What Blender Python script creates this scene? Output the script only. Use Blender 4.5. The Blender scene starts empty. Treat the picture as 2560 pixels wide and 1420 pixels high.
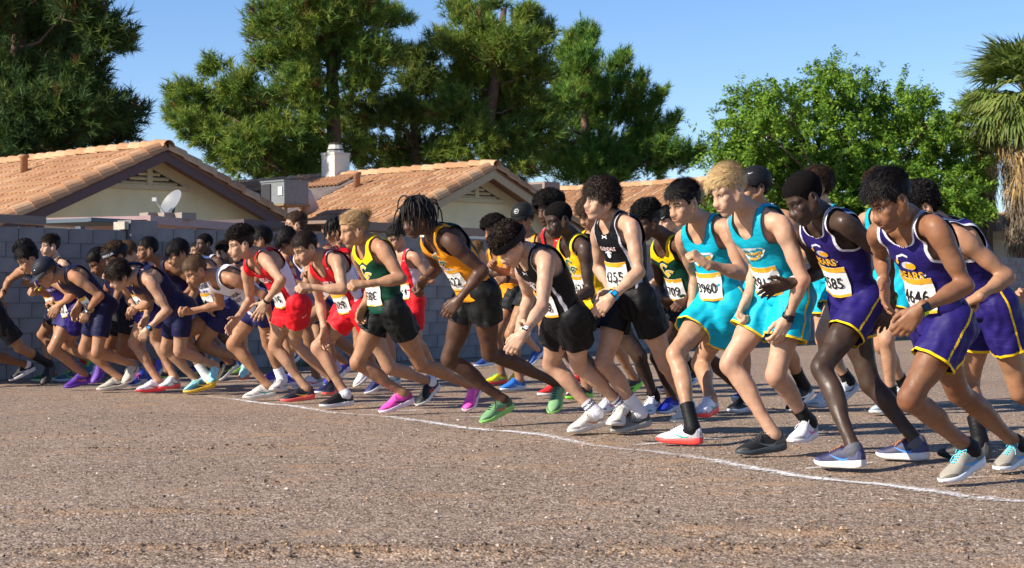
import bpy, math, random
import numpy as np
from mathutils import Vector, Matrix
from mathutils.bvhtree import BVHTree

sc = bpy.context.scene
COL = sc.collection
rng = np.random.default_rng(7)
random.seed(7)
V3 = lambda *a: np.array(a, float)

# ------------------------------------------------------------ camera
F_PX, EYE, ROLL = 4400.0, 0.86, 0.0064
cam_d = bpy.data.cameras.new('camera'); cam = bpy.data.objects.new('camera', cam_d); COL.objects.link(cam)
cam_d.sensor_fit = 'HORIZONTAL'; cam_d.sensor_width = 36.0; cam_d.lens = 36.0 * F_PX / 2560.0
cam_d.clip_start = 0.1; cam_d.clip_end = 4000.0
pit = math.atan(35.0 / F_PX)
f0 = V3(0, math.cos(pit), math.sin(pit)); u0 = V3(0, -math.sin(pit), math.cos(pit)); r0 = V3(1, 0, 0)
cr = math.cos(ROLL) * r0 - math.sin(ROLL) * u0; cu = math.sin(ROLL) * r0 + math.cos(ROLL) * u0
m4 = Matrix.Identity(4)
for i in range(3):
    m4[i][0] = cr[i]; m4[i][1] = cu[i]; m4[i][2] = -f0[i]
m4[2][3] = EYE
cam.matrix_world = m4
cam_d.dof.use_dof = True; cam_d.dof.focus_distance = 10.5; cam_d.dof.aperture_fstop = 9.0
sc.camera = cam

# ------------------------------------------------------------ sky and sun (sun from the left, a little behind the camera)
SUN_AZ, SUN_EL = 26.0, 31.0          # degrees: turned from image-left towards the camera, height
a, e = math.radians(SUN_AZ), math.radians(SUN_EL)
to_sun = Vector((-math.cos(a) * math.cos(e), -math.sin(a) * math.cos(e), math.sin(e)))
w = bpy.data.worlds.new('World'); sc.world = w; w.use_nodes = True
nt = w.node_tree; nt.nodes.clear()
sky = nt.nodes.new('ShaderNodeTexSky'); sky.sky_type = 'NISHITA'; sky.sun_disc = False
sky.sun_elevation = e; sky.sun_rotation = math.atan2(to_sun.x, to_sun.y)
sky.air_density = 1.0; sky.dust_density = 0.0; sky.ozone_density = 3.0; sky.altitude = 1500
bg = nt.nodes.new('ShaderNodeBackground'); bg.inputs['Strength'].default_value = 0.09
wo = nt.nodes.new('ShaderNodeOutputWorld')
hs = nt.nodes.new('ShaderNodeHueSaturation'); hs.inputs['Saturation'].default_value = 1.12; nt.links.new(sky.outputs[0], hs.inputs['Color']); tn = nt.nodes.new('ShaderNodeVectorMath'); tn.operation = 'MULTIPLY'; tn.inputs[1].default_value = (1.03, .985, 1.06); nt.links.new(hs.outputs[0], tn.inputs[0]); nt.links.new(tn.outputs[0], bg.inputs['Color']); nt.links.new(bg.outputs[0], wo.inputs['Surface'])
sd = bpy.data.lights.new('sun', 'SUN'); so = bpy.data.objects.new('sun', sd); COL.objects.link(so)
sd.energy = 4.8; sd.angle = math.radians(0.5); sd.color = (1.0, 0.90, 0.75)
so.rotation_euler = to_sun.to_track_quat('Z', 'Y').to_euler(); so.location = (-20, -10, 20)
sc.view_settings.view_transform = 'Standard'; sc.view_settings.look = 'None'
sc.view_settings.exposure = 0.82; sc.view_settings.gamma = 1.0; sc.view_settings.use_curve_mapping = False
try:
    sc.cycles.max_bounces = 6; sc.cycles.diffuse_bounces = 3; sc.cycles.glossy_bounces = 2
    sc.cycles.transparent_max_bounces = 6; sc.cycles.use_denoising = True
except Exception:
    pass

# ------------------------------------------------------------ helpers
def tag(o, label=None, cat=None, group=None, kind=None):
    if label: o['label'] = label
    if cat: o['category'] = cat
    if group: o['group'] = group
    if kind: o['kind'] = kind
    return o

def empty(name, loc):
    o = bpy.data.objects.new(name, None); COL.objects.link(o); o.location = Vector(loc); o.empty_display_size = .1
    return o

def link(name, me, parent=None, loc=None):
    o = bpy.data.objects.new(name, me); COL.objects.link(o)
    if parent is not None:
        o.parent = parent
    if loc is not None: o.location = Vector(loc)
    return o

def mesh_np(name, V, faces, mats=(), midx=None, smooth=True, col=None):
    """faces: list of int arrays (n,3) / (n,4)"""
    V = np.asarray(V, np.float32)
    faces = [np.asarray(f, np.int32) for f in faces if len(f)]
    me = bpy.data.meshes.new(name)
    me.vertices.add(len(V)); me.vertices.foreach_set('co', V.ravel())
    if faces:
        tot = np.concatenate([np.full(len(f), f.shape[1], np.int32) for f in faces])
        loops = np.concatenate([f.ravel() for f in faces])
        me.loops.add(len(loops)); me.loops.foreach_set('vertex_index', loops)
        me.polygons.add(len(tot))
        st = np.concatenate([[0], np.cumsum(tot)[:-1]]).astype(np.int32)
        me.polygons.foreach_set('loop_start', st); me.polygons.foreach_set('loop_total', tot)
        if midx is not None: me.polygons.foreach_set('material_index', np.asarray(midx, np.int32))
        me.polygons.foreach_set('use_smooth', np.full(len(tot), smooth))
    for m in mats: me.materials.append(m)
    if col is not None:
        at = me.color_attributes.new('Col', 'FLOAT_COLOR', 'POINT')
        c = np.ones((len(V), 4), np.float32); c[:, :3] = col
        at.data.foreach_set('color', c.ravel())
    me.update(calc_edges=True)
    return me

class MB:
    """collects boxes, tubes, sheets and joins them into one mesh"""
    def __init__(s): s.V = []; s.Fq = []; s.Ft = []; s.n = 0; s.mq = []; s.mt = []
    def add(s, V, q=None, t=None, m=0):
        V = np.asarray(V, float)
        if q is not None and len(q): q = np.asarray(q) + s.n; s.Fq.append(q); s.mq.append(np.full(len(q), m))
        if t is not None and len(t): t = np.asarray(t) + s.n; s.Ft.append(t); s.mt.append(np.full(len(t), m))
        s.V.append(V); s.n += len(V)
    def box(s, c, size, ax=None, m=0):
        c = np.asarray(c, float); h = np.asarray(size, float) / 2
        ax = np.eye(3) if ax is None else np.asarray(ax, float)
        V = np.array([c + ax[0] * x * h[0] + ax[1] * y * h[1] + ax[2] * z * h[2] for x in (-1, 1) for y in (-1, 1) for z in (-1, 1)])
        s.add(V, [[0, 1, 3, 2], [4, 6, 7, 5], [0, 4, 5, 1], [2, 3, 7, 6], [0, 2, 6, 4], [1, 5, 7, 3]], m=m)
    def tube(s, P, r, n=6, m=0, cap=True, flat=1.0):
        P = np.asarray(P, float); r = np.broadcast_to(np.asarray(r, float), (len(P),))
        T = np.gradient(P, axis=0); T /= np.linalg.norm(T, axis=1)[:, None] + 1e-9
        up = V3(0, 0, 1) if abs(T[0][2]) < .9 else V3(1, 0, 0)
        V = []
        for i in range(len(P)):
            x = np.cross(T[i], up); x /= np.linalg.norm(x) + 1e-9; y = np.cross(x, T[i]); up = y
            for k in range(n):
                an = 2 * math.pi * k / n
                V.append(P[i] + (x * math.cos(an) + y * math.sin(an) * flat) * r[i])
        q = [[i * n + k, i * n + (k + 1) % n, (i + 1) * n + (k + 1) % n, (i + 1) * n + k] for i in range(len(P) - 1) for k in range(n)]
        t = []
        if cap:
            V += [P[0], P[-1]]; c0 = len(V) - 2; b = (len(P) - 1) * n
            t = [[c0, (k + 1) % n, k] for k in range(n)] + [[c0 + 1, b + k, b + (k + 1) % n] for k in range(n)]
        s.add(V, q, t, m)
    def quad(s, a, b, c, d, m=0): s.add([a, b, c, d], [[0, 1, 2, 3]], m=m)
    def mesh(s, name, mats, smooth=False):
        V = np.concatenate(s.V) if s.V else np.zeros((0, 3))
        fs, mi = [], []
        if s.Fq: fs.append(np.concatenate(s.Fq)); mi.append(np.concatenate(s.mq))
        if s.Ft: fs.append(np.concatenate(s.Ft)); mi.append(np.concatenate(s.mt))
        return mesh_np(name, V, fs, mats if isinstance(mats, (list, tuple)) else [mats], np.concatenate(mi) if mi else None, smooth)
    def build(s, name, mats, parent=None, smooth=False, loc=None):
        return link(name, s.mesh(name, mats, smooth), parent, loc)

def nrm(v): v = np.asarray(v, float); return v / (np.linalg.norm(v) + 1e-12)

def noise3(P, scale, seed=0, octs=3):
    """cheap smooth value field in -1..1 for arrays of points"""
    r = np.random.default_rng(seed); out = 0; amp = 1; tot = 0
    for o in range(octs):
        acc = 0
        for k in range(4):
            d = r.normal(size=3); d /= np.linalg.norm(d); d *= (0.7 + .6 * r.random())
            acc = acc + np.sin((P @ d) * scale * 6.283 + r.random() * 6.283)
        out = out + amp * acc / 2.6; tot += amp; amp *= .5; scale *= 2.07
    return np.clip(out / tot, -1, 1)

# ------------------------------------------------------------ materials
def mat(name, color, rough=.6, spec=.4, noise=0.0, nscale=20.0, bump=0.0, bscale=200.0, sheen=0.0, metal=0.0, attr=False, coat=0.0, key_folds=False):
    m = bpy.data.materials.new(name); m.use_nodes = True
    n = m.node_tree.nodes; l = m.node_tree.links; p = n['Principled BSDF']
    p.inputs['Roughness'].default_value = rough; p.inputs['Specular IOR Level'].default_value = spec
    p.inputs['Metallic'].default_value = metal
    if sheen: p.inputs['Sheen Weight'].default_value = sheen
    if coat: p.inputs['Coat Weight'].default_value = coat
    tc = n.new('ShaderNodeTexCoord')
    src = None
    if attr:
        at = n.new('ShaderNodeAttribute'); at.attribute_name = 'Col'; src = at.outputs['Color']
    else:
        p.inputs['Base Color'].default_value = (*color, 1)
    if noise:
        tx = n.new('ShaderNodeTexNoise'); tx.inputs['Scale'].default_value = nscale; tx.inputs['Detail'].default_value = 5
        l.new(tc.outputs['Object'], tx.inputs['Vector'])
        mr = n.new('ShaderNodeMapRange'); mr.inputs['From Min'].default_value = .3; mr.inputs['From Max'].default_value = .7
        mr.inputs['To Min'].default_value = 1 - noise; mr.inputs['To Max'].default_value = 1 + noise
        l.new(tx.outputs['Fac'], mr.inputs['Value'])
        mx = n.new('ShaderNodeVectorMath'); mx.operation = 'SCALE'
        if src is not None: l.new(src, mx.inputs[0])
        else: mx.inputs[0].default_value = color
        l.new(mr.outputs[0], mx.inputs['Scale']); l.new(mx.outputs[0], p.inputs['Base Color'])
    elif src is not None: l.new(src, p.inputs['Base Color'])
    if attr and rough < .6:
        tr = n.new('ShaderNodeTexNoise'); tr.inputs['Scale'].default_value = 18; tr.inputs['Detail'].default_value = 4; l.new(tc.outputs['Object'], tr.inputs['Vector'])
        rr = n.new('ShaderNodeMapRange'); rr.inputs['From Min'].default_value = .35; rr.inputs['From Max'].default_value = .65; rr.inputs['To Min'].default_value = rough - .14; rr.inputs['To Max'].default_value = rough + .16
        l.new(tr.outputs['Fac'], rr.inputs['Value']); l.new(rr.outputs[0], p.inputs['Roughness'])
    if bump:
        if key_folds:
            mp = n.new('ShaderNodeMapping'); mp.inputs['Rotation'].default_value = (.5, .7, .3); mp.inputs['Scale'].default_value = (1, 1, 3.2); l.new(tc.outputs['Object'], mp.inputs[0])
        tb = n.new('ShaderNodeTexNoise'); tb.inputs['Scale'].default_value = bscale; tb.inputs['Detail'].default_value = 4
        l.new(mp.outputs[0] if key_folds else tc.outputs['Object'], tb.inputs['Vector'])
        b = n.new('ShaderNodeBump'); b.inputs['Strength'].default_value = bump; b.inputs['Distance'].default_value = .016 if key_folds else .01
        l.new(tb.outputs['Fac'], b.inputs['Height']); l.new(b.outputs[0], p.inputs['Normal'])
    return m

_mc = {}
def srgb(h):
    c = [int(h[i:i + 2], 16) / 255 for i in (0, 2, 4)]
    return tuple(x / 12.92 if x <= .04045 else ((x + .055) / 1.055) ** 2.4 for x in c)
def cloth(color, key='jersey_fabric'):
    k = ('c', color)
    if k not in _mc: _mc[k] = mat(key, color, rough=.6, spec=.22, noise=.10, nscale=14, bump=.42, bscale=10, key_folds=True)
    return _mc[k]
def plain(color, rough=.5, key='rubber', spec=.4):
    k = ('p', color, rough)
    if k not in _mc: _mc[k] = mat(key, color, rough=rough, spec=spec, noise=.08, nscale=40)
    return _mc[k]
def hair_mat(color):
    k = ('h', color)
    if k not in _mc: _mc[k] = mat('hair_fibre', color, rough=.55, spec=.16, noise=.35, nscale=60)
    return _mc[k]
# ------------------------------------------------------------ gravel lot
def gravel_material():
    m = bpy.data.materials.new('gravel'); m.use_nodes = True; n = m.node_tree.nodes; l = m.node_tree.links; p = n['Principled BSDF']
    p.inputs['Roughness'].default_value = .92; p.inputs['Specular IOR Level'].default_value = .2
    tc = n.new('ShaderNodeTexCoord'); C = tc.outputs['Object']
    def noise(scale, det=4, vec=C, rough=.6):
        t = n.new('ShaderNodeTexNoise'); t.inputs['Scale'].default_value = scale; t.inputs['Detail'].default_value = det; t.inputs['Roughness'].default_value = rough; l.new(vec, t.inputs['Vector']); return t.outputs['Fac']
    def ramp(fac, stops):
        r = n.new('ShaderNodeValToRGB'); e = r.color_ramp.elements
        while len(e) < len(stops): e.new(.5)
        for x, (pos, c) in zip(e, stops): x.position = pos; x.color = (*c, 1)
        l.new(fac, r.inputs[0]); return r.outputs[0]
    def mix(fac, a_, b_, mode='MIX'):
        x = n.new('ShaderNodeMix'); x.data_type = 'RGBA'; x.blend_type = mode
        if hasattr(fac, 'links'): l.new(fac, x.inputs[0])
        else: x.inputs[0].default_value = fac
        for i, v in ((6, a_), (7, b_)):
            if hasattr(v, 'links'): l.new(v, x.inputs[i])
            else: x.inputs[i].default_value = (*v, 1)
        return x.outputs[2]
    vo = n.new('ShaderNodeTexVoronoi'); vo.inputs['Scale'].default_value = 95; l.new(C, vo.inputs['Vector'])
    vo2 = n.new('ShaderNodeTexVoronoi'); vo2.inputs['Scale'].default_value = 42; l.new(C, vo2.inputs['Vector'])
    sep = n.new('ShaderNodeSeparateColor'); l.new(vo.outputs['Color'], sep.inputs[0])
    stones = ramp(sep.outputs[0], [(0, (.060, .043, .033)), (.3, (.165, .121, .088)), (.62, (.305, .230, .167)), (.9, (.43, .345, .265)), (1, (.66, .59, .49))])
    sep2 = n.new('ShaderNodeSeparateColor'); l.new(vo2.outputs['Color'], sep2.inputs[0])
    stones2 = ramp(sep2.outputs[1], [(0, (.075, .05, .04)), (.5, (.27, .19, .14)), (1, (.50, .39, .32))])
    col = mix(.35, stones, stones2)
    broad = noise(.35, 4); col = mix(1.0, col, ramp(broad, [(.3, (.88, .86, .86)), (.7, (1.12, 1.08, 1.05))]), 'MULTIPLY')
    # sandy patches, stretched along the lot
    mp = n.new('ShaderNodeMapping'); mp.inputs['Rotation'].default_value = (0, 0, math.radians(8)); mp.inputs['Scale'].default_value = (1.3, 3.0, 1); l.new(C, mp.inputs[0])
    sand = noise(1.25, 6, mp.outputs[0], .62)
    smask = ramp(sand, [(.555, (0, 0, 0)), (.68, (1, 1, 1))])
    at = n.new('ShaderNodeAttribute'); at.attribute_name = 'Col'
    sm = n.new('ShaderNodeMath'); sm.operation = 'MAXIMUM'
    mu = n.new('ShaderNodeMath'); mu.operation = 'MULTIPLY'; mu.inputs[1].default_value = .5; l.new(smask, mu.inputs[0]); l.new(mu.outputs[0], sm.inputs[0])
    sp = n.new('ShaderNodeSeparateColor'); l.new(at.outputs['Color'], sp.inputs[0]); rg = n.new('ShaderNodeMath'); rg.operation = 'MULTIPLY'; l.new(sp.outputs[0], rg.inputs[0]); l.new(ramp(noise(6, 6, C, .75), [(.38, (.1, .1, .1)), (.62, (1, 1, 1))]), rg.inputs[1]); l.new(rg.outputs[0], sm.inputs[1])
    fine = noise(160, 2); sandc = ramp(fine, [(.3, (.36, .20, .10)), (.7, (.52, .32, .17))])
    col = mix(sm.outputs[0], col, sandc)
    l.new(col, p.inputs['Base Color'])
    b1 = n.new('ShaderNodeBump'); b1.inputs['Strength'].default_value = .7; b1.inputs['Distance'].default_value = .008; b1.invert = True; l.new(vo.outputs['Distance'], b1.inputs['Height'])
    b2 = n.new('ShaderNodeBump'); b2.inputs['Strength'].default_value = .35; b2.inputs['Distance'].default_value = .02; l.new(noise(23, 6), b2.inputs['Height']); l.new(b1.outputs[0], b2.inputs['Normal'])
    l.new(b2.outputs[0], p.inputs['Normal'])
    return m
GRAVEL = gravel_material()
# ridges scraped up in the lot: (centre x, centre y, length, width, height, direction deg)
RIDGES = [(-.55, 5.95, 1.9, .09, .022, 4), (.75, 6.02, 1.6, .10, .018, 9), (-1.25, 6.1, .9, .06, .016, 2), (-.35, 5.45, 1.0, .14, .010, 14), (1.15, 6.45, .9, .12, .014, 8),
          (-1.5, 7.2, 1.2, .10, .012, 6), (-1.9, 10.2, 1.6, .16, .014, 3), (-.4, 7.7, .6, .12, .008, 5), (.45, 7.6, .5, .12, .008, 4), (.2, 6.7, .6, .1, .008, 5), (-1.1, 8.4, .6, .12, .008, 4), (-2.9, 11.2, .7, .14, .008, 4), (.1, 9.0, .6, .1, .007, 10), (-.9, 9.2, .7, .1, .007, 3)]
def lot_height(P):
    z = noise3(np.c_[P, 0 * P[:, 0]], .55, 3, 3) * .010 + noise3(np.c_[P, 0 * P[:, 0]], 3.5, 4, 2) * .004
    s = np.zeros(len(P))
    wob = noise3(np.c_[P, 0 * P[:, 0]], 1.6, 8, 3)
    for cx, cy, L, W, H, dg in RIDGES:
        a_ = math.radians(dg); x = (P[:, 0] - cx) * math.cos(a_) + (P[:, 1] - cy) * math.sin(a_); y = -(P[:, 0] - cx) * math.sin(a_) + (P[:, 1] - cy) * math.cos(a_) + wob * W * 1.1
        e_ = np.exp(-(x / L * 2) ** 4) * np.exp(-(y / W) ** 2) * (.55 + .45 * np.clip(wob * 1.8 + .4, -.6, 1))
        z += H * e_; s = np.maximum(s, np.clip(e_ * 1.1 - .22, 0, .6))
    return z, s
# one sheet: fine near the camera, coarse to the horizon
ys = np.concatenate([np.arange(2.5, 12, .045), np.arange(12, 24, .16), np.geomspace(24, 900, 26)])
xs0 = np.linspace(-1, 1, 241); V = []
for y in ys: V.append(np.c_[xs0 * (abs(y) * .42 + 1.2) * (1 if y < 24 else 1 + (y - 24) / 60), np.full(241, y)])
ext = np.concatenate([np.c_[xs0 * 600, np.full(241, -600.)], np.c_[xs0 * 30, np.full(241, -10.)]])
V = np.concatenate([ext] + V); z, sand_m = lot_height(V); near = np.clip((20 - V[:, 1]) / 4, 0, 1) * (V[:, 1] > 0); z = z * near - .004
nr, nc = len(ys) + 2, 241
i = np.arange(nr - 1)[:, None] * nc; j = np.arange(nc - 1)[None]
Q = np.stack([i + j, i + j + 1, i + nc + j + 1, i + nc + j], -1).reshape(-1, 4)
gr = link('ground', mesh_np('ground', np.c_[V, z], [Q], [GRAVEL], col=np.c_[sand_m * near, sand_m * 0, sand_m * 0])); tag(gr, kind='structure')

# chalk lines: a long curved start line and short ticks, ragged powder on the gravel
def chalk_material():
    m = bpy.data.materials.new('chalk_powder'); m.use_nodes = True; n = m.node_tree.nodes; l = m.node_tree.links; p = n['Principled BSDF']
    p.inputs['Roughness'].default_value = 1; p.inputs['Base Color'].default_value = (.80, .79, .80, 1)
    at = n.new('ShaderNodeAttribute'); at.attribute_name = 'Col'; tc = n.new('ShaderNodeTexCoord')
    vo = n.new('ShaderNodeTexVoronoi'); vo.inputs['Scale'].default_value = 80; l.new(tc.outputs['Object'], vo.inputs['Vector'])
    no = n.new('ShaderNodeTexNoise'); no.inputs['Scale'].default_value = 14; no.inputs['Detail'].default_value = 5; l.new(tc.outputs['Object'], no.inputs['Vector'])
    sp = n.new('ShaderNodeSeparateColor'); l.new(vo.outputs['Color'], sp.inputs[0])
    a1 = n.new('ShaderNodeMath'); a1.operation = 'ADD'; l.new(sp.outputs[0], a1.inputs[0]); l.new(no.outputs['Fac'], a1.inputs[1])
    s2 = n.new('ShaderNodeSeparateColor'); l.new(at.outputs['Color'], s2.inputs[0])
    a2 = n.new('ShaderNodeMath'); a2.operation = 'MULTIPLY_ADD'; a2.inputs[1].default_value = 1.75; l.new(s2.outputs[0], a2.inputs[0]); l.new(a1.outputs[0], a2.inputs[2])
    mr = n.new('ShaderNodeMapRange'); mr.inputs['From Min'].default_value = 1.75; mr.inputs['From Max'].default_value = 2.75; l.new(a2.outputs[0], mr.inputs['Value'])
    l.new(mr.outputs[0], p.inputs['Alpha']); return m
CHALK = chalk_material()
def chalk(name, pts, w_, dens):
    pts = np.array(pts, float); d = np.r_[0, np.cumsum(np.linalg.norm(np.diff(pts, axis=0), axis=1))]; s = np.arange(0, d[-1], .05); P = np.c_[np.interp(s, d, pts[:, 0]), np.interp(s, d, pts[:, 1])]
    kk = np.ones(21) / 21; P = np.stack([np.convolve(np.pad(P[:, i], 10, mode='reflect', reflect_type='odd'), kk, 'valid') for i in (0, 1)], 1)
    T = np.gradient(P, axis=0); T /= np.linalg.norm(T, axis=1)[:, None]; N = np.c_[-T[:, 1], T[:, 0]]; V, c = [], []
    ends = np.clip(np.minimum(s, d[-1] - s) / .2, 0, 1)
    for k in (-2, -1, 0, 1, 2):
        V.append(P + N * w_ * k / 2 * (1 + .15 * np.sin(s * 3 + k))[:, None]); c.append((1.0 - .5 * abs(k)) * dens * ends * (.85 + .2 * np.sin(s * 1.7)))
    n_ = len(s); V = np.concatenate(V); z, _ = lot_height(V); z = z * np.clip((20 - V[:, 1]) / 4, 0, 1) + .002
    i = np.arange(4)[:, None] * n_; j = np.arange(n_ - 1)[None]; Q = np.stack([i + j, i + n_ + j, i + n_ + j + 1, i + j + 1], -1).reshape(-1, 4)
    c = np.concatenate(c); c = c * (np.clip((17.2 - V[:, 1]) / 3, 0, 1) * .5 + .5 if name == 'start_line' else 1)
    o = link(name, mesh_np(name, np.c_[V, z], [Q[:, ::-1]], [CHALK], col=np.c_[c, c, c])); tag(o, kind='structure')
chalk('start_line', [(-5.38, 17.66), (-4.86, 17.51), (-4.03, 17.18), (-3.23, 16.50), (-2.34, 15.11), (-1.58, 13.83), (-1.13, 13.03), (-0.62, 12.35), (-0.16, 11.49), (0.29, 10.76), (0.59, 10.13), (0.90, 9.48), (1.20, 8.87), (1.50, 8.30), (1.74, 7.85), (1.89, 7.47), (1.98, 7.30), (2.14, 7.28), (2.6, 7.27)], .11, .95)
chalk('line_tick', [(-1.26, 13.80), (-0.92, 13.47), (-0.60, 13.78)], 0.050, 0.80)
chalk('line_tick', [(-0.52, 12.59), (-0.24, 12.60), (0.02, 13.01)], 0.060, 0.75)
chalk('line_tick', [(0.60, 10.27), (0.95, 10.50), (1.35, 10.87)], 0.050, 0.95)
chalk('line_tick', [(1.46, 9.48), (1.65, 9.62), (1.75, 9.66)], 0.050, 0.70)
chalk('line_tick', [(1.35, 8.76), (1.54, 8.85), (1.98, 9.21)], 0.050, 0.85)
chalk('line_tick', [(1.92, 8.17), (2.17, 8.26), (2.40, 8.40)], 0.050, 0.90)
chalk('line_tick', [(-2.56, 15.62), (-2.29, 15.72), (-2.11, 15.96)], 0.050, 0.70)
chalk('line_tick', [(-4.14, 17.66), (-3.73, 17.60), (-3.49, 17.82)], 0.050, 0.70)
# clods of dry soil along the scraped ridges
def stones(name, x, y, sz, cols, seed, lift=.1):
    r = np.random.default_rng(seed); n_ = len(x)
    ico = np.array([(0, 0, 1), (.9, 0, .3), (.28, .85, .3), (-.72, .53, .3), (-.72, -.53, .3), (.28, -.85, .3), (0, 0, -.6)], float)
    icf = np.array([[0, 1, 2], [0, 2, 3], [0, 3, 4], [0, 4, 5], [0, 5, 1], [6, 2, 1], [6, 3, 2], [6, 4, 3], [6, 5, 4], [6, 1, 5]])
    z, _ = lot_height(np.c_[x, y]); an = r.random(n_) * 6.28; ca, sa = np.cos(an), np.sin(an)
    X = ico[None] * (1 + .35 * r.normal(size=(n_, 7, 1))) * (sz[:, None, None] * (.6 + .8 * r.random((n_, 1, 3))))
    X = np.stack([X[..., 0] * ca[:, None] - X[..., 1] * sa[:, None], X[..., 0] * sa[:, None] + X[..., 1] * ca[:, None], X[..., 2] * .75], -1) + np.stack([x, y, z + sz * lift], -1)[:, None]
    cc = np.array(cols)[r.integers(0, len(cols), n_)] * (.8 + .4 * r.random((n_, 1)))
    tag(link(name, mesh_np(name, X.reshape(-1, 3), [(np.arange(n_)[:, None, None] * 7 + icf[None]).reshape(-1, 3)], [mat(name, (.3, .2, .2), rough=.95, attr=True)], smooth=False, col=np.repeat(cc, 7, 0))), kind='stuff')
r = np.random.default_rng(15); xs_, ys_, ss_ = [], [], []
for cx, cy, L, W, H, dg in RIDGES:
    k = int(230 * L * H / .02); t = r.normal(size=k) * .34 * L; t = np.round(t * 2.2 + r.normal(size=k) * .35) / 2.2 + r.normal(size=k) * .11; u = r.normal(size=k) * W * (.5 + .8 * r.random(k)); a_ = math.radians(dg)
    xs_.append(cx + t * math.cos(a_) - u * math.sin(a_)); ys_.append(cy + t * math.sin(a_) + u * math.cos(a_)); ss_.append(.003 + .008 * r.random(k) ** 2 * min(1, H / .014))
stones('clods', np.concatenate(xs_), np.concatenate(ys_), np.concatenate(ss_), [(.36, .24, .14), (.27, .19, .12), (.18, .125, .09), (.10, .07, .055)], 16)
# loose pebbles
r = np.random.default_rng(5); n_ = 9000
y = 4.6 + 9 * r.random(n_) ** 1.7; x = (r.random(n_) * 2 - 1) * (y * .32 + .4); sz = .0035 + .006 * r.random(n_) ** 3
stones('pebbles', x, y, sz, [(.10, .07, .06), (.24, .17, .135), (.36, .275, .22), (.52, .45, .39), (.17, .12, .095)], 17)
# ------------------------------------------------------------ helpers to stand things where the photo shows them
def px_ray(px, py):
    d = f0 * F_PX + cr * (px - 1280) - cu * (py - 710); return d / d[1]
def at_depth(px, py, y): return V3(0, 0, EYE) + px_ray(px, py) * y

# ------------------------------------------------------------ block walls
BLOCK = [mat('block_grey', c, rough=.95, spec=.15, noise=.20, nscale=3.5, bump=.35, bscale=90) for c in ((.225, .212, .212), (.245, .232, .232), (.203, .193, .195))]
MORTAR = mat('mortar', (.11, .105, .105), rough=1, noise=.1)
_box = {}
def box_mesh(size, m, name):
    k = (tuple(round(x, 4) for x in size), m.name)
    if k not in _box:
        b = MB(); b.box((0, 0, 0), size); me = b.mesh(name, m)
        _box[k] = me
    return _box[k]
def put(name, me, parent, R, p):
    o = link(name, me, parent); M = Matrix.Identity(4)
    for i in range(3):
        for j in range(3): M[i][j] = R[i][j]
        M[i][3] = p[i]
    o.matrix_local = M; return o
WALL_A = math.radians(51.6)
wd = V3(math.cos(WALL_A), math.sin(WALL_A), 0); wn = V3(wd[1], -wd[0], 0); WR = np.stack([wd, -wn, V3(0, 0, 1)], 1)
W0 = V3(-5.906, 18.819, 0)
def block_wall(s0, s1, course, rows, label, extra=0):
    base = W0 + wd * s0; root = empty('block_wall', base); tag(root, label, 'block wall')
    L = s1 - s0; Hh = course * rows; core = MB(); core.box((0, 0, 0), (L, .13, Hh - .004)); o = core.build('mortar_core', MORTAR, root); 
    M = Matrix.Identity(4)
    cpos = wd * L / 2 - wn * .075 + V3(0, 0, Hh / 2 - .006)
    for i in range(3):
        for j in range(3): M[i][j] = WR[i][j]
        M[i][3] = cpos[i]
    o.matrix_local = M
    bl, jt = course * 2, .009; spots = []
    for rw in range(rows):
        off = 0 if rw % 2 else bl / 2; k = 0
        x = -off
        while x < L:
            a_, b_ = max(x, 0), min(x + bl, L)
            if b_ - a_ > .05: spots.append((a_, b_, rw))
            x += bl
    cam_d_ = lambda s: np.linalg.norm((base + wd * (s[0] + s[1]) / 2)[:2])
    vis = [s for s in spots]; vis.sort(key=lambda s: (cam_d_(s), -s[2]))
    rest = MB(); r = random.Random(3)
    for n_, (a_, b_, rw) in enumerate(vis):
        dy = r.uniform(-.004, .004); p = wd * (a_ + b_) / 2 - wn * (.075 + dy) + V3(0, 0, (rw + .5) * course); sz = (b_ - a_ - jt, .158, course - (.006 if rw < rows - 1 else .003))
        if n_ < 298: put('block', box_mesh(sz, BLOCK[r.randrange(3)], 'block'), root, WR, p)
        else: rest.box(p, sz, WR.T)
    if rest.n: tag(rest.build('blocks', BLOCK[0], root), kind='stuff')
    return root
block_wall(-1.6, 2.245, .168, 10, 'grey block wall at the left ending at the taller pilaster')
right_w = block_wall(2.27, 32.0, .1725, 10, 'long grey block wall running away behind the whole row of runners')
pil = empty('wall_pilaster', W0 + wd * 2.27 + wn * .03); tag(pil, 'grey block pilaster with a pale mortar patch where the two walls meet', 'pilaster')
for k in range(10):
    put('block', box_mesh((.40, .24, .1785), BLOCK[k % 3], 'block'), pil, WR, wd * .2 - wn * .09 + V3(0, 0,   .092 + k * .180))
b = MB(); b.box((0, 0, 0), (.06, .20, .09)); o = b.build('mortar_patch', mat('pale_mortar', (.40, .37, .31), rough=1, noise=.15), pil); o.matrix_local = Matrix.Translation(Vector(wd * -.055 - wn * .08 + V3(0, 0, 1.735))) @ Matrix(WR.tolist()).to_4x4()

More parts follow.
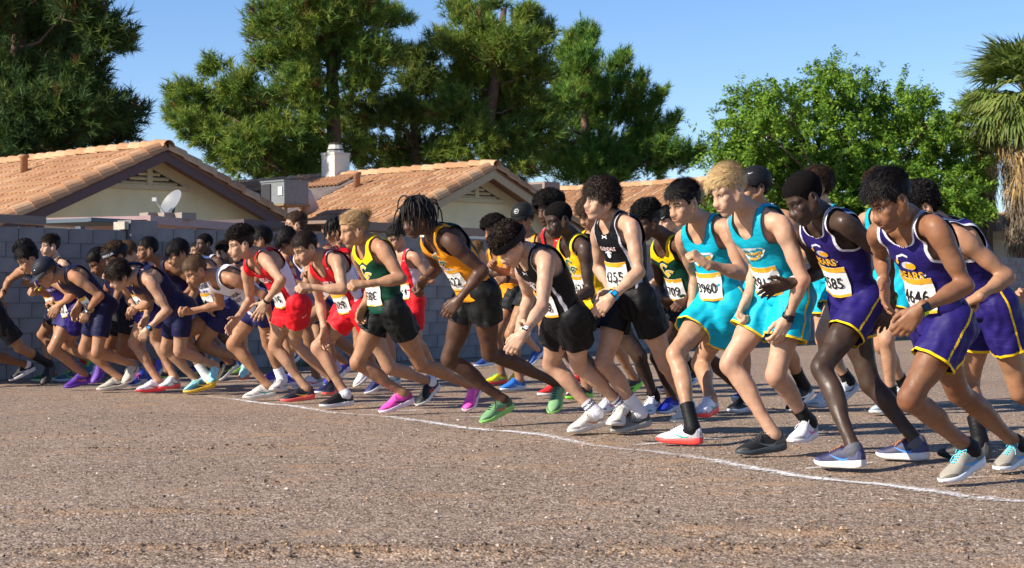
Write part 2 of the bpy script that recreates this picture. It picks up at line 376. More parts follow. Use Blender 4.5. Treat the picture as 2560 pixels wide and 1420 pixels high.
# ------------------------------------------------------------ houses
TILE_M = [mat('clay_tile', c, rough=.85, spec=.2, noise=.14, nscale=9) for c in ((.395, .215, .115), (.44, .25, .138), (.33, .172, .095), (.50, .315, .185))]
STUCCO = mat('stucco_cream', (.78, .69, .44), rough=.95, noise=.15, nscale=1.0, bump=.3, bscale=30)
FASCIA = mat('fascia_plum', (.105, .064, .066), rough=.7, noise=.1); FASCIA_T = mat('fascia_tan', (.42, .33, .21), rough=.7, noise=.1)
TRIM_C = mat('trim_cream', (.58, .50, .32), rough=.8, noise=.06); DARKV = mat('vent_shadow', (.06, .05, .04), rough=1)
SHING = mat('shingle_brown', (.13, .105, .10), rough=.95, noise=.25, nscale=5, bump=.4, bscale=14)
H_A = math.radians(46); hw_ = V3(math.cos(H_A), math.sin(H_A), 0); hg = V3(-hw_[1], hw_[0], 0); hn = -hg
def barrel(w_, l_, hgt, name, m, n=6):
    k = (name, w_, l_, m.name)
    if k not in _box:
        b = MB(); V = []
        for y, s_ in ((-l_ / 2, .92), (l_ / 2, 1.0)):
            for i in range(n + 1):
                a_ = math.pi * i / n; V.append((-w_ / 2 * math.cos(a_) * s_, y, hgt * math.sin(a_) * s_ + (.025 if y > 0 else 0)))
        q = [[i, i + 1, n + 2 + i, n + 1 + i] for i in range(n)]
        b.add(V, q)
        lo = [(x, y, z - .03) for x, y, z in V[n + 1:]]; b.add(V[n + 1:] + lo, [[i, i + 1, n + 2 + i, n + 1 + i] for i in range(n)])
        _box[k] = b.mesh(name, m)
    return _box[k]
def house(apex, label, half, eave_r, ridge_len, tile_len, fascia, tiles_as_parts=300, pitch=.437, vent=True, slope_rows=None):
    """apex: ridge end above the gable; gable faces hn; ridge runs along hg"""
    base = V3(apex[0], apex[1], 0); root = empty('house', base); tag(root, label, 'house')
    zr = apex[2]; L = lambda *p: np.array(p)
    P = lambda a_, g_, z: hw_ * a_ + hg * g_ + V3(0, 0, z)
    ov = .55; zt = lambda a_: zr - abs(a_) * pitch - .10
    # walls
    b = MB(); gi = ov; back = ridge_len
    a0, a1 = -(half - .45), eave_r - .45
    V = [P(a0, gi, 0), P(a1, gi, 0), P(a1, gi, zt(a1)), P(0, gi, zt(0)), P(a0, gi, zt(a0))]; V2 = [v + hg * (back - gi) for v in V]
    b.add(V + V2, [[0, 5, 6, 1], [1, 6, 7, 2], [0, 4, 9, 5]], [[0, 1, 2], [0, 2, 3], [0, 3, 4], [5, 7, 6], [5, 8, 7], [5, 9, 8]])
    b.build('wall', STUCCO, root)
    # roof deck
    th = .07; rf = MB()
    for sgn, ex in ((-1, half), (1, eave_r)):
        dn = nrm(hw_ * sgn - V3(0, 0, pitch)); up = nrm(hw_ * sgn * pitch + V3(0, 0, 1)); ln = ex * math.hypot(1, pitch)
        rf.box(P(0, 0, zr) + dn * ln / 2 + hg * ridge_len / 2 - up * (.05 + .003 * sgn), (ln, ridge_len - .04, th), np.stack([dn, hg, up]))
    roof = rf.build('roof', mat('roof_deck', (.30, .17, .11), rough=.9), root)
    # fascia boards under the verge
    fb = MB()
    for sgn, ex in ((-1, half), (1, eave_r)):
        dn = nrm(hw_ * sgn - V3(0, 0, pitch)); up = nrm(hw_ * sgn * pitch + V3(0, 0, 1)); ln = ex * math.hypot(1, pitch)
        fb.box(P(0, 0, zr) + dn * (ln / 2) - up * .155 + hg * (.03 + .004 * sgn), (ln + .06, .05, .15), np.stack([dn, hg, up]))
    fb.build('fascia', fascia, root)
    fb = MB()
    for sgn in (-1, 1): fb.box(P(sgn * half * .52, .28, zr - half * .52 * pitch - .36), (.12, .5, .16), np.stack([hw_, hg, V3(0, 0, 1)]))
    fb.build('rafter_end', fascia, root)
    if vent:
        vw, zb = .78, zr - .30 - .78 * pitch
        vt = MB(); vt.add([P(-vw, gi - .012, zb), P(vw, gi - .012, zb), P(0, gi - .012, zr - .32)], None, [[0, 1, 2]]); vo = vt.build('gable_vent', DARKV, root)
        for k in range(4):
            z = zb + .04 + k * .08; wl = max(0, (zr - .34 - z) / pitch * .96)
            if wl > .1:
                sl = MB(); sl.box(P(0, gi - .035, z), (2 * wl, .05, .045), np.stack([hw_, nrm(hg * .8 + V3(0, 0, .5)), nrm(V3(0, 0, .8) - hg * .5)])); sl.build('slat', TRIM_C, vo)
        sl = MB(); sl.box(P(0, gi - .05, (zb + zr - .34) / 2), (.11, .05, zr - .34 - zb), np.stack([hw_, hg, V3(0, 0, 1)])); sl.box(P(0, gi - .045, zb - .03), (2 * vw + .1, .06, .08), np.stack([hw_, hg, V3(0, 0, 1)])); sl.build('vent_frame', TRIM_C, vo)
    # field tiles on the slope that faces the lot
    dn = nrm(-hw_ - V3(0, 0, pitch)); up = nrm(-hw_ * pitch + V3(0, 0, 1)); R = np.stack([hg, dn, up], 1); ln = half * math.hypot(1, pitch)
    if np.linalg.det(R) < 0: R = np.stack([-hg, dn, up], 1)
    px_, py_ = .140, .345; spots = []
    for i in range(int(tile_len / px_)):
        for j in range(int(ln / py_)):
            spots.append((.30 + i * px_, .22 + j * py_))
    spots.sort(key=lambda s: s[0] * .8 - s[1] * .6)
    r = random.Random(11); rest = [MB() for _ in TILE_M]
    for n_, (g_, d_) in enumerate(spots):
        mi = r.choice((0, 0, 0, 1, 1, 2, 3)); p = P(0, g_, zr) + dn * d_ + up * (.0 + r.uniform(-.004, .006))
        if n_ < tiles_as_parts: put('roof_tile', barrel(.132, .40, .050, 'roof_tile', TILE_M[mi], 4), roof, R, p)
        else:
            V = []
            for y, s_ in ((-.2, .92), (.2, 1.0)):
                for k in range(5): a_ = math.pi * k / 4; V.append(p + R @ V3(-.066 * math.cos(a_) * s_, y, .05 * math.sin(a_) * s_ + (.025 if y > 0 else 0)))
            rest[mi].add(V, [[k, k + 1, 6 + k, 5 + k] for k in range(4)])
            lo = [v - up * .03 for v in V[5:]]; rest[mi].add(V[5:] + lo, [[k, k + 1, 6 + k, 5 + k] for k in range(4)])
    for m_, rb in zip(TILE_M, rest):
        if rb.n: tag(rb.build('roof_tiles', m_, roof), kind='stuff')
    # ridge and verge tiles
    Rr = np.stack([np.cross(hg, V3(0, 0, 1)), hg, V3(0, 0, 1)], 1)
    for k in range(int(ridge_len / .34)):
        put('ridge_tile', barrel(.26, .40, .12, 'ridge_tile', TILE_M[r.choice((0, 1, 3))]), roof, Rr, P(0, .1 + k * .34, zr + .0 + r.uniform(-.006, .006)))
    for sgn, ex in ((-1, half), (1, eave_r)):
        d2 = nrm(hw_ * sgn - V3(0, 0, pitch)); u2 = nrm(hw_ * sgn * pitch + V3(0, 0, 1)); R2 = np.stack([np.cross(d2, u2), d2, u2], 1)
        for k in range(int(ex * math.hypot(1, pitch) / .34)):
            put('verge_tile', barrel(.30, .40, .17, 'verge_tile', TILE_M[r.choice((0, 1, 1, 3))], 8), roof, R2, P(0, .07, zr) + d2 * (.22 + k * .34) + u2 * (-.055 + r.uniform(-.005, .005)))
    # roof pipes
    for g_, d_, hh in ((3.2, .9, .32), (4.3, 1.6, .25), (4.9, 1.75, .22)):
        p = P(0, g_, zr) + dn * d_; pp = MB(); pp.tube([p, p + V3(0, 0, hh - .02), p + V3(0, 0, hh), p + V3(0, 0, hh + .05)], [.07, .07, .10, .09], 8); pp.build('roof_pipe', TILE_M[2], roof, True)
    return root, P, zr, dn, up
h1, P1, zr1, _, _ = house(at_depth(415, 366, 30.0), 'cream stucco house with plum fascia and a louvred gable behind the left wall', 4.6, 4.3, 11, 10, FASCIA)
h2, P2, zr2, dn2, up2 = house(at_depth(1235, 414, 35.0), 'cream house with tan fascia and chimney whose gable stands behind the middle runners', 4.4, 4.0, 12, 3.6, FASCIA_T)
h3, P3, zr3, _, _ = house(at_depth(1776, 455, 41.0), 'far tile roofed house behind the runner pressing a blue watch', 4.2, 3.6, 7, 6.5, FASCIA_T, vent=True)
# brown shingles on the rest of the middle roof
sh = MB(); ln = 4.4 * math.hypot(1, .437)
sh.box(P2(0, 7.75, zr2) + dn2 * ln / 2 + up2 * .03, (ln, 8.0, .05), np.stack([dn2, hg, up2]))
sh.build('shingle_roofing', SHING, h2)
for k in range(42):
    for j in range(2):
        put('roof_tile', barrel(.132, .40, .05, 'roof_tile', TILE_M[2], 4), [c for c in h2.children if c.name.startswith('roof')][0], np.stack([-hg, dn2, up2], 1) if np.linalg.det(np.stack([hg, dn2, up2], 1)) < 0 else np.stack([hg, dn2, up2], 1), P2(0, 4.0 + k * .14, zr2) + dn2 * (.2 + j * .345) + up2 * .06)
WHITE_P = mat('stucco_white', (.72, .68, .58), rough=.9, noise=.05)
cp = P2(0, 4.85, zr2 - .2)
ch = MB(); ch.box(cp + V3(0, 0, .15), (.43, .43, 1.1), np.stack([hw_, hg, V3(0, 0, 1)])); cho = ch.build('chimney', WHITE_P, h2)
ch = MB(); ch.box(cp + V3(0, 0, .725), (.46, .46, .05), np.stack([hw_, hg, V3(0, 0, 1)])); ch.tube([cp + V3(0, 0, .75), cp + V3(0, 0, .80), cp + V3(0, 0, .93)], [.19, .185, .14], 10); ch.build('chimney_cap', mat('cap_metal', (.60, .57, .50), rough=.6, noise=.1), cho)
ch = MB(); ch.tube([cp + V3(0, 0, .80), cp + V3(0, 0, .83)], .19, 10); ch.tube([cp + V3(0, 0, .93), cp + V3(0, 0, .97)], [.15, .14], 10); ch.build('spark_screen', DARKV, cho)
# rooftop cooler on a timber stand
ac0 = at_depth(712, 512, 34.5); ac = empty('rooftop_cooler', ac0); tag(ac, 'grey metal cooling unit on a timber stand on the brown shingle roof', 'cooling unit')
AX = np.stack([hw_, hg, V3(0, 0, 1)])
acm = mat('cooler_metal', (.17, .19, .20), rough=.6, noise=.12)
b = MB(); b.box((0, 0, .22), (.60, .72, .44), AX); b.build('casing', acm, ac)
b = MB(); b.box(-hw_ * .312 + V3(0, 0, .22) + hg * .19, (.02, .28, .36), AX); b.build('grille', plain((.03, .03, .035), .8), ac)
b = MB(); b.box(V3(0, 0, .45), (.64, .74, .03), AX); b.build('lid', acm, ac)
b = MB(); b.box(-hn * 0 - hw_ * .312 - hg * .25 + V3(0, 0, .25), (.015, .12, .16), AX); b.build('data_plate', plain((.7, .68, .6), .5), ac)
b = MB()
for sx in (-.25, .25):
    for sy in (-.3, .3): b.box(hw_ * sx + hg * sy + V3(0, 0, -.12), (.06, .06, .26), AX)
b.box(V3(0, 0, -.02), (.66, .76, .04), AX); b.build('stand', mat('timber', (.22, .15, .08), rough=.9, noise=.2), ac)
b = MB(); b.tube([hw_ * .30 + V3(0, 0, .20), hw_ * .48 + V3(0, 0, .16), hw_ * .66 + V3(0, 0, -.1)], [.19, .20, .18], 10); b.build('duct', mat('duct_metal', (.50, .44, .46), rough=.6, noise=.1), ac, True)
ac2 = at_depth(1356, 490, 39); a2 = empty('rooftop_cooler', ac2); tag(a2, 'small brown grey cooling unit on the far roof between two gables', 'cooling unit')
b = MB(); b.box((0, 0, .1), (.5, .6, .4), AX); b.build('casing', mat('cooler_brown', (.26, .20, .18), rough=.7), a2)
b = MB(); b.box(-hw_ * .252 + V3(0, 0, .1), (.01, .45, .3), AX); b.build('grille', plain((.05, .045, .045), .8), a2)
# patio covers, dish and odd beams between the wall and the houses
def slab(name, label, cat, pxa, pxb, ytop, depth_a, depth_b, thick, m, back=1.6, topm=None):
    a_, b_ = at_depth(pxa, ytop[0], depth_a), at_depth(pxb, ytop[1], depth_b); z = (a_[2] + b_[2]) / 2; d = b_ - a_; L = np.linalg.norm(d[:2]); d = nrm(V3(d[0], d[1], 0)); n = V3(-d[1], d[0], 0)
    c = (a_ + b_) / 2; root = empty(name, V3(c[0], c[1], z)); tag(root, label, cat)
    A_ = np.stack([d, n, V3(0, 0, 1)])
    b = MB(); b.box(V3(0, 0, -thick / 2), (L, .05, thick), A_); b.build('fascia', m, root)
    b = MB(); b.box(n * (back / 2 + .03) + V3(0, 0, -.03), (L - .02, back, .05), A_); b.build('roof', topm or m, root)
    b = MB()
    for s_ in (-.46, .46): b.box(d * s_ * L + n * .2 + V3(0, 0, -z / 2 - .06), (.09, .09, z - .10), A_)
    b.build('post', m, root)
    return root
PINK = mat('fascia_rose', (.36, .24, .24), rough=.7, noise=.08)
slab('patio_cover', 'flat patio cover with rose fascia under the satellite dish', 'patio cover', 372, 606, (549, 550), 23.2, 26.0, .11, PINK, 2.2)
slab('patio_cover', 'dark brown patio beam right of the rose fascia', 'patio cover', 606, 800, (553, 558), 26.0, 28.4, .10, mat('beam_dark', (.10, .075, .08), rough=.8), 1.8)
slab('patio_cover', 'brown patio beam with pale lit end in front of the middle gable', 'patio cover', 830, 1330, (560, 570), 27.5, 33.0, .14, mat('beam_brown', (.22, .15, .12), rough=.8), 1.6)
slab('patio_cover', 'grey brown roof edge at the far left above the block wall', 'patio cover', -60, 112, (536, 538), 21.0, 22.0, .10, mat('beam_grey', (.17, .14, .13), rough=.8), 1.5)
slab('awning', 'blue grey awning edge in front of the cream gable', 'awning', 224, 372, (545, 550), 22.6, 23.6, .05, mat('awning_blue', (.07, .10, .13), rough=.6), 1.0)
wl = empty('garden_wall', at_depth(1200, 640, 30)); tag(wl, 'sunlit cream stucco wall piece beside the middle patio beam', 'wall')
b = MB(); b.box((0, 0, -.55), (2.6, .2, 1.75), np.stack([hw_, hg, V3(0, 0, 1)])); b.build('panel', WHITE_P, wl)
for px in (378, 418, 462):
    o = empty('concrete_block', at_depth(px, 549, 24.2)); tag(o, {378: 'pale concrete block at the left of three by the dish', 418: 'pale concrete block under the satellite dish', 462: 'shaded concrete block at the right of three by the dish'}[px], 'concrete block', 'concrete blocks on the patio cover')
    b = MB(); b.box((0, 0, .045), (.24, .2, .095), AX); b.build('body', mat('concrete', (.26, .22, .19), rough=.95), o)
ds = at_depth(430, 549, 24.4); dish = empty('satellite_dish', ds); tag(dish, 'grey satellite dish tilted up on the patio roof', 'satellite dish')
b = MB(); nd_ = nrm(V3(-.62, -.55, .50)); xx = nrm(np.cross(V3(0, 0, 1), nd_)); yy = np.cross(nd_, xx); dc = V3(.02, 0, .22); V = []
for i in range(6):
    rr = i / 5
    for k in range(20): a_ = 6.2832 * k / 20; V.append(dc + xx * math.cos(a_) * rr * .225 + yy * math.sin(a_) * rr * .20 + nd_ * (rr * rr * .05))
b.add(V, [[i * 20 + k, i * 20 + (k + 1) % 20, (i + 1) * 20 + (k + 1) % 20, (i + 1) * 20 + k] for i in range(5) for k in range(20)]); b.build('reflector', mat('dish_grey', (.17, .18, .195), rough=.5), dish, True)
b = MB(); b.tube([V3(0, 0, 0), V3(.02, .02, .14), dc - nd_ * .02], .018, 6); b.build('mast', plain((.12, .12, .13), .6), dish)
b = MB(); b.tube([dc - yy * .2, dc - yy * .12 + nd_ * .26], .010, 5); b.box(dc - yy * .11 + nd_ * .28, (.06, .05, .05)); b.build('feed_arm', plain((.55, .55, .56), .5), dish)
fh = at_depth(2478, 637, 47); f4 = empty('house', V3(fh[0], fh[1], 0)); tag(f4, 'sunlit cream house end with low tile roof beside the palm trunk', 'house')
FA = np.stack([V3(.87, -.5, 0), V3(.5, .87, 0), V3(0, 0, 1)])
b = MB(); b.box((1.2, 2, 1.18), (3.6, 4, 2.36), FA); b.build('wall', WHITE_P, f4)
b = MB(); b.box((1.2, 2, 2.46), (4.1, 4.5, .2), FA); b.build('eave', TRIM_C, f4)
b = MB(); A_, B_, D_ = FA[0], FA[1], V3(0, 0, 1); c = V3(1.2, 2, 2.56); E4 = [c - A_ * 1.6 - B_ * 2.3, c + A_ * 1.6 - B_ * 2.3, c + A_ * 1.6 + B_ * 2.3, c - A_ * 1.6 + B_ * 2.3, c + D_ * .62 - B_ * .7, c + D_ * .62 + B_ * .7]
b.add(E4, [[1, 2, 5, 4], [3, 0, 4, 5]], [[0, 1, 4], [2, 3, 5]]); b.build('roof', TILE_M[1], f4)

# ------------------------------------------------------------ trees
def leaf_mat(name):
    m = mat(name, (.1, .2, .05), rough=.65, spec=.25, attr=True); p = m.node_tree.nodes['Principled BSDF']; n = m.node_tree.nodes; l = m.node_tree.links
    tr = n.new('ShaderNodeBsdfTranslucent'); at = n.new('ShaderNodeAttribute'); at.attribute_name = 'Col'; l.new(at.outputs['Color'], tr.inputs['Color'])
    mx = n.new('ShaderNodeMixShader'); mx.inputs[0].default_value = .30; l.new(p.outputs[0], mx.inputs[1]); l.new(tr.outputs[0], mx.inputs[2]); l.new(mx.outputs[0], n['Material Output'].inputs['Surface']); return m
NEEDLE = leaf_mat('pine_needles'); LEAF = leaf_mat('green_leaves'); FROND = leaf_mat('palm_leaf'); BARK = mat('bark', (.115, .072, .05), rough=.95, noise=.3, nscale=6, bump=.5, bscale=12)
def tree(kind, label, trunk_px, D, blobs, cols, seed, dens=1.0, trunk_r=.28, flat=.8, spread=1.0, sweep=0.0, blob=1.0):
    r = np.random.default_rng(seed)
    base = at_depth(trunk_px[0][0], 760, D); base[2] = 0; root = empty(kind, base); tag(root, label, 'tree')
    s = F_PX / D; C, Rr = [], []
    for (x, y, rad) in blobs:
        y += 10 * (kind == 'leafy_tree')
        dy = r.normal() * min(1.3, .8 * rad / 60) * spread; p = at_depth(x, y, D + dy); C.append(p); Rr.append(rad * (blob if kind == 'pine_tree' else 1) / s)
    C, Rr = np.array(C), np.array(Rr)
    T = np.array([base] + [at_depth(x, y, D) for x, y in trunk_px]) ; T[0] = base
    tb = MB(); nT = len(T); tb.tube(np.array([T[0] + (T[-1] - T[0]) * 0] + list(T[1:])) - base, np.linspace(trunk_r, trunk_r * .3, nT), 8)
    ts = np.linspace(0, 1, 40); tp = np.stack([np.interp(ts, np.linspace(0, 1, nT), T[:, i]) for i in range(3)], 1)
    for c, rad in zip(C, Rr):
        if rad * s < 30: continue
        k = np.argmin(np.linalg.norm(tp - c, axis=1) + .9 * np.maximum(0, tp[:, 2] - c[2] + .35 * np.linalg.norm((tp - c)[:, :2], axis=1)))
        a_ = tp[k]; mid = (a_ + c) / 2 - V3(0, 0, .12 * np.linalg.norm(c - a_)) + r.normal(size=3) * .12
        L = np.linalg.norm(c - a_); P = np.array([a_, mid, c + V3(0, 0, .1)]); tb.tube(P - base, [min(.07, .025 + .012 * L), .03, .012], 5)
        for q in range(4):
            d = nrm(r.normal(size=3) + V3(0, 0, .4)) * rad * .8; tb.tube(np.array([mid * .4 + c * .6, c + d]) - base, [.018, .006], 4, cap=False)
    tb.build('trunk', BARK, root, True)
    # foliage
    if kind == 'pine_tree':
        n_t = np.maximum((Rr ** 2 * 600 * dens).astype(int), 24); cen, out_, rb = [], [], []
        for c, rad, n_ in zip(C, Rr, n_t):
            d = r.normal(size=(n_, 3)); d /= np.linalg.norm(d, axis=1)[:, None]; q = rad * (r.random(n_) ** .45)[:, None] * V3(1, 1, flat) * (1 + .25 * r.normal(size=(n_, 1))); sw = sweep * (d * q)[:, 2:3] * V3(1, 0, 0)
            cen.append(c + d * q + sw); out_.append(nrm(V3(*(c - tp[20]))) * .35 + d * .6 + V3(0, 0, .45 + .5 * (sweep > 0))); rb.append(np.full(n_, rad))
        cen = np.concatenate(cen); out_ = np.concatenate(out_); out_ /= np.linalg.norm(out_, axis=1)[:, None]; m = 22; N = len(cen)
        base_c = np.array(cols)[r.integers(0, len(cols), N)] * (.75 + .5 * r.random((N, 1)))
        brown = r.random(N) < .02; base_c[brown] = (.16, .075, .03)
        # needles spread along a short twig
        tl = .16 + .14 * r.random(N); k = r.random((N, m)); p0 = cen[:, None] + out_[:, None] * (k * tl[:, None])[..., None]
        dd = out_[:, None] * .75 + r.normal(size=(N, m, 3)) * .55; dd /= np.linalg.norm(dd, axis=2)[..., None]
        ln = (.16 + .13 * r.random((N, m)))[..., None]; W = np.cross(dd, r.normal(size=(N, m, 3))); W /= np.linalg.norm(W, axis=2)[..., None] + 1e-9
        wv = W * .0135
        V = np.stack([p0 - wv, p0 + wv, p0 + dd * ln], 2).reshape(-1, 3) - base; F = np.arange(len(V)).reshape(-1, 3)
        col = np.repeat(base_c, m * 3, 0)
        cw = link('crown', mesh_np('crown', V, [F], [NEEDLE], col=col, smooth=False), root)
    else:
        n_l = np.maximum((Rr ** 2 * 8600 * dens).astype(int), 120); cen, out_ = [], []
        for c, rad, n_ in zip(C, Rr, n_l):
            nt_ = max(24, int(rad * rad * 150)); d = r.normal(size=(nt_, 3)); d /= np.linalg.norm(d, axis=1)[:, None]; q = c + d * rad * (r.random(nt_) ** .38)[:, None] * V3(1, 1, .85)
            # twigs: leaves strung along short arching sprays
            ti = r.integers(0, nt_, n_); dirs = d * .8 + V3(0, 0, .25) + r.normal(size=(nt_, 3)) * .45; k = r.random(n_)
            cen.append(q[ti] + dirs[ti] * (k * .42)[:, None] - V3(0, 0, 1) * (k * k * .14)[:, None] + r.normal(size=(n_, 3)) * .05); out_.append(d[ti])
        cen = np.concatenate(cen); N = len(cen); nn = np.concatenate(out_) * .5 + V3(0, 0, .7) + r.normal(size=(N, 3)) * .6; nn /= np.linalg.norm(nn, axis=1)[:, None]
        x = np.cross(nn, r.normal(size=(N, 3))); x /= np.linalg.norm(x, axis=1)[:, None]; y = np.cross(nn, x); L = (.040 + .030 * r.random((N, 1)))
        V = np.stack([cen - x * L, cen + y * L * .42 , cen + x * L, cen - y * L * .42], 1).reshape(-1, 3) - base
        col = np.repeat(np.array(cols)[r.integers(0, len(cols), N)] * (.7 + .6 * r.random((N, 1))), 4, 0)
        cw = link('crown', mesh_np('crown', V, [np.arange(len(V)).reshape(-1, 4)], [LEAF], col=col, smooth=False), root)
    return root
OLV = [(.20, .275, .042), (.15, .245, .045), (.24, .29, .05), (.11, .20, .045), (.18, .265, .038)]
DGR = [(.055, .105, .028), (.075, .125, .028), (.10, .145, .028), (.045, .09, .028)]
BGR = [(.12, .24, .038), (.17, .28, .042), (.09, .20, .038), (.20, .29, .045)]
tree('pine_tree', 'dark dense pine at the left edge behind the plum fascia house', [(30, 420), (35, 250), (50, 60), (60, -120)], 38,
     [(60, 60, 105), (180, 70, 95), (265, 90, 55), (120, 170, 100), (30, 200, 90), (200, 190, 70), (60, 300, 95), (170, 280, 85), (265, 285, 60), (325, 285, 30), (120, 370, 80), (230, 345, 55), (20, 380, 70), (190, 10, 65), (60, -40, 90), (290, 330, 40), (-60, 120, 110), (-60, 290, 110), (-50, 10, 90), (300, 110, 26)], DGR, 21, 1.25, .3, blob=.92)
tree('pine_tree', 'tall sunlit olive pine with visible trunk behind the chimney', [(838, 440), (832, 250), (828, 80), (826, -90)], 46,
     [(690, 50, 60), (650, 90, 28), (780, 30, 85), (880, 30, 85), (955, 50, 45), (1005, 55, 20), (740, 130, 75), (670, 150, 45), (540, 175, 32), (600, 225, 52), (480, 250, 48), (445, 285, 26), (440, 235, 20), (550, 280, 55), (650, 285, 75), (530, 335, 52), (470, 310, 35), (620, 365, 62), (710, 340, 62), (760, 220, 75), (850, 130, 80), (930, 140, 62), (680, 415, 55), (600, 425, 26), (900, 210, 50), (740, 425, 45), (830, -50, 90), (560, 390, 35), (780, 320, 48), (790, 385, 42), (880, 370, 34), (800, 270, 45), (770, 430, 36)], OLV, 22, 1.2, .26, blob=.9)
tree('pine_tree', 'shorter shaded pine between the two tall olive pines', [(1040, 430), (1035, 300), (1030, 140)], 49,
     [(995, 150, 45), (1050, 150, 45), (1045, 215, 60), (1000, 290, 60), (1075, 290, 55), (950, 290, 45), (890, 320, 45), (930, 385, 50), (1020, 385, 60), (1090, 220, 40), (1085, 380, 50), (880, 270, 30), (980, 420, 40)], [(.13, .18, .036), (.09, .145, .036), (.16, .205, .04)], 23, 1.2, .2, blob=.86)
tree('pine_tree', 'broad olive pine behind the middle gable', [(1218, 430), (1222, 300), (1245, 170), (1260, 20)], 47,
     [(1145, 30, 34), (1175, 50, 45), (1210, 80, 45), (1310, 50, 42), (1330, 100, 48), (1365, 75, 20), (1105, 105, 34), (1140, 125, 40), (1190, 130, 62), (1265, 125, 65), (1330, 175, 55), (1170, 205, 65), (1255, 215, 75), (1150, 280, 65), (1230, 295, 75), (1320, 255, 65), (1180, 360, 65), (1280, 370, 65), (1120, 390, 45), (1345, 330, 60), (1300, 430, 40), (1230, 20, 24)], OLV + DGR[2:3], 24, 1.15, .26, blob=.88)
tree('pine_tree', 'bright green pine with upswept branch tips right of the olive pines', [(1468, 440), (1464, 340), (1458, 230)], 52,
     [(1440, 115, 45), (1465, 205, 45), (1475, 245, 48), (1455, 160, 40), (1470, 105, 30), (1425, 140, 34), (1430, 195, 55), (1550, 165, 26), (1560, 150, 16), (1530, 220, 48), (1598, 205, 20), (1590, 240, 30), (1570, 285, 48), (1645, 245, 22), (1630, 275, 24), (1480, 295, 66), (1610, 330, 45), (1680, 305, 18), (1665, 330, 24), (1650, 385, 42), (1720, 395, 28), (1748, 388, 14), (1690, 400, 35), (1580, 395, 56), (1490, 385, 66), (1400, 395, 56), (1400, 280, 56), (1450, 430, 46), (1540, 435, 46), (1640, 425, 34)], BGR, 25, 1.3, .24, flat=1.2, sweep=.45, blob=.84)
tree('leafy_tree', 'round bright green leafy tree behind the right hand runners', [(2130, 640), (2130, 560), (2125, 470)], 44,
     [(1870, 280, 55), (1950, 260, 65), (2060, 215, 62), (2150, 245, 68), (2250, 270, 72), (2325, 300, 55), (1840, 345, 55), (1800, 370, 30), (1930, 355, 78), (2030, 330, 85), (2140, 360, 88), (2250, 380, 88), (2345, 390, 72), (2415, 430, 50), (1870, 425, 65), (2020, 440, 78), (2130, 460, 88), (2250, 480, 88), (2355, 500, 78), (2430, 495, 42), (2300, 560, 60), (2200, 560, 70), (2100, 540, 70), (2395, 555, 42), (2075, 180, 26), (1850, 235, 24), (2290, 225, 18), (2130, 195, 20), (1960, 470, 60), (1930, 520, 50)], [(.13, .26, .026), (.17, .30, .03), (.095, .20, .026), (.21, .32, .034)], 26, 1.35, .22)
tree('shrub', 'bright green shrub peeking between the teal runners', [(1800, 600), (1800, 540)], 40, [(1795, 535, 26), (1815, 520, 18), (1780, 520, 14)], [(.12, .22, .03), (.15, .26, .03)], 27, 1.4, .04)
bpy.data.objects  # palms
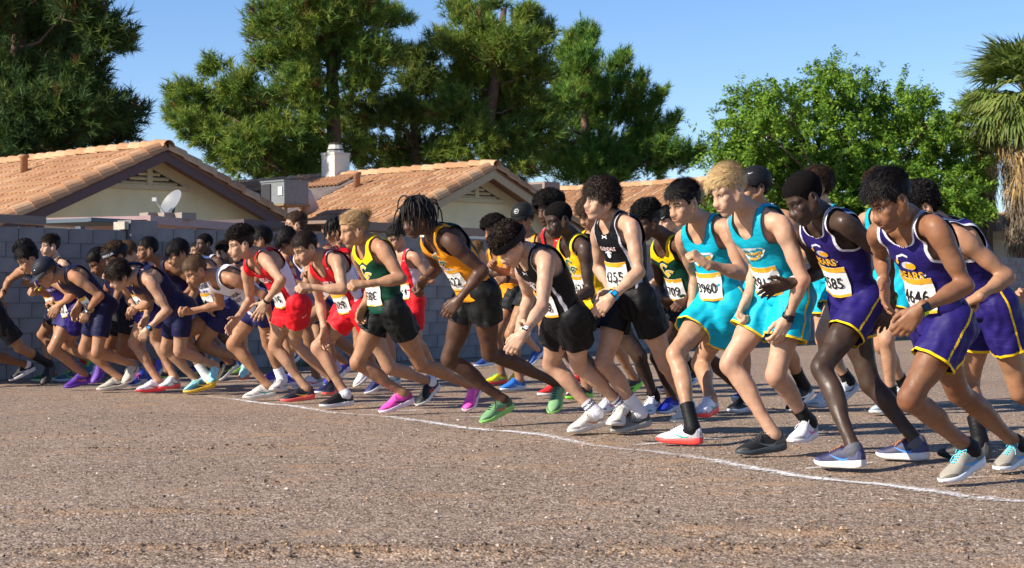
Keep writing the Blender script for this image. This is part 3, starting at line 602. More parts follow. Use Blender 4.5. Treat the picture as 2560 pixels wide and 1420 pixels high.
def palm(label, cx, cy, D, rad, trunk_bottom, skirt, seed, n_f=34):
    r = np.random.default_rng(seed); c = at_depth(cx, cy, D); base = V3(c[0], c[1], 0); root = empty('palm_tree', base); tag(root, label, 'tree', 'fan palms at the right edge')
    s = F_PX / D; Rm = rad / s; h = c[2]
    b = MB(); b.tube([(0, 0, 0), (0, 0, h * .5), (0, 0, h)], [.26, .22, .18], 10); b.build('trunk', BARK, root, True)
    # one fan leaf: stem and a fan of narrow leaflets with drooping tips
    def fan(seed2):
        rr = np.random.default_rng(seed2); V, Q, col = [], [], []; n = 0
        Ls = Rm * .45
        for a_ in np.linspace(-1.9, 1.9, 30):
            L = Rm * .62 * (1 - .12 * abs(a_)) * (.9 + .2 * rr.random()); w_ = .040
            d = V3(math.cos(a_ * .82), math.sin(a_ * .82), 0); sd = V3(-d[1], d[0], 0); pts = []
            for t, ww in ((0, .4), (.35, 1), (.7, .8), (1, .05)):
                pp = V3(Ls, 0, 0) + d * L * t + V3(0, 0, .04 * rr.normal() - .28 * L * t ** 2.5 * (1 + .6 * rr.random())); pts += [pp - sd * w_ * ww + V3(0, 0, .012), pp + sd * w_ * ww]
            V += pts; Q += [[n + 2 * i, n + 2 * i + 1, n + 2 * i + 3, n + 2 * i + 2] for i in range(3)]; n += 8
            g_ = np.array([(.17, .25, .05), (.13, .20, .048), (.23, .28, .07)][rr.integers(3)]); tip = g_ * .6 + V3(.17, .13, .05) * .4
            col += [g_] * 6 + [tip] * 2
        st = [V3(0, -.02, 0), V3(0, .02, 0), V3(Ls, .012, .0), V3(Ls, -.012, 0)]; V += st; Q += [[n, n + 1, n + 2, n + 3]]; col += [V3(.22, .19, .07)] * 4
        return mesh_np('frond', np.array(V), [np.array(Q)], [FROND], col=np.array(col), smooth=False)
    fans = [fan(seed * 10 + i) for i in range(4)]
    for i in range(n_f):
        el = math.radians(78 - 125 * (i / n_f) ** .9 + r.normal() * 6); az = i * 2.39996 + r.normal() * .2
        x = V3(math.cos(az) * math.cos(el), math.sin(az) * math.cos(el), math.sin(el)); y = nrm(np.cross(V3(0, 0, 1), x)); y = nrm(y + np.cross(x, y) * r.normal() * .25); z = np.cross(x, y)
        put('frond', fans[i % 4], root, np.stack([x, y, z], 1), V3(0, 0, h) + x * .1)
    # hanging skirt of dead leaves
    V, Q, col = [], [], []; n = 0
    y0, y1, w0 = skirt; z0 = at_depth(cx, y0, D)[2]; z1 = at_depth(cx, y1, D)[2]
    for i in range(2600):
        t = r.random(); z = z0 + (z1 - z0) * t * .92; az = r.random() * 6.283; R0 = (w0 / s) * (1.0 - .38 * t) * (.35 + .65 * r.random() ** .5)
        p = V3(math.cos(az) * R0 * .8, math.sin(az) * R0 * .8, z); L = .25 + .4 * r.random(); q = p + V3(math.cos(az) * .14 * r.normal(), math.sin(az) * .14 * r.normal(), -L); sd = V3(-math.sin(az), math.cos(az), 0) * (.008 + .014 * r.random()); sd = sd + r.normal(size=3) * .006
        V += [p - sd, p + sd, q]; Q.append([n, n + 1, n + 2]); n += 3; k = r.random(); cc = V3(.46, .32, .15) * (.5 + .7 * k) if t < .5 else V3(.22, .175, .13) * (.5 + .8 * k); col += [cc] * 3
    tag(link('dead_fronds', mesh_np('dead_fronds', np.array(V), [np.array(Q)], [FROND], col=np.array(col), smooth=False), root), kind='stuff')
palm('tall fan palm with a shaggy tan skirt of dead leaves at the right edge', 2562, 235, 44, 160, 640, (355, 640, 88), 31, 58)
palm('second fan palm half hidden between the leafy tree and the taller palm', 2458, 318, 47, 95, 600, (385, 560, 48), 32, 40)
# weeds at the foot of the wall
r = np.random.default_rng(9); V = []; 
for k in range(240):
    p = W0 + wd * (5.6 + r.normal() * .5) + wn * (.12 + .12 * r.random()); hgt = .05 + .10 * r.random(); d = r.normal(size=3) * .04; d[2] = hgt; s_ = V3(.008, .004, 0)
    V += [p - s_, p + s_, p + d]
tag(link('weeds', mesh_np('weeds', np.array(V), [np.arange(len(V)).reshape(-1, 3)], [mat('weed_green', (.06, .10, .025), rough=.8)], smooth=False)), kind='stuff')
# ------------------------------------------------------------ smooth-union surfaces for bodies and clothes
def d_cone(P, a, b, ra, rb):
    ab = b - a; L2 = ab @ ab + 1e-12
    t = np.clip(((P - a) @ ab) / L2, 0, 1)
    return np.linalg.norm(P - a - t[:, None] * ab, axis=1) - (ra + (rb - ra) * t)

def d_ell(P, c, ax, r):
    q = (P - c) @ ax.T; k0 = np.linalg.norm(q / r, axis=1); k1 = np.linalg.norm(q / (r * r), axis=1)
    return k0 * (k0 - 1) / (k1 + 1e-9)

def p_bbox(p):
    if p[0] == 'c':
        _, a, b, ra, rb = p
        return np.minimum(a - ra, b - rb), np.maximum(a + ra, b + rb)
    _, c, ax, r = p
    ext = np.sqrt(((ax * np.asarray(r)[:, None]) ** 2).sum(0))
    return c - ext, c + ext

def field(groups, h, offset=0.0, pad=.03):
    """groups: [(k, prims, subtractive prims)] - smooth union inside a group, plain union between groups"""
    lo = np.min([p_bbox(p)[0] for _, g, _ in groups for p in g], axis=0) - offset - pad
    hi = np.max([p_bbox(p)[1] for _, g, _ in groups for p in g], axis=0) + offset + pad
    n = np.ceil((hi - lo) / h).astype(int) + 1
    D = np.full(n, .05, np.float32)
    X = [lo[i] + h * np.arange(n[i]) for i in range(3)]
    for k, prims, subs in groups:
        glo = np.min([p_bbox(p)[0] for p in prims], axis=0) - offset - pad * .9
        ghi = np.max([p_bbox(p)[1] for p in prims], axis=0) + offset + pad * .9
        i0 = np.maximum(np.floor((glo - lo) / h).astype(int), 0); i1 = np.minimum(np.ceil((ghi - lo) / h).astype(int) + 1, n)
        S = np.zeros(i1 - i0, np.float32)
        reach = offset + max(4.0 * k, .016)
        for p in prims:
            a, b = p_bbox(p)
            j0 = np.maximum(np.floor((a - reach - lo) / h).astype(int), i0); j1 = np.minimum(np.ceil((b + reach - lo) / h).astype(int) + 1, i1)
            if np.any(j1 <= j0): continue
            gx = np.stack(np.meshgrid(*[X[i][j0[i]:j1[i]] for i in range(3)], indexing='ij'), -1).reshape(-1, 3)
            d = d_cone(gx, *p[1:]) if p[0] == 'c' else d_ell(gx, *p[1:])
            sl = tuple(slice(j0[i] - i0[i], j1[i] - i0[i]) for i in range(3))
            S[sl] += np.exp(-np.clip(d, -.2, .2) / k).reshape(j1 - j0).astype(np.float32)
        d = -k * np.log(S + 1e-9)
        for p in subs or ():
            a, b = p_bbox(p); kk = .004
            j0 = np.maximum(np.floor((a - .02 - lo) / h).astype(int), i0); j1 = np.minimum(np.ceil((b + .02 - lo) / h).astype(int) + 1, i1)
            gx = np.stack(np.meshgrid(*[X[i][j0[i]:j1[i]] for i in range(3)], indexing='ij'), -1).reshape(-1, 3)
            e = (d_cone(gx, *p[1:]) if p[0] == 'c' else d_ell(gx, *p[1:])).reshape(j1 - j0)
            sl = tuple(slice(j0[i] - i0[i], j1[i] - i0[i]) for i in range(3))
            hh = np.clip(.5 + .5 * (d[sl] + e) / kk, 0, 1)      # smooth subtraction
            d[sl] = np.where(-e > d[sl], -e, d[sl]) + kk * hh * (1 - hh) * .5
        sl = tuple(slice(i0[i], i1[i]) for i in range(3))
        D[sl] = np.minimum(D[sl], d)
    return D - offset, lo, h

_EDG = [(0, 1), (0, 2), (0, 4), (1, 3), (1, 5), (2, 3), (2, 6), (3, 7), (4, 5), (4, 6), (5, 7), (6, 7)]
def surface(D, lo, h):
    N = D < 0
    n = np.array(D.shape) - 1
    c = [(x, y, z) for x in (0, 1) for y in (0, 1) for z in (0, 1)]
    sub = lambda A, o: A[o[0]:o[0] + n[0], o[1]:o[1] + n[1], o[2]:o[2] + n[2]]
    any_ = np.zeros(n, bool); all_ = np.ones(n, bool)
    for o in c: s = sub(N, o); any_ |= s; all_ &= s
    I = np.argwhere(any_ & ~all_)
    d = np.stack([D[I[:, 0] + o[0], I[:, 1] + o[1], I[:, 2] + o[2]] for o in c], 1)
    acc = np.zeros((len(I), 3)); cnt = np.zeros(len(I)); C = np.array(c, float)
    for a, b in _EDG:
        da, db = d[:, a], d[:, b]; m = (da < 0) != (db < 0)
        t = np.where(m, da / np.where(m, da - db, 1), 0)
        acc += np.where(m[:, None], C[a] + t[:, None] * (C[b] - C[a]), 0); cnt += m
    V = lo + h * (I + acc / cnt[:, None])
    M = np.full(n, -1, np.int32); M[I[:, 0], I[:, 1], I[:, 2]] = np.arange(len(I))
    Q = []
    for ax in range(3):
        o1 = [0, 0, 0]; o1[ax] = 1
        sa = [slice(0, D.shape[i] - o1[i]) for i in range(3)]; sb = [slice(o1[i], None) for i in range(3)]
        E = np.argwhere(N[tuple(sa)] != N[tuple(sb)])
        b, cc = [(1, 2), (2, 0), (0, 1)][ax]
        ok = (E[:, b] > 0) & (E[:, cc] > 0) & (E[:, b] < D.shape[b] - 1) & (E[:, cc] < D.shape[cc] - 1)
        E = E[ok]
        if not len(E): continue
        def g(db, dc):
            e = E.copy(); e[:, b] -= db; e[:, cc] -= dc; return M[e[:, 0], e[:, 1], e[:, 2]]
        q = np.stack([g(1, 1), g(0, 1), g(0, 0), g(1, 0)], 1)
        inside = N[E[:, 0], E[:, 1], E[:, 2]]
        Q.append(np.where(inside[:, None], q, q[:, ::-1]))
    return V, np.concatenate(Q)

def tris(Q): return np.concatenate([Q[:, [0, 1, 2]], Q[:, [0, 2, 3]]])

def vnormals(V, T):
    n = np.cross(V[T[:, 1]] - V[T[:, 0]], V[T[:, 2]] - V[T[:, 0]]); N = np.zeros_like(V)
    for i in range(3): np.add.at(N, T[:, i], n)
    return N / (np.linalg.norm(N, axis=1)[:, None] + 1e-12)

def split(V, T, s):
    """cuts a triangle mesh along s = 0; returns V, T, label (True where s < 0)"""
    s = np.where(np.abs(s) < 1e-7, 1e-7, s); neg = s < 0; c = neg[T].sum(1)
    keep = (c == 0) | (c == 3); out = [T[keep]]; lab = [c[keep] == 3]
    X = T[~keep]
    if len(X):
        single_neg = neg[X].sum(1) == 1
        odd = np.where(single_neg[:, None], neg[X], ~neg[X]).argmax(1); r = np.arange(len(X))
        a, b, d = X[r, odd], X[r, (odd + 1) % 3], X[r, (odd + 2) % 3]
        E = np.concatenate([np.stack([a, b], 1), np.stack([a, d], 1)]); Es = np.sort(E, 1)
        u, inv = np.unique(Es, axis=0, return_inverse=True); inv = inv.ravel()
        t = s[u[:, 0]] / (s[u[:, 0]] - s[u[:, 1]])
        NV = V[u[:, 0]] + t[:, None] * (V[u[:, 1]] - V[u[:, 0]])
        e1 = len(V) + inv[:len(X)]; e2 = len(V) + inv[len(X):]; V = np.concatenate([V, NV])
        out += [np.stack([a, e1, e2], 1), np.stack([e1, b, d], 1), np.stack([e1, d, e2], 1)]
        lab += [single_neg, ~single_neg, ~single_neg]
    return V, np.concatenate(out), np.concatenate(lab)

def compact(V, T):
    u, inv = np.unique(T, return_inverse=True)
    return V[u], inv.reshape(T.shape)
# skeletons: joint positions in metres (x, y, z)
JOINTS = {
 'purple_right': (1.000, {'hipL': (1.981, 7.905, 0.726), 'hipR': (1.912, 8.067, 0.724), 'neck': (1.769, 7.815, 1.194), 'head': (1.666, 7.715, 1.276), 'toL': (1.925, 7.882, 0.008), 'heL': (2.141, 8.045, 0.090), 'shL': (1.842, 7.635, 1.158), 'elL': (1.966, 7.630, 0.900), 'wrL': (1.738, 7.533, 0.794), 'haL': (1.670, 7.548, 0.710), 'toR': (2.327, 8.442, 0.008), 'heR': (2.513, 8.635, 0.044), 'shR': (1.657, 7.956, 1.146), 'elR': (1.730, 8.231, 1.037), 'wrR': (1.695, 8.021, 0.915), 'haR': (1.688, 7.972, 0.837), 'knL': (1.769, 7.843, 0.400), 'knR': (2.113, 8.330, 0.399)}),
 'purple_dark': (1.000, {'hipL': (1.826, 9.089, 0.834), 'hipR': (1.757, 9.251, 0.838), 'neck': (1.578, 8.964, 1.276), 'head': (1.481, 8.870, 1.354), 'toL': (1.532, 8.843, 0.008), 'heL': (1.721, 8.654, 0.013), 'shL': (1.666, 8.798, 1.226), 'elL': (1.893, 8.913, 1.058), 'wrL': (1.945, 9.040, 0.830), 'haL': (1.897, 9.048, 0.713), 'toR': (1.930, 9.241, 0.008), 'heR': (2.131, 9.064, 0.013), 'shR': (1.531, 9.148, 1.187), 'elR': (1.642, 9.360, 0.995), 'wrR': (1.455, 9.177, 0.929), 'haR': (1.335, 9.195, 0.897), 'knL': (1.568, 8.922, 0.497), 'knR': (1.872, 9.214, 0.404)}),
 'teal_blond': (1.000, {'hipL': (1.515, 9.409, 0.868), 'hipR': (1.416, 9.555, 0.874), 'neck': (1.242, 9.281, 1.308), 'head': (1.141, 9.190, 1.414), 'toL': (1.499, 9.404, 0.067), 'heL': (1.645, 9.632, 0.090), 'shL': (1.410, 9.189, 1.238), 'elL': (1.515, 9.171, 0.947), 'wrL': (1.447, 9.269, 0.737), 'haL': (1.400, 9.271, 0.632), 'toR': (1.193, 9.383, 0.008), 'heR': (1.461, 9.468, 0.035), 'shR': (1.196, 9.477, 1.246), 'elR': (1.339, 9.615, 1.013), 'wrR': (1.259, 9.478, 0.831), 'haR': (1.231, 9.500, 0.742), 'knL': (1.401, 9.366, 0.440), 'knR': (1.177, 9.528, 0.495)}),
 'teal_dark': (1.000, {'hipL': (1.322, 10.528, 0.821), 'hipR': (1.218, 10.670, 0.821), 'neck': (1.129, 10.463, 1.313), 'head': (1.020, 10.357, 1.408), 'toL': (1.080, 10.304, 0.147), 'heL': (1.209, 10.539, 0.170), 'shL': (1.266, 10.345, 1.268), 'elL': (1.355, 10.305, 0.992), 'wrL': (1.118, 10.196, 1.054), 'haL': (1.041, 10.200, 1.122), 'toR': (0.852, 10.352, 0.008), 'heR': (1.088, 10.197, 0.004), 'shR': (1.031, 10.618, 1.213), 'elR': (1.124, 10.793, 0.980), 'wrR': (1.085, 10.658, 0.783), 'haR': (1.070, 10.606, 0.710), 'knL': (1.152, 10.801, 0.454), 'knR': (0.970, 10.458, 0.518)}),
 'black_4355': (1.000, {'hipL': (0.790, 10.872, 0.856), 'hipR': (0.677, 11.007, 0.856), 'neck': (0.617, 10.819, 1.359), 'head': (0.549, 10.749, 1.453), 'toL': (1.029, 11.131, 0.054), 'heL': (1.162, 11.362, 0.076), 'shL': (0.725, 10.672, 1.293), 'elL': (0.763, 10.582, 1.009), 'wrL': (0.590, 10.503, 0.858), 'haL': (0.507, 10.508, 0.767), 'toR': (0.617, 10.983, 0.008), 'heR': (0.862, 11.117, 0.050), 'shR': (0.544, 10.998, 1.276), 'elR': (0.552, 11.141, 1.038), 'wrR': (0.615, 10.945, 0.908), 'haR': (0.561, 11.016, 0.881), 'knL': (0.967, 11.033, 0.434), 'knR': (0.569, 10.951, 0.452)}),
 'black_338': (1.000, {'hipL': (0.367, 10.705, 0.743), 'hipR': (0.294, 10.865, 0.742), 'neck': (0.097, 10.589, 1.138), 'head': (-0.009, 10.500, 1.182), 'toL': (0.614, 10.919, 0.055), 'heL': (0.734, 11.156, 0.088), 'shL': (0.206, 10.445, 1.083), 'elL': (0.176, 10.332, 0.799), 'wrL': (0.062, 10.179, 0.651), 'haL': (-0.013, 10.175, 0.563), 'toR': (0.348, 10.954, 0.008), 'heR': (0.581, 11.106, 0.055), 'shR': (0.066, 10.783, 1.055), 'elR': (0.104, 10.967, 0.856), 'wrR': (0.049, 10.780, 0.709), 'haR': (0.030, 10.700, 0.670), 'knL': (0.414, 10.952, 0.437), 'knR': (0.245, 11.113, 0.437)}),
 'orange_dreads': (1.000, {'hipL': (-0.189, 11.609, 0.905), 'hipR': (-0.278, 11.761, 0.912), 'neck': (-0.513, 11.467, 1.303), 'head': (-0.608, 11.392, 1.387), 'toL': (0.275, 11.981, 0.070), 'heL': (0.340, 12.178, 0.238), 'shL': (-0.393, 11.332, 1.223), 'elL': (-0.188, 11.377, 1.037), 'wrL': (-0.346, 11.343, 0.848), 'haL': (-0.420, 11.339, 0.766), 'toR': (-0.206, 11.865, 0.008), 'heR': (-0.001, 12.024, 0.104), 'shR': (-0.549, 11.646, 1.202), 'elR': (-0.502, 11.880, 1.069), 'wrR': (-0.592, 11.658, 0.971), 'haR': (-0.646, 11.631, 0.892), 'knL': (-0.150, 11.820, 0.490), 'knR': (-0.425, 11.857, 0.452)}),
 'green_blond': (1.000, {'hipL': (-0.861, 12.751, 0.781), 'hipR': (-0.957, 12.898, 0.783), 'neck': (-1.046, 12.718, 1.283), 'head': (-1.131, 12.651, 1.360), 'toL': (-0.342, 13.195, 0.008), 'heL': (-0.267, 13.415, 0.146), 'shL': (-0.932, 12.578, 1.223), 'elL': (-0.784, 12.511, 1.004), 'wrL': (-1.045, 12.465, 0.964), 'haL': (-1.132, 12.435, 0.964), 'toR': (-0.972, 12.941, 0.008), 'heR': (-0.740, 13.081, 0.088), 'shR': (-1.128, 12.882, 1.184), 'elR': (-1.044, 13.051, 0.943), 'wrR': (-1.077, 12.846, 0.819), 'haR': (-1.117, 12.846, 0.726), 'knL': (-0.677, 13.040, 0.371), 'knR': (-1.139, 12.931, 0.391)}),
 'red_moustache': (1.000, {'hipL': (-1.174, 13.700, 0.777), 'hipR': (-1.273, 13.845, 0.770), 'neck': (-1.475, 13.575, 1.197), 'head': (-1.577, 13.496, 1.254), 'toL': (-0.738, 13.926, 0.008), 'heL': (-0.594, 14.105, 0.148), 'shL': (-1.334, 13.458, 1.154), 'elL': (-1.279, 13.306, 0.933), 'wrL': (-1.518, 13.310, 0.948), 'haL': (-1.609, 13.266, 0.954), 'toR': (-1.501, 13.727, 0.008), 'heR': (-1.262, 13.876, 0.024), 'shR': (-1.546, 13.737, 1.082), 'elR': (-1.514, 13.888, 0.824), 'wrR': (-1.471, 13.768, 0.619), 'haR': (-1.473, 13.820, 0.546), 'knL': (-0.960, 13.772, 0.319), 'knR': (-1.534, 13.889, 0.478)}),
 'red_curly': (1.000, {'hipL': (-1.753, 14.335, 0.827), 'hipR': (-1.842, 14.486, 0.821), 'neck': (-2.066, 14.200, 1.230), 'head': (-2.167, 14.121, 1.302), 'toL': (-1.539, 14.511, 0.062), 'heL': (-1.475, 14.769, 0.098), 'shL': (-1.966, 14.050, 1.175), 'elL': (-1.821, 13.885, 1.009), 'wrL': (-1.962, 14.028, 0.840), 'haL': (-2.014, 14.020, 0.748), 'toR': (-1.905, 14.503, 0.008), 'heR': (-1.647, 14.613, 0.037), 'shR': (-2.156, 14.342, 1.102), 'elR': (-2.154, 14.474, 0.849), 'wrR': (-2.234, 14.296, 0.707), 'haR': (-2.286, 14.244, 0.640), 'knL': (-1.809, 14.617, 0.490), 'knR': (-1.972, 14.609, 0.468)}),
 'white_front': (1.000, {'hipL': (-2.090, 14.845, 0.822), 'hipR': (-2.179, 14.997, 0.816), 'neck': (-2.482, 14.669, 1.063), 'head': (-2.613, 14.573, 1.103), 'toL': (-2.025, 14.902, 0.079), 'heL': (-1.964, 15.163, 0.077), 'shL': (-2.318, 14.565, 1.037), 'elL': (-2.067, 14.637, 0.895), 'wrL': (-2.006, 14.740, 0.653), 'haL': (-1.998, 14.810, 0.587), 'toR': (-2.289, 14.986, 0.008), 'heR': (-2.039, 15.114, 0.032), 'shR': (-2.497, 14.864, 0.982), 'elR': (-2.498, 15.079, 0.814), 'wrR': (-2.760, 15.026, 0.762), 'haR': (-2.839, 14.966, 0.769), 'knL': (-2.086, 15.056, 0.487), 'knR': (-2.388, 15.043, 0.477)}),
 'white_behind': (1.000, {'hipL': (-2.595, 15.916, 0.773), 'hipR': (-2.690, 16.064, 0.773), 'neck': (-2.861, 15.831, 1.213), 'head': (-2.983, 15.742, 1.281), 'toL': (-2.453, 16.028, 0.124), 'heL': (-2.446, 16.258, 0.263), 'shL': (-2.726, 15.707, 1.140), 'elL': (-2.564, 15.558, 0.975), 'wrL': (-2.645, 15.741, 0.825), 'haL': (-2.704, 15.790, 0.775), 'toR': (-2.961, 15.942, 0.008), 'heR': (-2.708, 16.054, 0.067), 'shR': (-2.912, 16.000, 1.095), 'elR': (-2.927, 16.223, 0.936), 'wrR': (-2.938, 16.000, 0.839), 'haR': (-2.976, 15.924, 0.801), 'knL': (-2.846, 16.080, 0.446), 'knR': (-2.995, 15.986, 0.520)}),
 'navy_watch': (1.000, {'hipL': (-2.940, 15.705, 0.799), 'hipR': (-3.025, 15.859, 0.793), 'neck': (-3.318, 15.556, 1.086), 'head': (-3.448, 15.468, 1.080), 'toL': (-2.718, 15.864, 0.093), 'heL': (-2.697, 16.108, 0.205), 'shL': (-3.174, 15.436, 1.030), 'elL': (-3.020, 15.431, 0.768), 'wrL': (-3.194, 15.420, 0.604), 'haL': (-3.241, 15.403, 0.527), 'toR': (-2.964, 15.975, 0.008), 'heR': (-2.863, 16.225, 0.031), 'shR': (-3.349, 15.729, 0.968), 'elR': (-3.289, 15.962, 0.834), 'wrR': (-3.286, 15.768, 0.689), 'haR': (-3.318, 15.716, 0.623), 'knL': (-2.971, 15.730, 0.403), 'knR': (-3.154, 16.042, 0.414)}),
 'cap_navy': (1.000, {'hipL': (-3.766, 16.248, 0.809), 'hipR': (-3.852, 16.401, 0.806), 'neck': (-4.097, 16.130, 1.117), 'head': (-4.239, 16.034, 1.117), 'toL': (-3.597, 16.371, 0.080), 'heL': (-3.544, 16.597, 0.215), 'shL': (-3.966, 16.001, 1.078), 'elL': (-3.754, 16.036, 0.904), 'wrL': (-3.903, 16.167, 0.769), 'haL': (-3.927, 16.136, 0.676), 'toR': (-3.883, 16.461, 0.008), 'heR': (-3.632, 16.586, 0.044), 'shR': (-4.155, 16.308, 1.020), 'elR': (-4.017, 16.510, 0.868), 'wrR': (-4.010, 16.272, 0.819), 'haR': (-4.048, 16.323, 0.743), 'knL': (-3.819, 16.197, 0.382), 'knR': (-4.006, 16.482, 0.406)}),
 'purple_207': (1.000, {'hipL': (-4.117, 16.699, 0.752), 'hipR': (-4.208, 16.850, 0.748), 'neck': (-4.421, 16.600, 1.171), 'head': (-4.533, 16.524, 1.253), 'toL': (-3.987, 16.796, 0.068), 'heL': (-3.901, 16.984, 0.241), 'shL': (-4.302, 16.463, 1.060), 'elL': (-4.088, 16.363, 0.919), 'wrL': (-4.247, 16.516, 0.819), 'haL': (-4.312, 16.497, 0.731), 'toR': (-4.294, 16.875, 0.008), 'heR': (-4.068, 17.027, 0.077), 'shR': (-4.499, 16.748, 1.039), 'elR': (-4.470, 17.001, 0.936), 'wrR': (-4.536, 16.764, 0.949), 'haR': (-4.578, 16.682, 0.955), 'knL': (-4.281, 16.943, 0.427), 'knR': (-4.367, 16.751, 0.401)}),
 'navy_adidas': (1.000, {'hipL': (-3.685, 16.993, 0.774), 'hipR': (-3.771, 17.147, 0.774), 'neck': (-3.846, 16.990, 1.141), 'head': (-3.964, 16.911, 1.232), 'toL': (-3.512, 17.119, 0.049), 'heL': (-3.464, 17.346, 0.185), 'shL': (-3.713, 16.863, 1.086), 'elL': (-3.772, 16.715, 0.841), 'wrL': (-3.955, 16.839, 0.745), 'haL': (-4.047, 16.814, 0.707), 'toR': (-3.755, 17.241, 0.008), 'heR': (-3.631, 17.475, 0.053), 'shR': (-3.909, 17.153, 1.025), 'elR': (-4.028, 17.317, 0.841), 'wrR': (-4.065, 17.084, 0.763), 'haR': (-4.102, 17.017, 0.712), 'knL': (-3.770, 16.988, 0.384), 'knR': (-3.969, 17.315, 0.415)}),
 'headband_left': (1.000, {'hipL': (-3.249, 16.071, 0.790), 'hipR': (-3.333, 16.225, 0.790), 'neck': (-3.511, 16.000, 1.149), 'head': (-3.590, 15.946, 1.258), 'toL': (-3.211, 16.105, 0.041), 'heL': (-3.106, 16.353, 0.053), 'shL': (-3.384, 15.868, 1.085), 'elL': (-3.276, 15.810, 0.840), 'wrL': (-3.424, 15.990, 0.779), 'haL': (-3.422, 15.894, 0.780), 'toR': (-3.453, 16.222, 0.008), 'heR': (-3.242, 16.387, 0.020), 'shR': (-3.569, 16.178, 1.065), 'elR': (-3.554, 16.363, 0.866), 'wrR': (-3.471, 16.150, 0.791), 'haR': (-3.512, 16.226, 0.766), 'knL': (-3.311, 16.336, 0.500), 'knR': (-3.518, 16.362, 0.470)}),
 'brown_navy': (1.045, {'hipL': (-3.851, 20.001, 0.878), 'hipR': (-3.951, 20.161, 0.878), 'neck': (-4.203, 19.893, 1.264), 'head': (-4.318, 19.821, 1.400), 'shL': (-3.976, 19.938, 1.286), 'shR': (-4.296, 20.062, 1.212), 'elL': (-3.805, 19.808, 1.045), 'wrL': (-3.981, 19.735, 0.878), 'haL': (-4.054, 19.714, 0.825), 'elR': (-4.412, 20.070, 0.940), 'wrR': (-4.550, 19.897, 1.076), 'haR': (-4.596, 19.832, 1.139), 'knR': (-4.276, 19.970, 0.627), 'heR': (-4.105, 20.052, 0.031), 'toR': (-4.318, 19.919, 0.010), 'knL': (-3.802, 20.020, 0.470), 'heL': (-3.449, 20.265, 0.167), 'toL': (-3.627, 20.154, 0.010)}),
 'behind_brown': (1.030, {'hipL': (-3.284, 18.290, 0.865), 'hipR': (-3.382, 18.447, 0.865), 'neck': (-3.630, 18.183, 1.246), 'head': (-3.744, 18.112, 1.380), 'shL': (-3.477, 18.054, 1.205), 'shR': (-3.722, 18.350, 1.195), 'elL': (-3.238, 18.100, 1.030), 'wrL': (-3.412, 18.028, 0.865), 'haL': (-3.484, 18.007, 0.814), 'elR': (-3.836, 18.358, 0.927), 'wrR': (-3.973, 18.187, 1.061), 'haR': (-4.018, 18.123, 1.123), 'knR': (-3.702, 18.259, 0.618), 'heR': (-3.534, 18.340, 0.031), 'toR': (-3.744, 18.209, 0.010), 'knL': (-3.235, 18.308, 0.463), 'heL': (-2.888, 18.550, 0.165), 'toL': (-3.062, 18.440, 0.010)}),
 'curly_left': (1.000, {'hipL': (-4.655, 18.277, 0.772), 'hipR': (-4.742, 18.429, 0.772), 'neck': (-4.908, 18.222, 1.208), 'head': (-5.015, 18.155, 1.361), 'toL': (-4.455, 18.411, 0.077), 'heL': (-4.444, 18.664, 0.167), 'shL': (-4.788, 18.085, 1.108), 'elL': (-4.624, 17.930, 0.953), 'wrL': (-4.727, 18.111, 0.830), 'haL': (-4.781, 18.185, 0.844), 'toR': (-4.794, 18.489, 0.008), 'heR': (-4.566, 18.631, 0.018), 'shR': (-5.096, 18.317, 1.176), 'elR': (-5.279, 18.499, 1.088), 'wrR': (-5.303, 18.313, 0.938), 'haR': (-5.303, 18.266, 0.861), 'knL': (-4.734, 18.348, 0.392), 'knR': (-4.967, 18.597, 0.494)}),
 'pale_upright': (0.923, {'hipL': (-4.677, 18.568, 0.831), 'hipR': (-4.760, 18.712, 0.831), 'neck': (-4.814, 18.584, 1.283), 'head': (-4.862, 18.557, 1.435), 'shL': (-4.694, 18.451, 1.241), 'shR': (-4.902, 18.736, 1.237), 'elL': (-4.530, 18.461, 1.015), 'wrL': (-4.707, 18.380, 0.904), 'haL': (-4.775, 18.351, 0.877), 'elR': (-4.963, 18.786, 0.987), 'wrR': (-5.097, 18.613, 1.034), 'haR': (-5.147, 18.552, 1.070), 'knR': (-4.956, 18.609, 0.480), 'heR': (-4.835, 18.658, 0.018), 'toR': (-5.043, 18.538, 0.009), 'knL': (-4.672, 18.560, 0.434), 'heL': (-4.410, 18.733, 0.111), 'toL': (-4.585, 18.631, 0.009)}),
 'runaway_black': (1.000, {'hipL': (-5.191, 17.528, 0.786), 'hipR': (-5.293, 17.671, 0.786), 'neck': (-5.567, 17.397, 1.153), 'head': (-5.671, 17.331, 1.310), 'toL': (-4.765, 17.901, 0.008), 'heL': (-4.714, 18.101, 0.179), 'shL': (-5.404, 17.292, 1.071), 'elL': (-5.242, 17.338, 0.795), 'wrL': (-5.278, 17.324, 0.520), 'haL': (-5.331, 17.303, 0.403), 'toR': (-5.503, 17.531, 0.008), 'heR': (-5.222, 17.525, -0.022), 'shR': (-5.627, 17.560, 1.036), 'elR': (-5.700, 17.534, 0.677), 'wrR': (-5.832, 17.334, 0.641), 'haR': (-5.908, 17.384, 0.681), 'knL': (-4.949, 17.693, 0.397), 'knR': (-5.508, 17.682, 0.313)}),
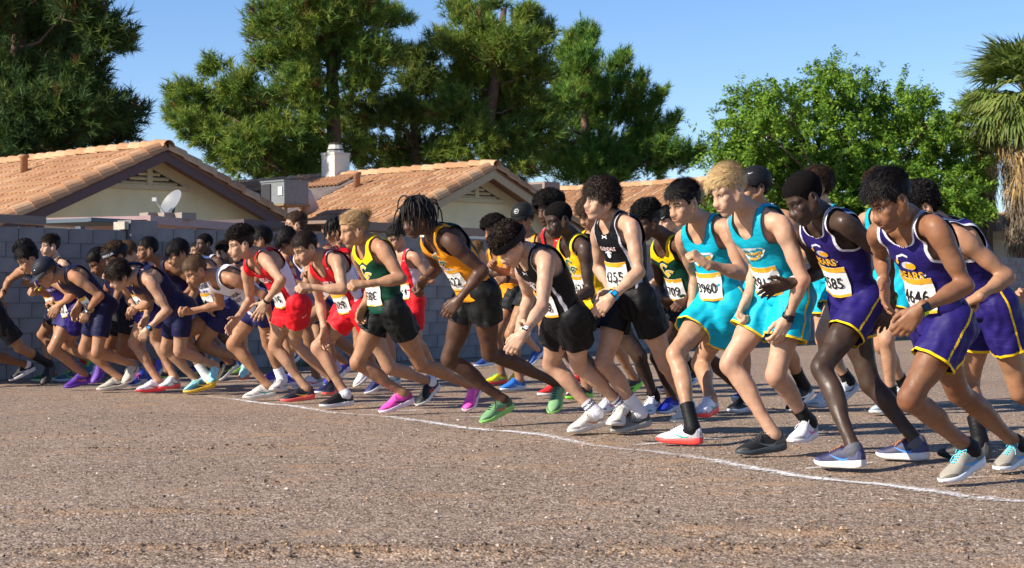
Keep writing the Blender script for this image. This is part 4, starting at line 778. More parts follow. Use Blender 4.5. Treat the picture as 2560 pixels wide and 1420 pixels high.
 'runaway_other': (1.000, {'hipL': (-5.516, 18.015, 0.677), 'hipR': (-5.622, 18.155, 0.676), 'neck': (-5.859, 17.904, 1.081), 'head': (-5.960, 17.841, 1.243), 'toL': (-5.236, 18.300, 0.008), 'heL': (-4.975, 18.379, 0.140), 'shL': (-5.684, 17.801, 1.018), 'elL': (-5.554, 17.833, 0.713), 'wrL': (-5.663, 17.790, 0.472), 'haL': (-5.706, 17.799, 0.391), 'toR': (-5.821, 18.022, 0.008), 'heR': (-5.539, 18.039, -0.006), 'shR': (-5.934, 18.069, 0.980), 'elR': (-5.990, 18.048, 0.673), 'wrR': (-6.128, 17.851, 0.676), 'haR': (-6.202, 17.890, 0.717), 'knL': (-5.345, 18.107, 0.298), 'knR': (-5.866, 18.166, 0.299)}),
 'purple_smile': (0.965, {'hipL': (-3.316, 20.103, 0.868), 'hipR': (-3.403, 20.254, 0.868), 'neck': (-3.460, 20.121, 1.341), 'head': (-3.510, 20.092, 1.500), 'shL': (-3.334, 19.981, 1.297), 'shR': (-3.551, 20.279, 1.293), 'elL': (-3.162, 19.991, 1.061), 'wrL': (-3.347, 19.907, 0.945), 'haL': (-3.419, 19.877, 0.916), 'elR': (-3.615, 20.332, 1.032), 'wrR': (-3.755, 20.150, 1.080), 'haR': (-3.808, 20.087, 1.119), 'knR': (-3.608, 20.146, 0.502), 'heR': (-3.481, 20.197, 0.019), 'toR': (-3.699, 20.072, 0.010), 'knL': (-3.311, 20.095, 0.453), 'heL': (-3.037, 20.276, 0.116), 'toL': (-3.220, 20.169, 0.010)}),
 'behind_smile': (0.926, {'hipR': (-3.626, 21.066, 0.833), 'hipL': (-3.543, 20.922, 0.833), 'neck': (-3.681, 20.939, 1.287), 'head': (-3.729, 20.911, 1.440), 'shR': (-3.737, 21.110, 1.246), 'shL': (-3.593, 20.786, 1.241), 'elR': (-3.645, 21.248, 1.019), 'wrR': (-3.804, 21.135, 0.908), 'haR': (-3.864, 21.090, 0.880), 'elL': (-3.580, 20.708, 0.991), 'wrL': (-3.798, 20.679, 1.037), 'haL': (-3.876, 20.666, 1.074), 'knL': (-3.731, 20.803, 0.482), 'heL': (-3.628, 20.884, 0.019), 'toL': (-3.836, 20.763, 0.009), 'knR': (-3.631, 21.074, 0.435), 'heR': (-3.349, 21.216, 0.111), 'toR': (-3.525, 21.114, 0.009)}),
 'bearded': (1.045, {'hipR': (-2.940, 20.661, 0.878), 'hipL': (-2.840, 20.501, 0.878), 'neck': (-3.191, 20.393, 1.264), 'head': (-3.306, 20.321, 1.400), 'shR': (-3.240, 20.590, 1.222), 'shL': (-3.080, 20.235, 1.212), 'elR': (-3.092, 20.787, 1.045), 'wrR': (-3.235, 20.661, 0.878), 'haR': (-3.286, 20.604, 0.825), 'elL': (-3.124, 20.127, 0.940), 'wrL': (-3.339, 20.078, 1.076), 'haL': (-3.418, 20.066, 1.139), 'knL': (-3.153, 20.293, 0.627), 'heL': (-3.005, 20.411, 0.031), 'toL': (-3.218, 20.278, 0.010), 'knR': (-2.901, 20.697, 0.470), 'heR': (-2.527, 20.907, 0.167), 'toR': (-2.704, 20.796, 0.010)}),
 'behind_curly': (1.090, {'hipL': (-2.042, 17.842, 0.915), 'hipR': (-2.157, 18.001, 0.915), 'neck': (-2.399, 17.704, 1.318), 'head': (-2.514, 17.621, 1.460), 'shL': (-2.228, 17.579, 1.275), 'shR': (-2.509, 17.873, 1.264), 'elL': (-1.979, 17.645, 1.090), 'wrL': (-2.157, 17.556, 0.915), 'haL': (-2.232, 17.529, 0.861), 'elR': (-2.630, 17.873, 0.981), 'wrR': (-2.761, 17.683, 1.122), 'haR': (-2.804, 17.612, 1.188), 'knR': (-2.481, 17.779, 0.654), 'heR': (-2.309, 17.877, 0.033), 'toR': (-2.521, 17.723, 0.011), 'knL': (-1.991, 17.866, 0.490), 'heL': (-1.643, 18.146, 0.174), 'toL': (-1.819, 18.018, 0.011)}),
 'tall_back': (1.016, {'hipL': (-1.911, 17.236, 0.914), 'hipR': (-2.041, 17.366, 0.914), 'neck': (-2.062, 17.215, 1.412), 'head': (-2.105, 17.172, 1.580), 'shL': (-1.897, 17.107, 1.367), 'shR': (-2.199, 17.351, 1.362), 'elL': (-1.724, 17.164, 1.118), 'wrL': (-1.890, 17.028, 0.996), 'haL': (-1.954, 16.978, 0.965), 'elR': (-2.278, 17.387, 1.087), 'wrR': (-2.371, 17.164, 1.138), 'haR': (-2.407, 17.085, 1.179), 'knR': (-2.220, 17.200, 0.528), 'heR': (-2.105, 17.287, 0.020), 'toR': (-2.292, 17.100, 0.010), 'knL': (-1.904, 17.229, 0.478), 'heL': (-1.674, 17.488, 0.122), 'toL': (-1.832, 17.330, 0.010)}),
 'hair_down': (1.060, {'hipR': (-1.749, 17.036, 0.890), 'hipL': (-1.648, 16.874, 0.890), 'neck': (-2.004, 16.764, 1.282), 'head': (-2.121, 16.691, 1.420), 'shR': (-2.054, 16.964, 1.240), 'shL': (-1.891, 16.604, 1.229), 'elR': (-1.904, 17.164, 1.060), 'wrR': (-2.049, 17.036, 0.890), 'haR': (-2.100, 16.979, 0.837), 'elL': (-1.935, 16.495, 0.954), 'wrL': (-2.154, 16.445, 1.091), 'haL': (-2.234, 16.433, 1.155), 'knL': (-1.966, 16.663, 0.636), 'heL': (-1.815, 16.782, 0.032), 'toL': (-2.031, 16.647, 0.011), 'knR': (-1.709, 17.073, 0.477), 'heR': (-1.330, 17.285, 0.170), 'toR': (-1.509, 17.173, 0.011)}),
 'dreads_red': (0.945, {'hipL': (-1.378, 15.810, 0.851), 'hipR': (-1.478, 15.947, 0.851), 'neck': (-1.577, 15.770, 1.311), 'head': (-1.565, 15.778, 1.470), 'shL': (-1.649, 15.586, 1.284), 'shR': (-1.625, 15.957, 1.267), 'elL': (-1.456, 15.673, 1.127), 'wrL': (-1.388, 15.615, 0.926), 'haL': (-1.455, 15.578, 0.898), 'elR': (-1.692, 16.002, 1.012), 'wrR': (-1.811, 15.811, 1.059), 'haR': (-1.855, 15.743, 1.097), 'knR': (-1.667, 15.822, 0.492), 'heR': (-1.548, 15.884, 0.019), 'toR': (-1.747, 15.740, 0.009), 'knL': (-1.372, 15.802, 0.444), 'heL': (-1.123, 16.006, 0.113), 'toL': (-1.291, 15.884, 0.009)}),
 'red_folded': (0.945, {'hipL': (-0.951, 17.426, 0.851), 'hipR': (-1.056, 17.560, 0.851), 'neck': (-1.093, 17.423, 1.314), 'head': (-1.137, 17.388, 1.470), 'shL': (-0.952, 17.305, 1.271), 'shR': (-1.203, 17.564, 1.267), 'elL': (-0.787, 17.338, 1.040), 'wrL': (-0.883, 17.442, 1.219), 'haL': (-0.957, 17.438, 1.286), 'elR': (-1.272, 17.607, 1.012), 'wrR': (-0.917, 17.622, 1.240), 'haR': (-1.018, 17.613, 1.257), 'knR': (-1.240, 17.428, 0.492), 'heR': (-1.124, 17.494, 0.019), 'toR': (-1.318, 17.343, 0.009), 'knL': (-0.945, 17.418, 0.444), 'heL': (-0.703, 17.631, 0.113), 'toL': (-0.867, 17.503, 0.009)}),
 'white_short': (1.060, {'hipL': (0.023, 21.862, 0.890), 'hipR': (-0.100, 22.008, 0.890), 'neck': (-0.315, 21.704, 1.282), 'head': (-0.420, 21.615, 1.420), 'shL': (-0.140, 21.594, 1.240), 'shR': (-0.433, 21.861, 1.229), 'elL': (0.096, 21.675, 1.060), 'wrL': (-0.070, 21.577, 0.890), 'haL': (-0.141, 21.545, 0.837), 'elR': (-0.550, 21.852, 0.954), 'wrR': (-0.665, 21.659, 1.091), 'haR': (-0.701, 21.587, 1.155), 'knR': (-0.399, 21.771, 0.636), 'heR': (-0.239, 21.878, 0.032), 'toR': (-0.434, 21.714, 0.011), 'knL': (0.070, 21.888, 0.477), 'heL': (0.389, 22.184, 0.170), 'toL': (0.227, 22.047, 0.011)}),
 'curly_bit': (0.977, {'hipR': (-0.094, 17.629, 0.880), 'hipL': (0.019, 17.494, 0.880), 'neck': (-0.128, 17.486, 1.359), 'head': (-0.173, 17.449, 1.520), 'shR': (-0.217, 17.654, 1.315), 'shL': (-0.008, 17.344, 1.310), 'elR': (-0.148, 17.814, 1.075), 'wrR': (-0.292, 17.667, 0.958), 'haR': (-0.346, 17.609, 0.929), 'elL': (0.019, 17.265, 1.046), 'wrL': (-0.202, 17.194, 1.095), 'haL': (-0.281, 17.167, 1.134), 'knL': (-0.155, 17.336, 0.508), 'heL': (-0.062, 17.439, 0.020), 'toL': (-0.257, 17.276, 0.010), 'knR': (-0.101, 17.637, 0.459), 'heR': (0.166, 17.835, 0.117), 'toR': (0.002, 17.697, 0.010)}),
 'cap_badge': (1.016, {'hipL': (0.298, 16.125, 0.914), 'hipR': (0.175, 16.261, 0.914), 'neck': (0.146, 16.112, 1.412), 'head': (0.101, 16.071, 1.580), 'shL': (0.305, 15.995, 1.367), 'shR': (0.017, 16.255, 1.362), 'elL': (0.166, 15.994, 1.001), 'wrL': (-0.068, 15.858, 1.028), 'haL': (-0.145, 15.797, 1.010), 'elR': (-0.060, 16.295, 1.087), 'wrR': (-0.165, 16.078, 1.138), 'haR': (-0.205, 16.001, 1.179), 'knR': (-0.013, 16.106, 0.528), 'heR': (0.107, 16.186, 0.020), 'toR': (-0.090, 16.009, 0.010), 'knL': (0.305, 16.118, 0.478), 'heL': (0.548, 16.364, 0.122), 'toL': (0.382, 16.214, 0.010)}),
 'afro_red': (1.042, {'hipR': (0.407, 15.516, 0.938), 'hipL': (0.532, 15.377, 0.938), 'neck': (0.376, 15.363, 1.448), 'head': (0.330, 15.321, 1.620), 'shR': (0.275, 15.538, 1.401), 'shL': (0.509, 15.216, 1.396), 'elR': (0.343, 15.711, 1.146), 'wrR': (0.194, 15.549, 1.021), 'haR': (0.139, 15.486, 0.990), 'elL': (0.541, 15.133, 1.115), 'wrL': (0.308, 15.049, 1.167), 'haL': (0.226, 15.017, 1.208), 'knL': (0.353, 15.202, 0.542), 'heL': (0.448, 15.315, 0.021), 'toL': (0.246, 15.134, 0.010), 'knR': (0.400, 15.524, 0.490), 'heR': (0.677, 15.745, 0.125), 'toR': (0.506, 15.592, 0.010)}),
 'yellow_dark': (1.000, {'hipL': (0.647, 12.570, 0.821), 'hipR': (0.556, 12.720, 0.821), 'neck': (0.421, 12.470, 1.287), 'head': (0.334, 12.386, 1.409), 'toL': (0.940, 12.588, 0.008), 'heL': (1.054, 12.826, 0.058), 'shL': (0.511, 12.307, 1.208), 'elL': (0.542, 12.303, 0.901), 'wrL': (0.401, 12.120, 0.831), 'haL': (0.347, 12.182, 0.789), 'toR': (0.626, 12.837, 0.008), 'heR': (0.751, 13.076, 0.029), 'shR': (0.360, 12.652, 1.198), 'elR': (0.351, 12.861, 1.021), 'wrR': (0.282, 12.629, 0.909), 'haR': (0.253, 12.554, 0.854), 'knL': (0.903, 12.542, 0.437), 'knR': (0.487, 12.986, 0.470)}),
 'brown_behind': (1.003, {'hipL': (0.846, 14.736, 0.903), 'hipR': (0.725, 14.870, 0.903), 'neck': (0.696, 14.722, 1.394), 'head': (0.651, 14.682, 1.560), 'shL': (0.854, 14.607, 1.349), 'shR': (0.569, 14.864, 1.344), 'elL': (1.027, 14.655, 1.104), 'wrL': (0.857, 14.529, 0.983), 'haL': (0.790, 14.483, 0.953), 'elR': (0.493, 14.903, 1.073), 'wrR': (0.389, 14.689, 1.124), 'haR': (0.349, 14.613, 1.164), 'knR': (0.540, 14.716, 0.522), 'heR': (0.657, 14.795, 0.020), 'toR': (0.464, 14.621, 0.010), 'knL': (0.853, 14.728, 0.472), 'heL': (1.093, 14.971, 0.120), 'toL': (0.929, 14.824, 0.010)}),
 'afro_5709': (1.000, {'hipL': (1.319, 12.653, 0.815), 'hipR': (1.225, 12.801, 0.815), 'neck': (1.091, 12.552, 1.281), 'head': (0.967, 12.432, 1.393), 'toL': (1.644, 12.975, 0.092), 'heL': (1.766, 13.209, 0.027), 'shL': (1.207, 12.414, 1.212), 'elL': (1.305, 12.344, 0.967), 'wrL': (1.237, 12.528, 0.825), 'haL': (1.166, 12.465, 0.797), 'toR': (1.057, 12.685, 0.008), 'heR': (1.202, 12.912, 0.037), 'shR': (1.053, 12.720, 1.163), 'elR': (1.088, 12.898, 0.914), 'wrR': (1.106, 12.676, 0.826), 'haR': (1.183, 12.728, 0.796), 'knL': (1.422, 12.924, 0.421), 'knR': (1.043, 12.664, 0.432)}),
 'headband_right': (1.003, {'hipR': (1.487, 16.120, 0.903), 'hipL': (1.608, 15.986, 0.903), 'neck': (1.458, 15.973, 1.394), 'head': (1.413, 15.932, 1.560), 'shR': (1.360, 16.141, 1.349), 'shL': (1.586, 15.831, 1.344), 'elR': (1.426, 16.308, 1.104), 'wrR': (1.283, 16.152, 0.983), 'haR': (1.230, 16.091, 0.953), 'elL': (1.617, 15.751, 1.073), 'wrL': (1.393, 15.671, 1.124), 'haL': (1.313, 15.639, 1.164), 'knL': (1.436, 15.818, 0.522), 'heL': (1.527, 15.926, 0.020), 'toL': (1.333, 15.752, 0.010), 'knR': (1.480, 16.128, 0.472), 'heR': (1.747, 16.341, 0.120), 'toR': (1.583, 16.193, 0.010)}),
 'cap_right': (1.068, {'hipL': (1.987, 12.943, 0.961), 'hipR': (1.854, 13.081, 0.961), 'neck': (1.828, 12.923, 1.484), 'head': (1.782, 12.879, 1.660), 'shL': (2.000, 12.807, 1.436), 'shR': (1.688, 13.069, 1.430), 'elL': (2.182, 12.864, 1.174), 'wrL': (2.006, 12.724, 1.046), 'haL': (1.937, 12.672, 1.014), 'elR': (1.605, 13.108, 1.142), 'wrR': (1.503, 12.876, 1.196), 'haR': (1.464, 12.794, 1.238), 'knR': (1.662, 12.911, 0.555), 'heR': (1.784, 12.999, 0.021), 'toR': (1.585, 12.807, 0.011), 'knL': (1.995, 12.935, 0.502), 'heL': (2.241, 13.203, 0.128), 'toL': (2.072, 13.040, 0.011)}),
 'teal_curly': (1.093, {'hipR': (2.426, 13.678, 0.984), 'hipL': (2.553, 13.527, 0.984), 'neck': (2.389, 13.518, 1.520), 'head': (2.339, 13.476, 1.700), 'shR': (2.289, 13.706, 1.470), 'shL': (2.522, 13.359, 1.465), 'elR': (2.367, 13.885, 1.203), 'wrR': (2.205, 13.721, 1.071), 'haR': (2.145, 13.656, 1.039), 'elL': (2.553, 13.271, 1.170), 'wrL': (2.306, 13.192, 1.224), 'haL': (2.218, 13.161, 1.268), 'knL': (2.359, 13.350, 0.568), 'heL': (2.462, 13.465, 0.022), 'toL': (2.244, 13.283, 0.011), 'knR': (2.419, 13.686, 0.514), 'heR': (2.718, 13.909, 0.131), 'toR': (2.534, 13.754, 0.011)}),
 'curly_peek': (1.055, {'hipR': (2.727, 12.947, 0.949), 'hipL': (2.859, 12.810, 0.949), 'neck': (2.702, 12.790, 1.466), 'head': (2.656, 12.746, 1.640), 'shR': (2.593, 12.964, 1.419), 'shL': (2.841, 12.646, 1.413), 'elR': (2.656, 13.142, 1.160), 'wrR': (2.511, 12.973, 1.034), 'haR': (2.458, 12.906, 1.002), 'elL': (2.877, 12.564, 1.128), 'wrL': (2.644, 12.471, 1.181), 'haL': (2.561, 12.435, 1.223), 'knL': (2.684, 12.627, 0.548), 'heL': (2.776, 12.744, 0.021), 'toL': (2.578, 12.554, 0.011), 'knR': (2.720, 12.954, 0.496), 'heR': (2.992, 13.188, 0.127), 'toR': (2.825, 13.027, 0.011)}),
 'purple_bent': (1.000, {'hipL': (2.488, 9.010, 0.799), 'hipR': (2.442, 9.180, 0.797), 'neck': (2.172, 8.925, 1.206), 'head': (2.065, 8.864, 1.297), 'toL': (2.771, 9.215, 0.008), 'heL': (2.982, 9.371, 0.058), 'shL': (2.226, 8.749, 1.150), 'elL': (2.462, 8.749, 0.953), 'wrL': (2.280, 8.638, 0.845), 'haL': (2.241, 8.724, 0.821), 'toR': (2.241, 9.252, 0.008), 'heR': (2.455, 9.067, 0.011), 'shR': (2.205, 9.114, 1.124), 'elR': (2.267, 9.275, 0.870), 'wrR': (2.131, 9.082, 0.820), 'haR': (2.077, 9.012, 0.833), 'knL': (2.632, 9.124, 0.360), 'knR': (2.423, 9.342, 0.389)}),
 'edge_right': (1.029, {'hipL': (3.614, 10.691, 0.926), 'hipR': (3.490, 10.829, 0.926), 'neck': (3.460, 10.678, 1.430), 'head': (3.415, 10.636, 1.600), 'shL': (3.622, 10.560, 1.384), 'shR': (3.330, 10.823, 1.379), 'elL': (3.799, 10.609, 1.132), 'wrL': (3.625, 10.480, 1.008), 'haL': (3.557, 10.432, 0.977), 'elR': (3.345, 10.823, 0.851), 'wrR': (3.135, 10.653, 0.828), 'haR': (3.050, 10.612, 0.865), 'knR': (3.300, 10.671, 0.535), 'heR': (3.421, 10.753, 0.021), 'toR': (3.222, 10.574, 0.010), 'knL': (3.621, 10.684, 0.484), 'heL': (3.867, 10.933, 0.123), 'toL': (3.699, 10.782, 0.010)}),
}
# ------------------------------------------------------------ head (x forward, y left, z up; origin between the ears)
I3 = np.eye(3)
def rotm(axis, deg):
    return np.array(Matrix.Rotation(math.radians(deg), 3, axis))

def head_template(kind):
    nw, nl, lip, jaw = {'a': (.0, .0, 0, 0), 'b': (.004, -.003, .003, .002), 'c': (.002, -.002, .001, .002)}[kind]
    E = lambda c, r, ax=I3: ('e', V3(*c), ax, V3(*r)); Cn = lambda a, b, ra, rb: ('c', V3(*a), V3(*b), ra, rb)
    P = [E((-.012, 0, .036), (.095, .0735, .082)), E((.022, 0, .045), (.066, .062, .062)), E((.03, 0, -.028), (.056, .055, .08)),
         Cn((-.006, 0, -.04), (-.022, 0, -.085), .046, .042)]
    for s in (-1, 1):
        P += [Cn((0, s * (.053 + jaw), -.045), (.062, s * .016, -.098), .016, .016), Cn((0, s * (.056 + jaw), -.0), (0, s * (.053 + jaw), -.045), .016, .016),
              E((.064, s * .041, -.020), (.020, .019, .017)),
              Cn((.083, s * .012, .021), (.068, s * .045, .022), .0105, .0105),
              E((.104 - .002, s * (.0125 + nw), -.0385), (.0095, .0062 + nw * .5, .0072)),
              E((.07, s * .031, -.048), (.02, .018, .022))]
        ear = rotm('Y', 12) @ rotm('Z', s * 22)
        P += [E((-.012, s * .076, -.006), (.017, .006, .028), ear.T), E((-.005, s * .071, -.022), (.012, .008, .014), ear.T)]
    P += [Cn((.086, 0, .014), (.1065 + nl, 0, -.029), .0072, .0088 + nw * .5), E((.1105 + nl, 0, -.0345), (.0098, .0092 + nw * .6, .0082)),
          E((.070, 0, -.064), (.027, .030, .028)), E((.0935 + lip, 0, -.0600), (.0085, .0225, .0060 + lip * .5)),
          E((.0920 + lip, 0, -.0720), (.0088, .0200, .0070 + lip * .6)), E((.078, 0, -.1), (.015, .020, .016))]
    subs = []
    for s in (-1, 1):
        subs += [E((.1005, s * .033, .004), (.017, .0165, .0115)), E((-.004, s * .0845, .0), (.009, .0085, .015))]
    subs += [E((.110 + lip, 0, -.0657), (.015, .021, .0016))]
    D, lo, h = field([(.0075, P, subs)], .0034)
    V, Q = surface(D, lo, h)
    # eyes: lids as a shallow bulge set back into the sockets
    for s in (-1, 1):
        c = V3(.0735, s * .0325, .003); q = V - c; r = np.linalg.norm(q, axis=1); k = (r < .0145) & (q[:, 0] > 0)
        V[k] = c + q[k] / r[k][:, None] * .0145
    x, y, z = V.T; ay = np.abs(y)
    tint = np.ones((len(V), 3)); eye = np.zeros(len(V)); 
    def soft(d, w): return np.clip(.5 - d / w, 0, 1)
    lipm = soft(np.maximum(np.hypot(y / .024, (z + .0655) / (.0135 + lip)) - 1, 0) * .02 + (x < .078) * 1, .006)
    tint *= 1 - lipm[:, None] * V3(.22, .50, .46)
    mouth = soft(np.hypot(np.maximum(ay - .018, 0), (z + .0657) * 1.6) - .0012, .003) * (x > .08)
    tint *= 1 - mouth[:, None] * .72
    cheek = soft(np.hypot(ay - .042, (z + .03)) - .02, .03) * (x > .03); nose = soft(np.hypot(y, z + .034) - .014, .02) * (x > .09)
    tint *= 1 - (cheek * .5 + nose * .5)[:, None] * V3(0, .14, .14)
    eyel = soft(np.hypot((ay - .032) / 1.9, (z - .0022)) - .0058, .003) * (x > .06)
    sock = soft(np.hypot((ay - .033) / 1.5, z - .006) - .013, .014) * (x > .05); tint *= 1 - sock[:, None] * V3(.30, .36, .36)  # eye socket shading, painted into the skin tint
    lash = soft(np.abs(z - .0078 + ((ay - .032) / .017) ** 2 * .0035) - .0026, .0025) * (np.abs(ay - .032) < .0165) * (x > .055)
    iris = soft(np.hypot(ay - .0325, z - .003) - .0054, .002) * (x > .06)
    brow = soft(np.abs(z - .0240 - (ay - .012) * .1 + np.maximum(ay - .036, 0) * .5) - .0052, .003) * (ay > .010) * (ay < .050) * (x > .045)
    beard = np.clip((-.043 - z) / .02, 0, 1) * (x > -.005) * (z > -.128) + soft(np.abs(z + .0495) - .004, .006) * (x > .08) * (ay < .026)
    beard = np.clip(beard, 0, 1) * (1 - lipm)
    return dict(V=V, Q=Q, tint=tint, eye=eyel, iris=iris, lash=lash, brow=brow, beard=beard)
HEADS = {k: head_template(k) for k in 'abc'}

# ------------------------------------------------------------ hands (x along the fingers, z back of the hand, thumb at -y for a left hand)
def hand_template(curl, thumb, spread=0.0, h=.0034):
    P = []
    kn = [(.086, -.030), (.091, -.010), (.087, .010), (.079, .028)]
    ln = [(.044, .026, .020), (.049, .031, .021), (.045, .028, .020), (.035, .021, .018)]
    for i, ((x, y), L) in enumerate(zip(kn, ln)):
        P.append(('c', V3(.0, y * .55, 0), V3(x, y, 0), .0165, .0118))
        p = V3(x, y, 0); an = 0; rr = .0092 if i < 3 else .0078
        for j in range(3):
            an += curl[j] * (1 + .08 * i); az = spread * (i - 1.4)
            d = V3(math.cos(math.radians(an)) * math.cos(math.radians(az)), math.sin(math.radians(az)), -math.sin(math.radians(an)))
            q = p + d * L[j]; P.append(('c', p, q, rr - .0009 * j, rr - .0009 * (j + 1))); p = q
    P.append(('c', V3(-.03, 0, 0), V3(.02, 0, 0), .026, .024))
    P.append(('e', V3(.045, 0, -.003), I3, V3(.05, .037, .0145)))
    t0 = V3(.018, -.024, -.008)
    for (d, L, ra, rb) in thumb:
        q = t0 + nrm(d) * L; P.append(('c', t0, q, ra, rb)); t0 = q
    D, lo, hh = field([(.0042, P, None)], h)
    V, Q = surface(D, lo, hh)
    T = np.ones((len(V), 3)); T *= 1 - np.clip((V[:, 0] - .10) / .06, 0, 1)[:, None] * V3(0, .10, .10)
    return V, Q, T
HANDS = {
    'fist': hand_template((62, 78, 45), [((.7, -.55, -.35), .038, .0145, .0115), ((.75, .25, -.45), .032, .0108, .0098), ((.4, .6, -.6), .024, .0096, .0078)]),
    'relax': hand_template((28, 36, 22), [((.75, -.55, -.3), .040, .0145, .0112), ((.85, -.2, -.3), .034, .0106, .0096), ((.9, .1, -.3), .026, .0094, .0078)], 3),
    'open': hand_template((10, 14, 10), [((.6, -.75, -.15), .042, .0145, .0112), ((.7, -.65, -.1), .035, .0106, .0096), ((.85, -.45, -.1), .027, .0094, .0078)], 7),
}

# ------------------------------------------------------------ shoe (x from heel to toe, z up, length 0.285)
def shoe_meshes():
    xs = V3(0, .012, .03, .06, .09, .12, .15, .18, .21, .235, .258, .274, .285)
    wd = V3(.022, .031, .036, .038, .037, .037, .041, .047, .049, .047, .039, .027, .011)
    yc = V3(0, 0, 0, 0, .001, .002, .003, .003, .002, .000, -.003, -.005, -.006)
    zb = V3(.010, .004, .001, 0, 0, 0, 0, 0, .002, .006, .012, .017, .021)      # toe spring
    zs = V3(.044, .042, .040, .039, .038, .036, .033, .031, .030, .031, .033, .035, .036)
    zt = V3(.080, .106, .104, .092, .098, .106, .094, .078, .068, .061, .053, .045, .038)
    up = MB(); n = 14; V = []
    for i, x in enumerate(xs):
        for k in range(n + 1):
            an = math.pi * k / n; c, s_ = math.cos(an), math.sin(an)
            V.append((x, yc[i] + wd[i] * .93 * math.copysign(abs(c) ** .75, c), zs[i] - .006 + (zt[i] - zs[i] + .006) * s_ ** .8))
    q = [[i * (n + 1) + k, (i + 1) * (n + 1) + k, (i + 1) * (n + 1) + k + 1, i * (n + 1) + k + 1] for i in range(len(xs) - 1) for k in range(n)]
    up.add(V, np.array(q)[:, ::-1]); up.add(V[:n + 1], None, [[0, k, k + 1] for k in range(1, n)]); up.add(V[-n - 1:], None, [[0, k + 1, k] for k in range(1, n)])
    so_ = MB(); V = []; m = 8
    for i, x in enumerate(xs):
        w_ = wd[i] + .002
        ring = [(-w_ * .86, zb[i]), (-w_, zb[i] + .006), (-w_ * 1.0, zs[i] - .004), (-w_ * .93, zs[i]), (w_ * .93, zs[i]), (w_, zs[i] - .004), (w_, zb[i] + .006), (w_ * .86, zb[i])]
        xx = x + (x - .14) * .025
        V += [(xx, yc[i] + a, b) for a, b in ring]
    q = [[i * m + k, i * m + (k + 1) % m, (i + 1) * m + (k + 1) % m, (i + 1) * m + k] for i in range(len(xs) - 1) for k in range(m)]
    so_.add(V, np.array(q)[:, ::-1]); so_.add(V[:m], None, [[0, k + 1, k] for k in range(1, m - 1)][::-1]); so_.add(V[-m:], None, [[0, k, k + 1] for k in range(1, m - 1)])
    la = MB()
    for i, x in enumerate((.125, .140, .155, .170, .185)):
        z = float(np.interp(x, xs, zt)) + .002; y = .017
        for s in (-1, 1):
            la.tube([(x, s * y, z - .006), (x + .004, s * y * .4, z + .0015), (x + .009, -s * y * .5, z - .001)], .0026, 4)
    la.tube([(.120, -.004, .107), (.112, -.026, .113), (.128, -.03, .100)], .0022, 4); la.tube([(.120, .004, .107), (.112, .026, .113), (.13, .028, .099)], .0022, 4)
    la.tube([(.120, .0, .107), (.15, -.03, .09), (.165, -.038, .07)], .002, 4)
    # curved tick on both sides
    tk = MB()
    path = [(.065, .050), (.082, .040), (.104, .042), (.135, .052), (.17, .066)]
    wdt = [.002, .0075, .0065, .004, .0008]
    for s in (-1, 1):
        V = []
        for (x, z), w_ in zip(path, wdt):
            z *= .98; xw = float(np.interp(x, xs, wd)) * .96; zt_ = float(np.interp(x, xs, zt)); zs_ = float(np.interp(x, xs, zs)) - .006
            for dz in (-w_, w_):
                fr = np.clip((z + dz - zs_) / (zt_ - zs_), 0, .98); cc = (1 - (fr ** (1 / .8)) ** 2) ** .5
                V.append((x, float(np.interp(x, xs, yc)) + s * (xw * cc ** .75 + .0022), z + dz))
        qq = [[2 * i, 2 * i + 2, 2 * i + 3, 2 * i + 1] for i in range(len(path) - 1)]
        tk.add(V, np.array(qq) if s < 0 else np.array(qq)[:, ::-1])
    st = MB()
    for s in (-1, 1):
        for k in range(3):
            V = []
            for x0, z in ((.088 + .022 * k, .034), (.103 + .020 * k, .066)):
                for dx in (-.0045, .0045):
                    x = x0 + dx; xw = float(np.interp(x, xs, wd)) * .96; zt_ = float(np.interp(x, xs, zt)); zs_ = float(np.interp(x, xs, zs)) - .006
                    fr = np.clip((z - zs_) / (zt_ - zs_), 0, .98); cc = (1 - (fr ** (1 / .8)) ** 2) ** .5
                    V.append((x, float(np.interp(x, xs, yc)) + s * (xw * cc ** .75 + .0028), z))
            st.add(V, [[0, 1, 3, 2] if s < 0 else [2, 3, 1, 0]])
    def patch(x0, x1, f0_, f1_, n=5, m=8):
        mb = MB(); V = []
        for i in range(n + 1):
            x = x0 + (x1 - x0) * i / n; w_ = float(np.interp(x, xs, wd)) * .93; zt_ = float(np.interp(x, xs, zt)); zs_ = float(np.interp(x, xs, zs)) - .006; y0 = float(np.interp(x, xs, yc))
            fr = f0_ + (f1_ - f0_) * i / n
            for k in range(2 * m + 2):
                an = (fr * k / m) if k <= m else math.pi - fr * (2 * m + 1 - k) / m
                c, s_ = math.cos(an), math.sin(an); V.append((x + (.0015 if x > .14 else -.0012), y0 + (w_ + .0016) * math.copysign(abs(c) ** .75, c), zs_ + (zt_ - zs_) * s_ ** .8 + .001))
        K = 2 * m + 2
        mb.add(V, [[(i + 1) * K + k, i * K + k, i * K + k + 1, (i + 1) * K + k + 1][::-1] for i in range(n) for k in range(K - 1) if k != m])
        e = 0 if x0 < .1 else n; b = len(V); c = np.mean(V[e * K:(e + 1) * K], 0)
        mb.add(V[e * K:(e + 1) * K] + [c], None, [[k, k + 1, K] if e == 0 else [k + 1, k, K] for k in range(K - 1)])
        return mb
    return up, so_, la, tk, st, patch(.0, .072, 1.0, .25), patch(.222, .285, .25, 1.25)
SHOE = shoe_meshes()
_sm = {}
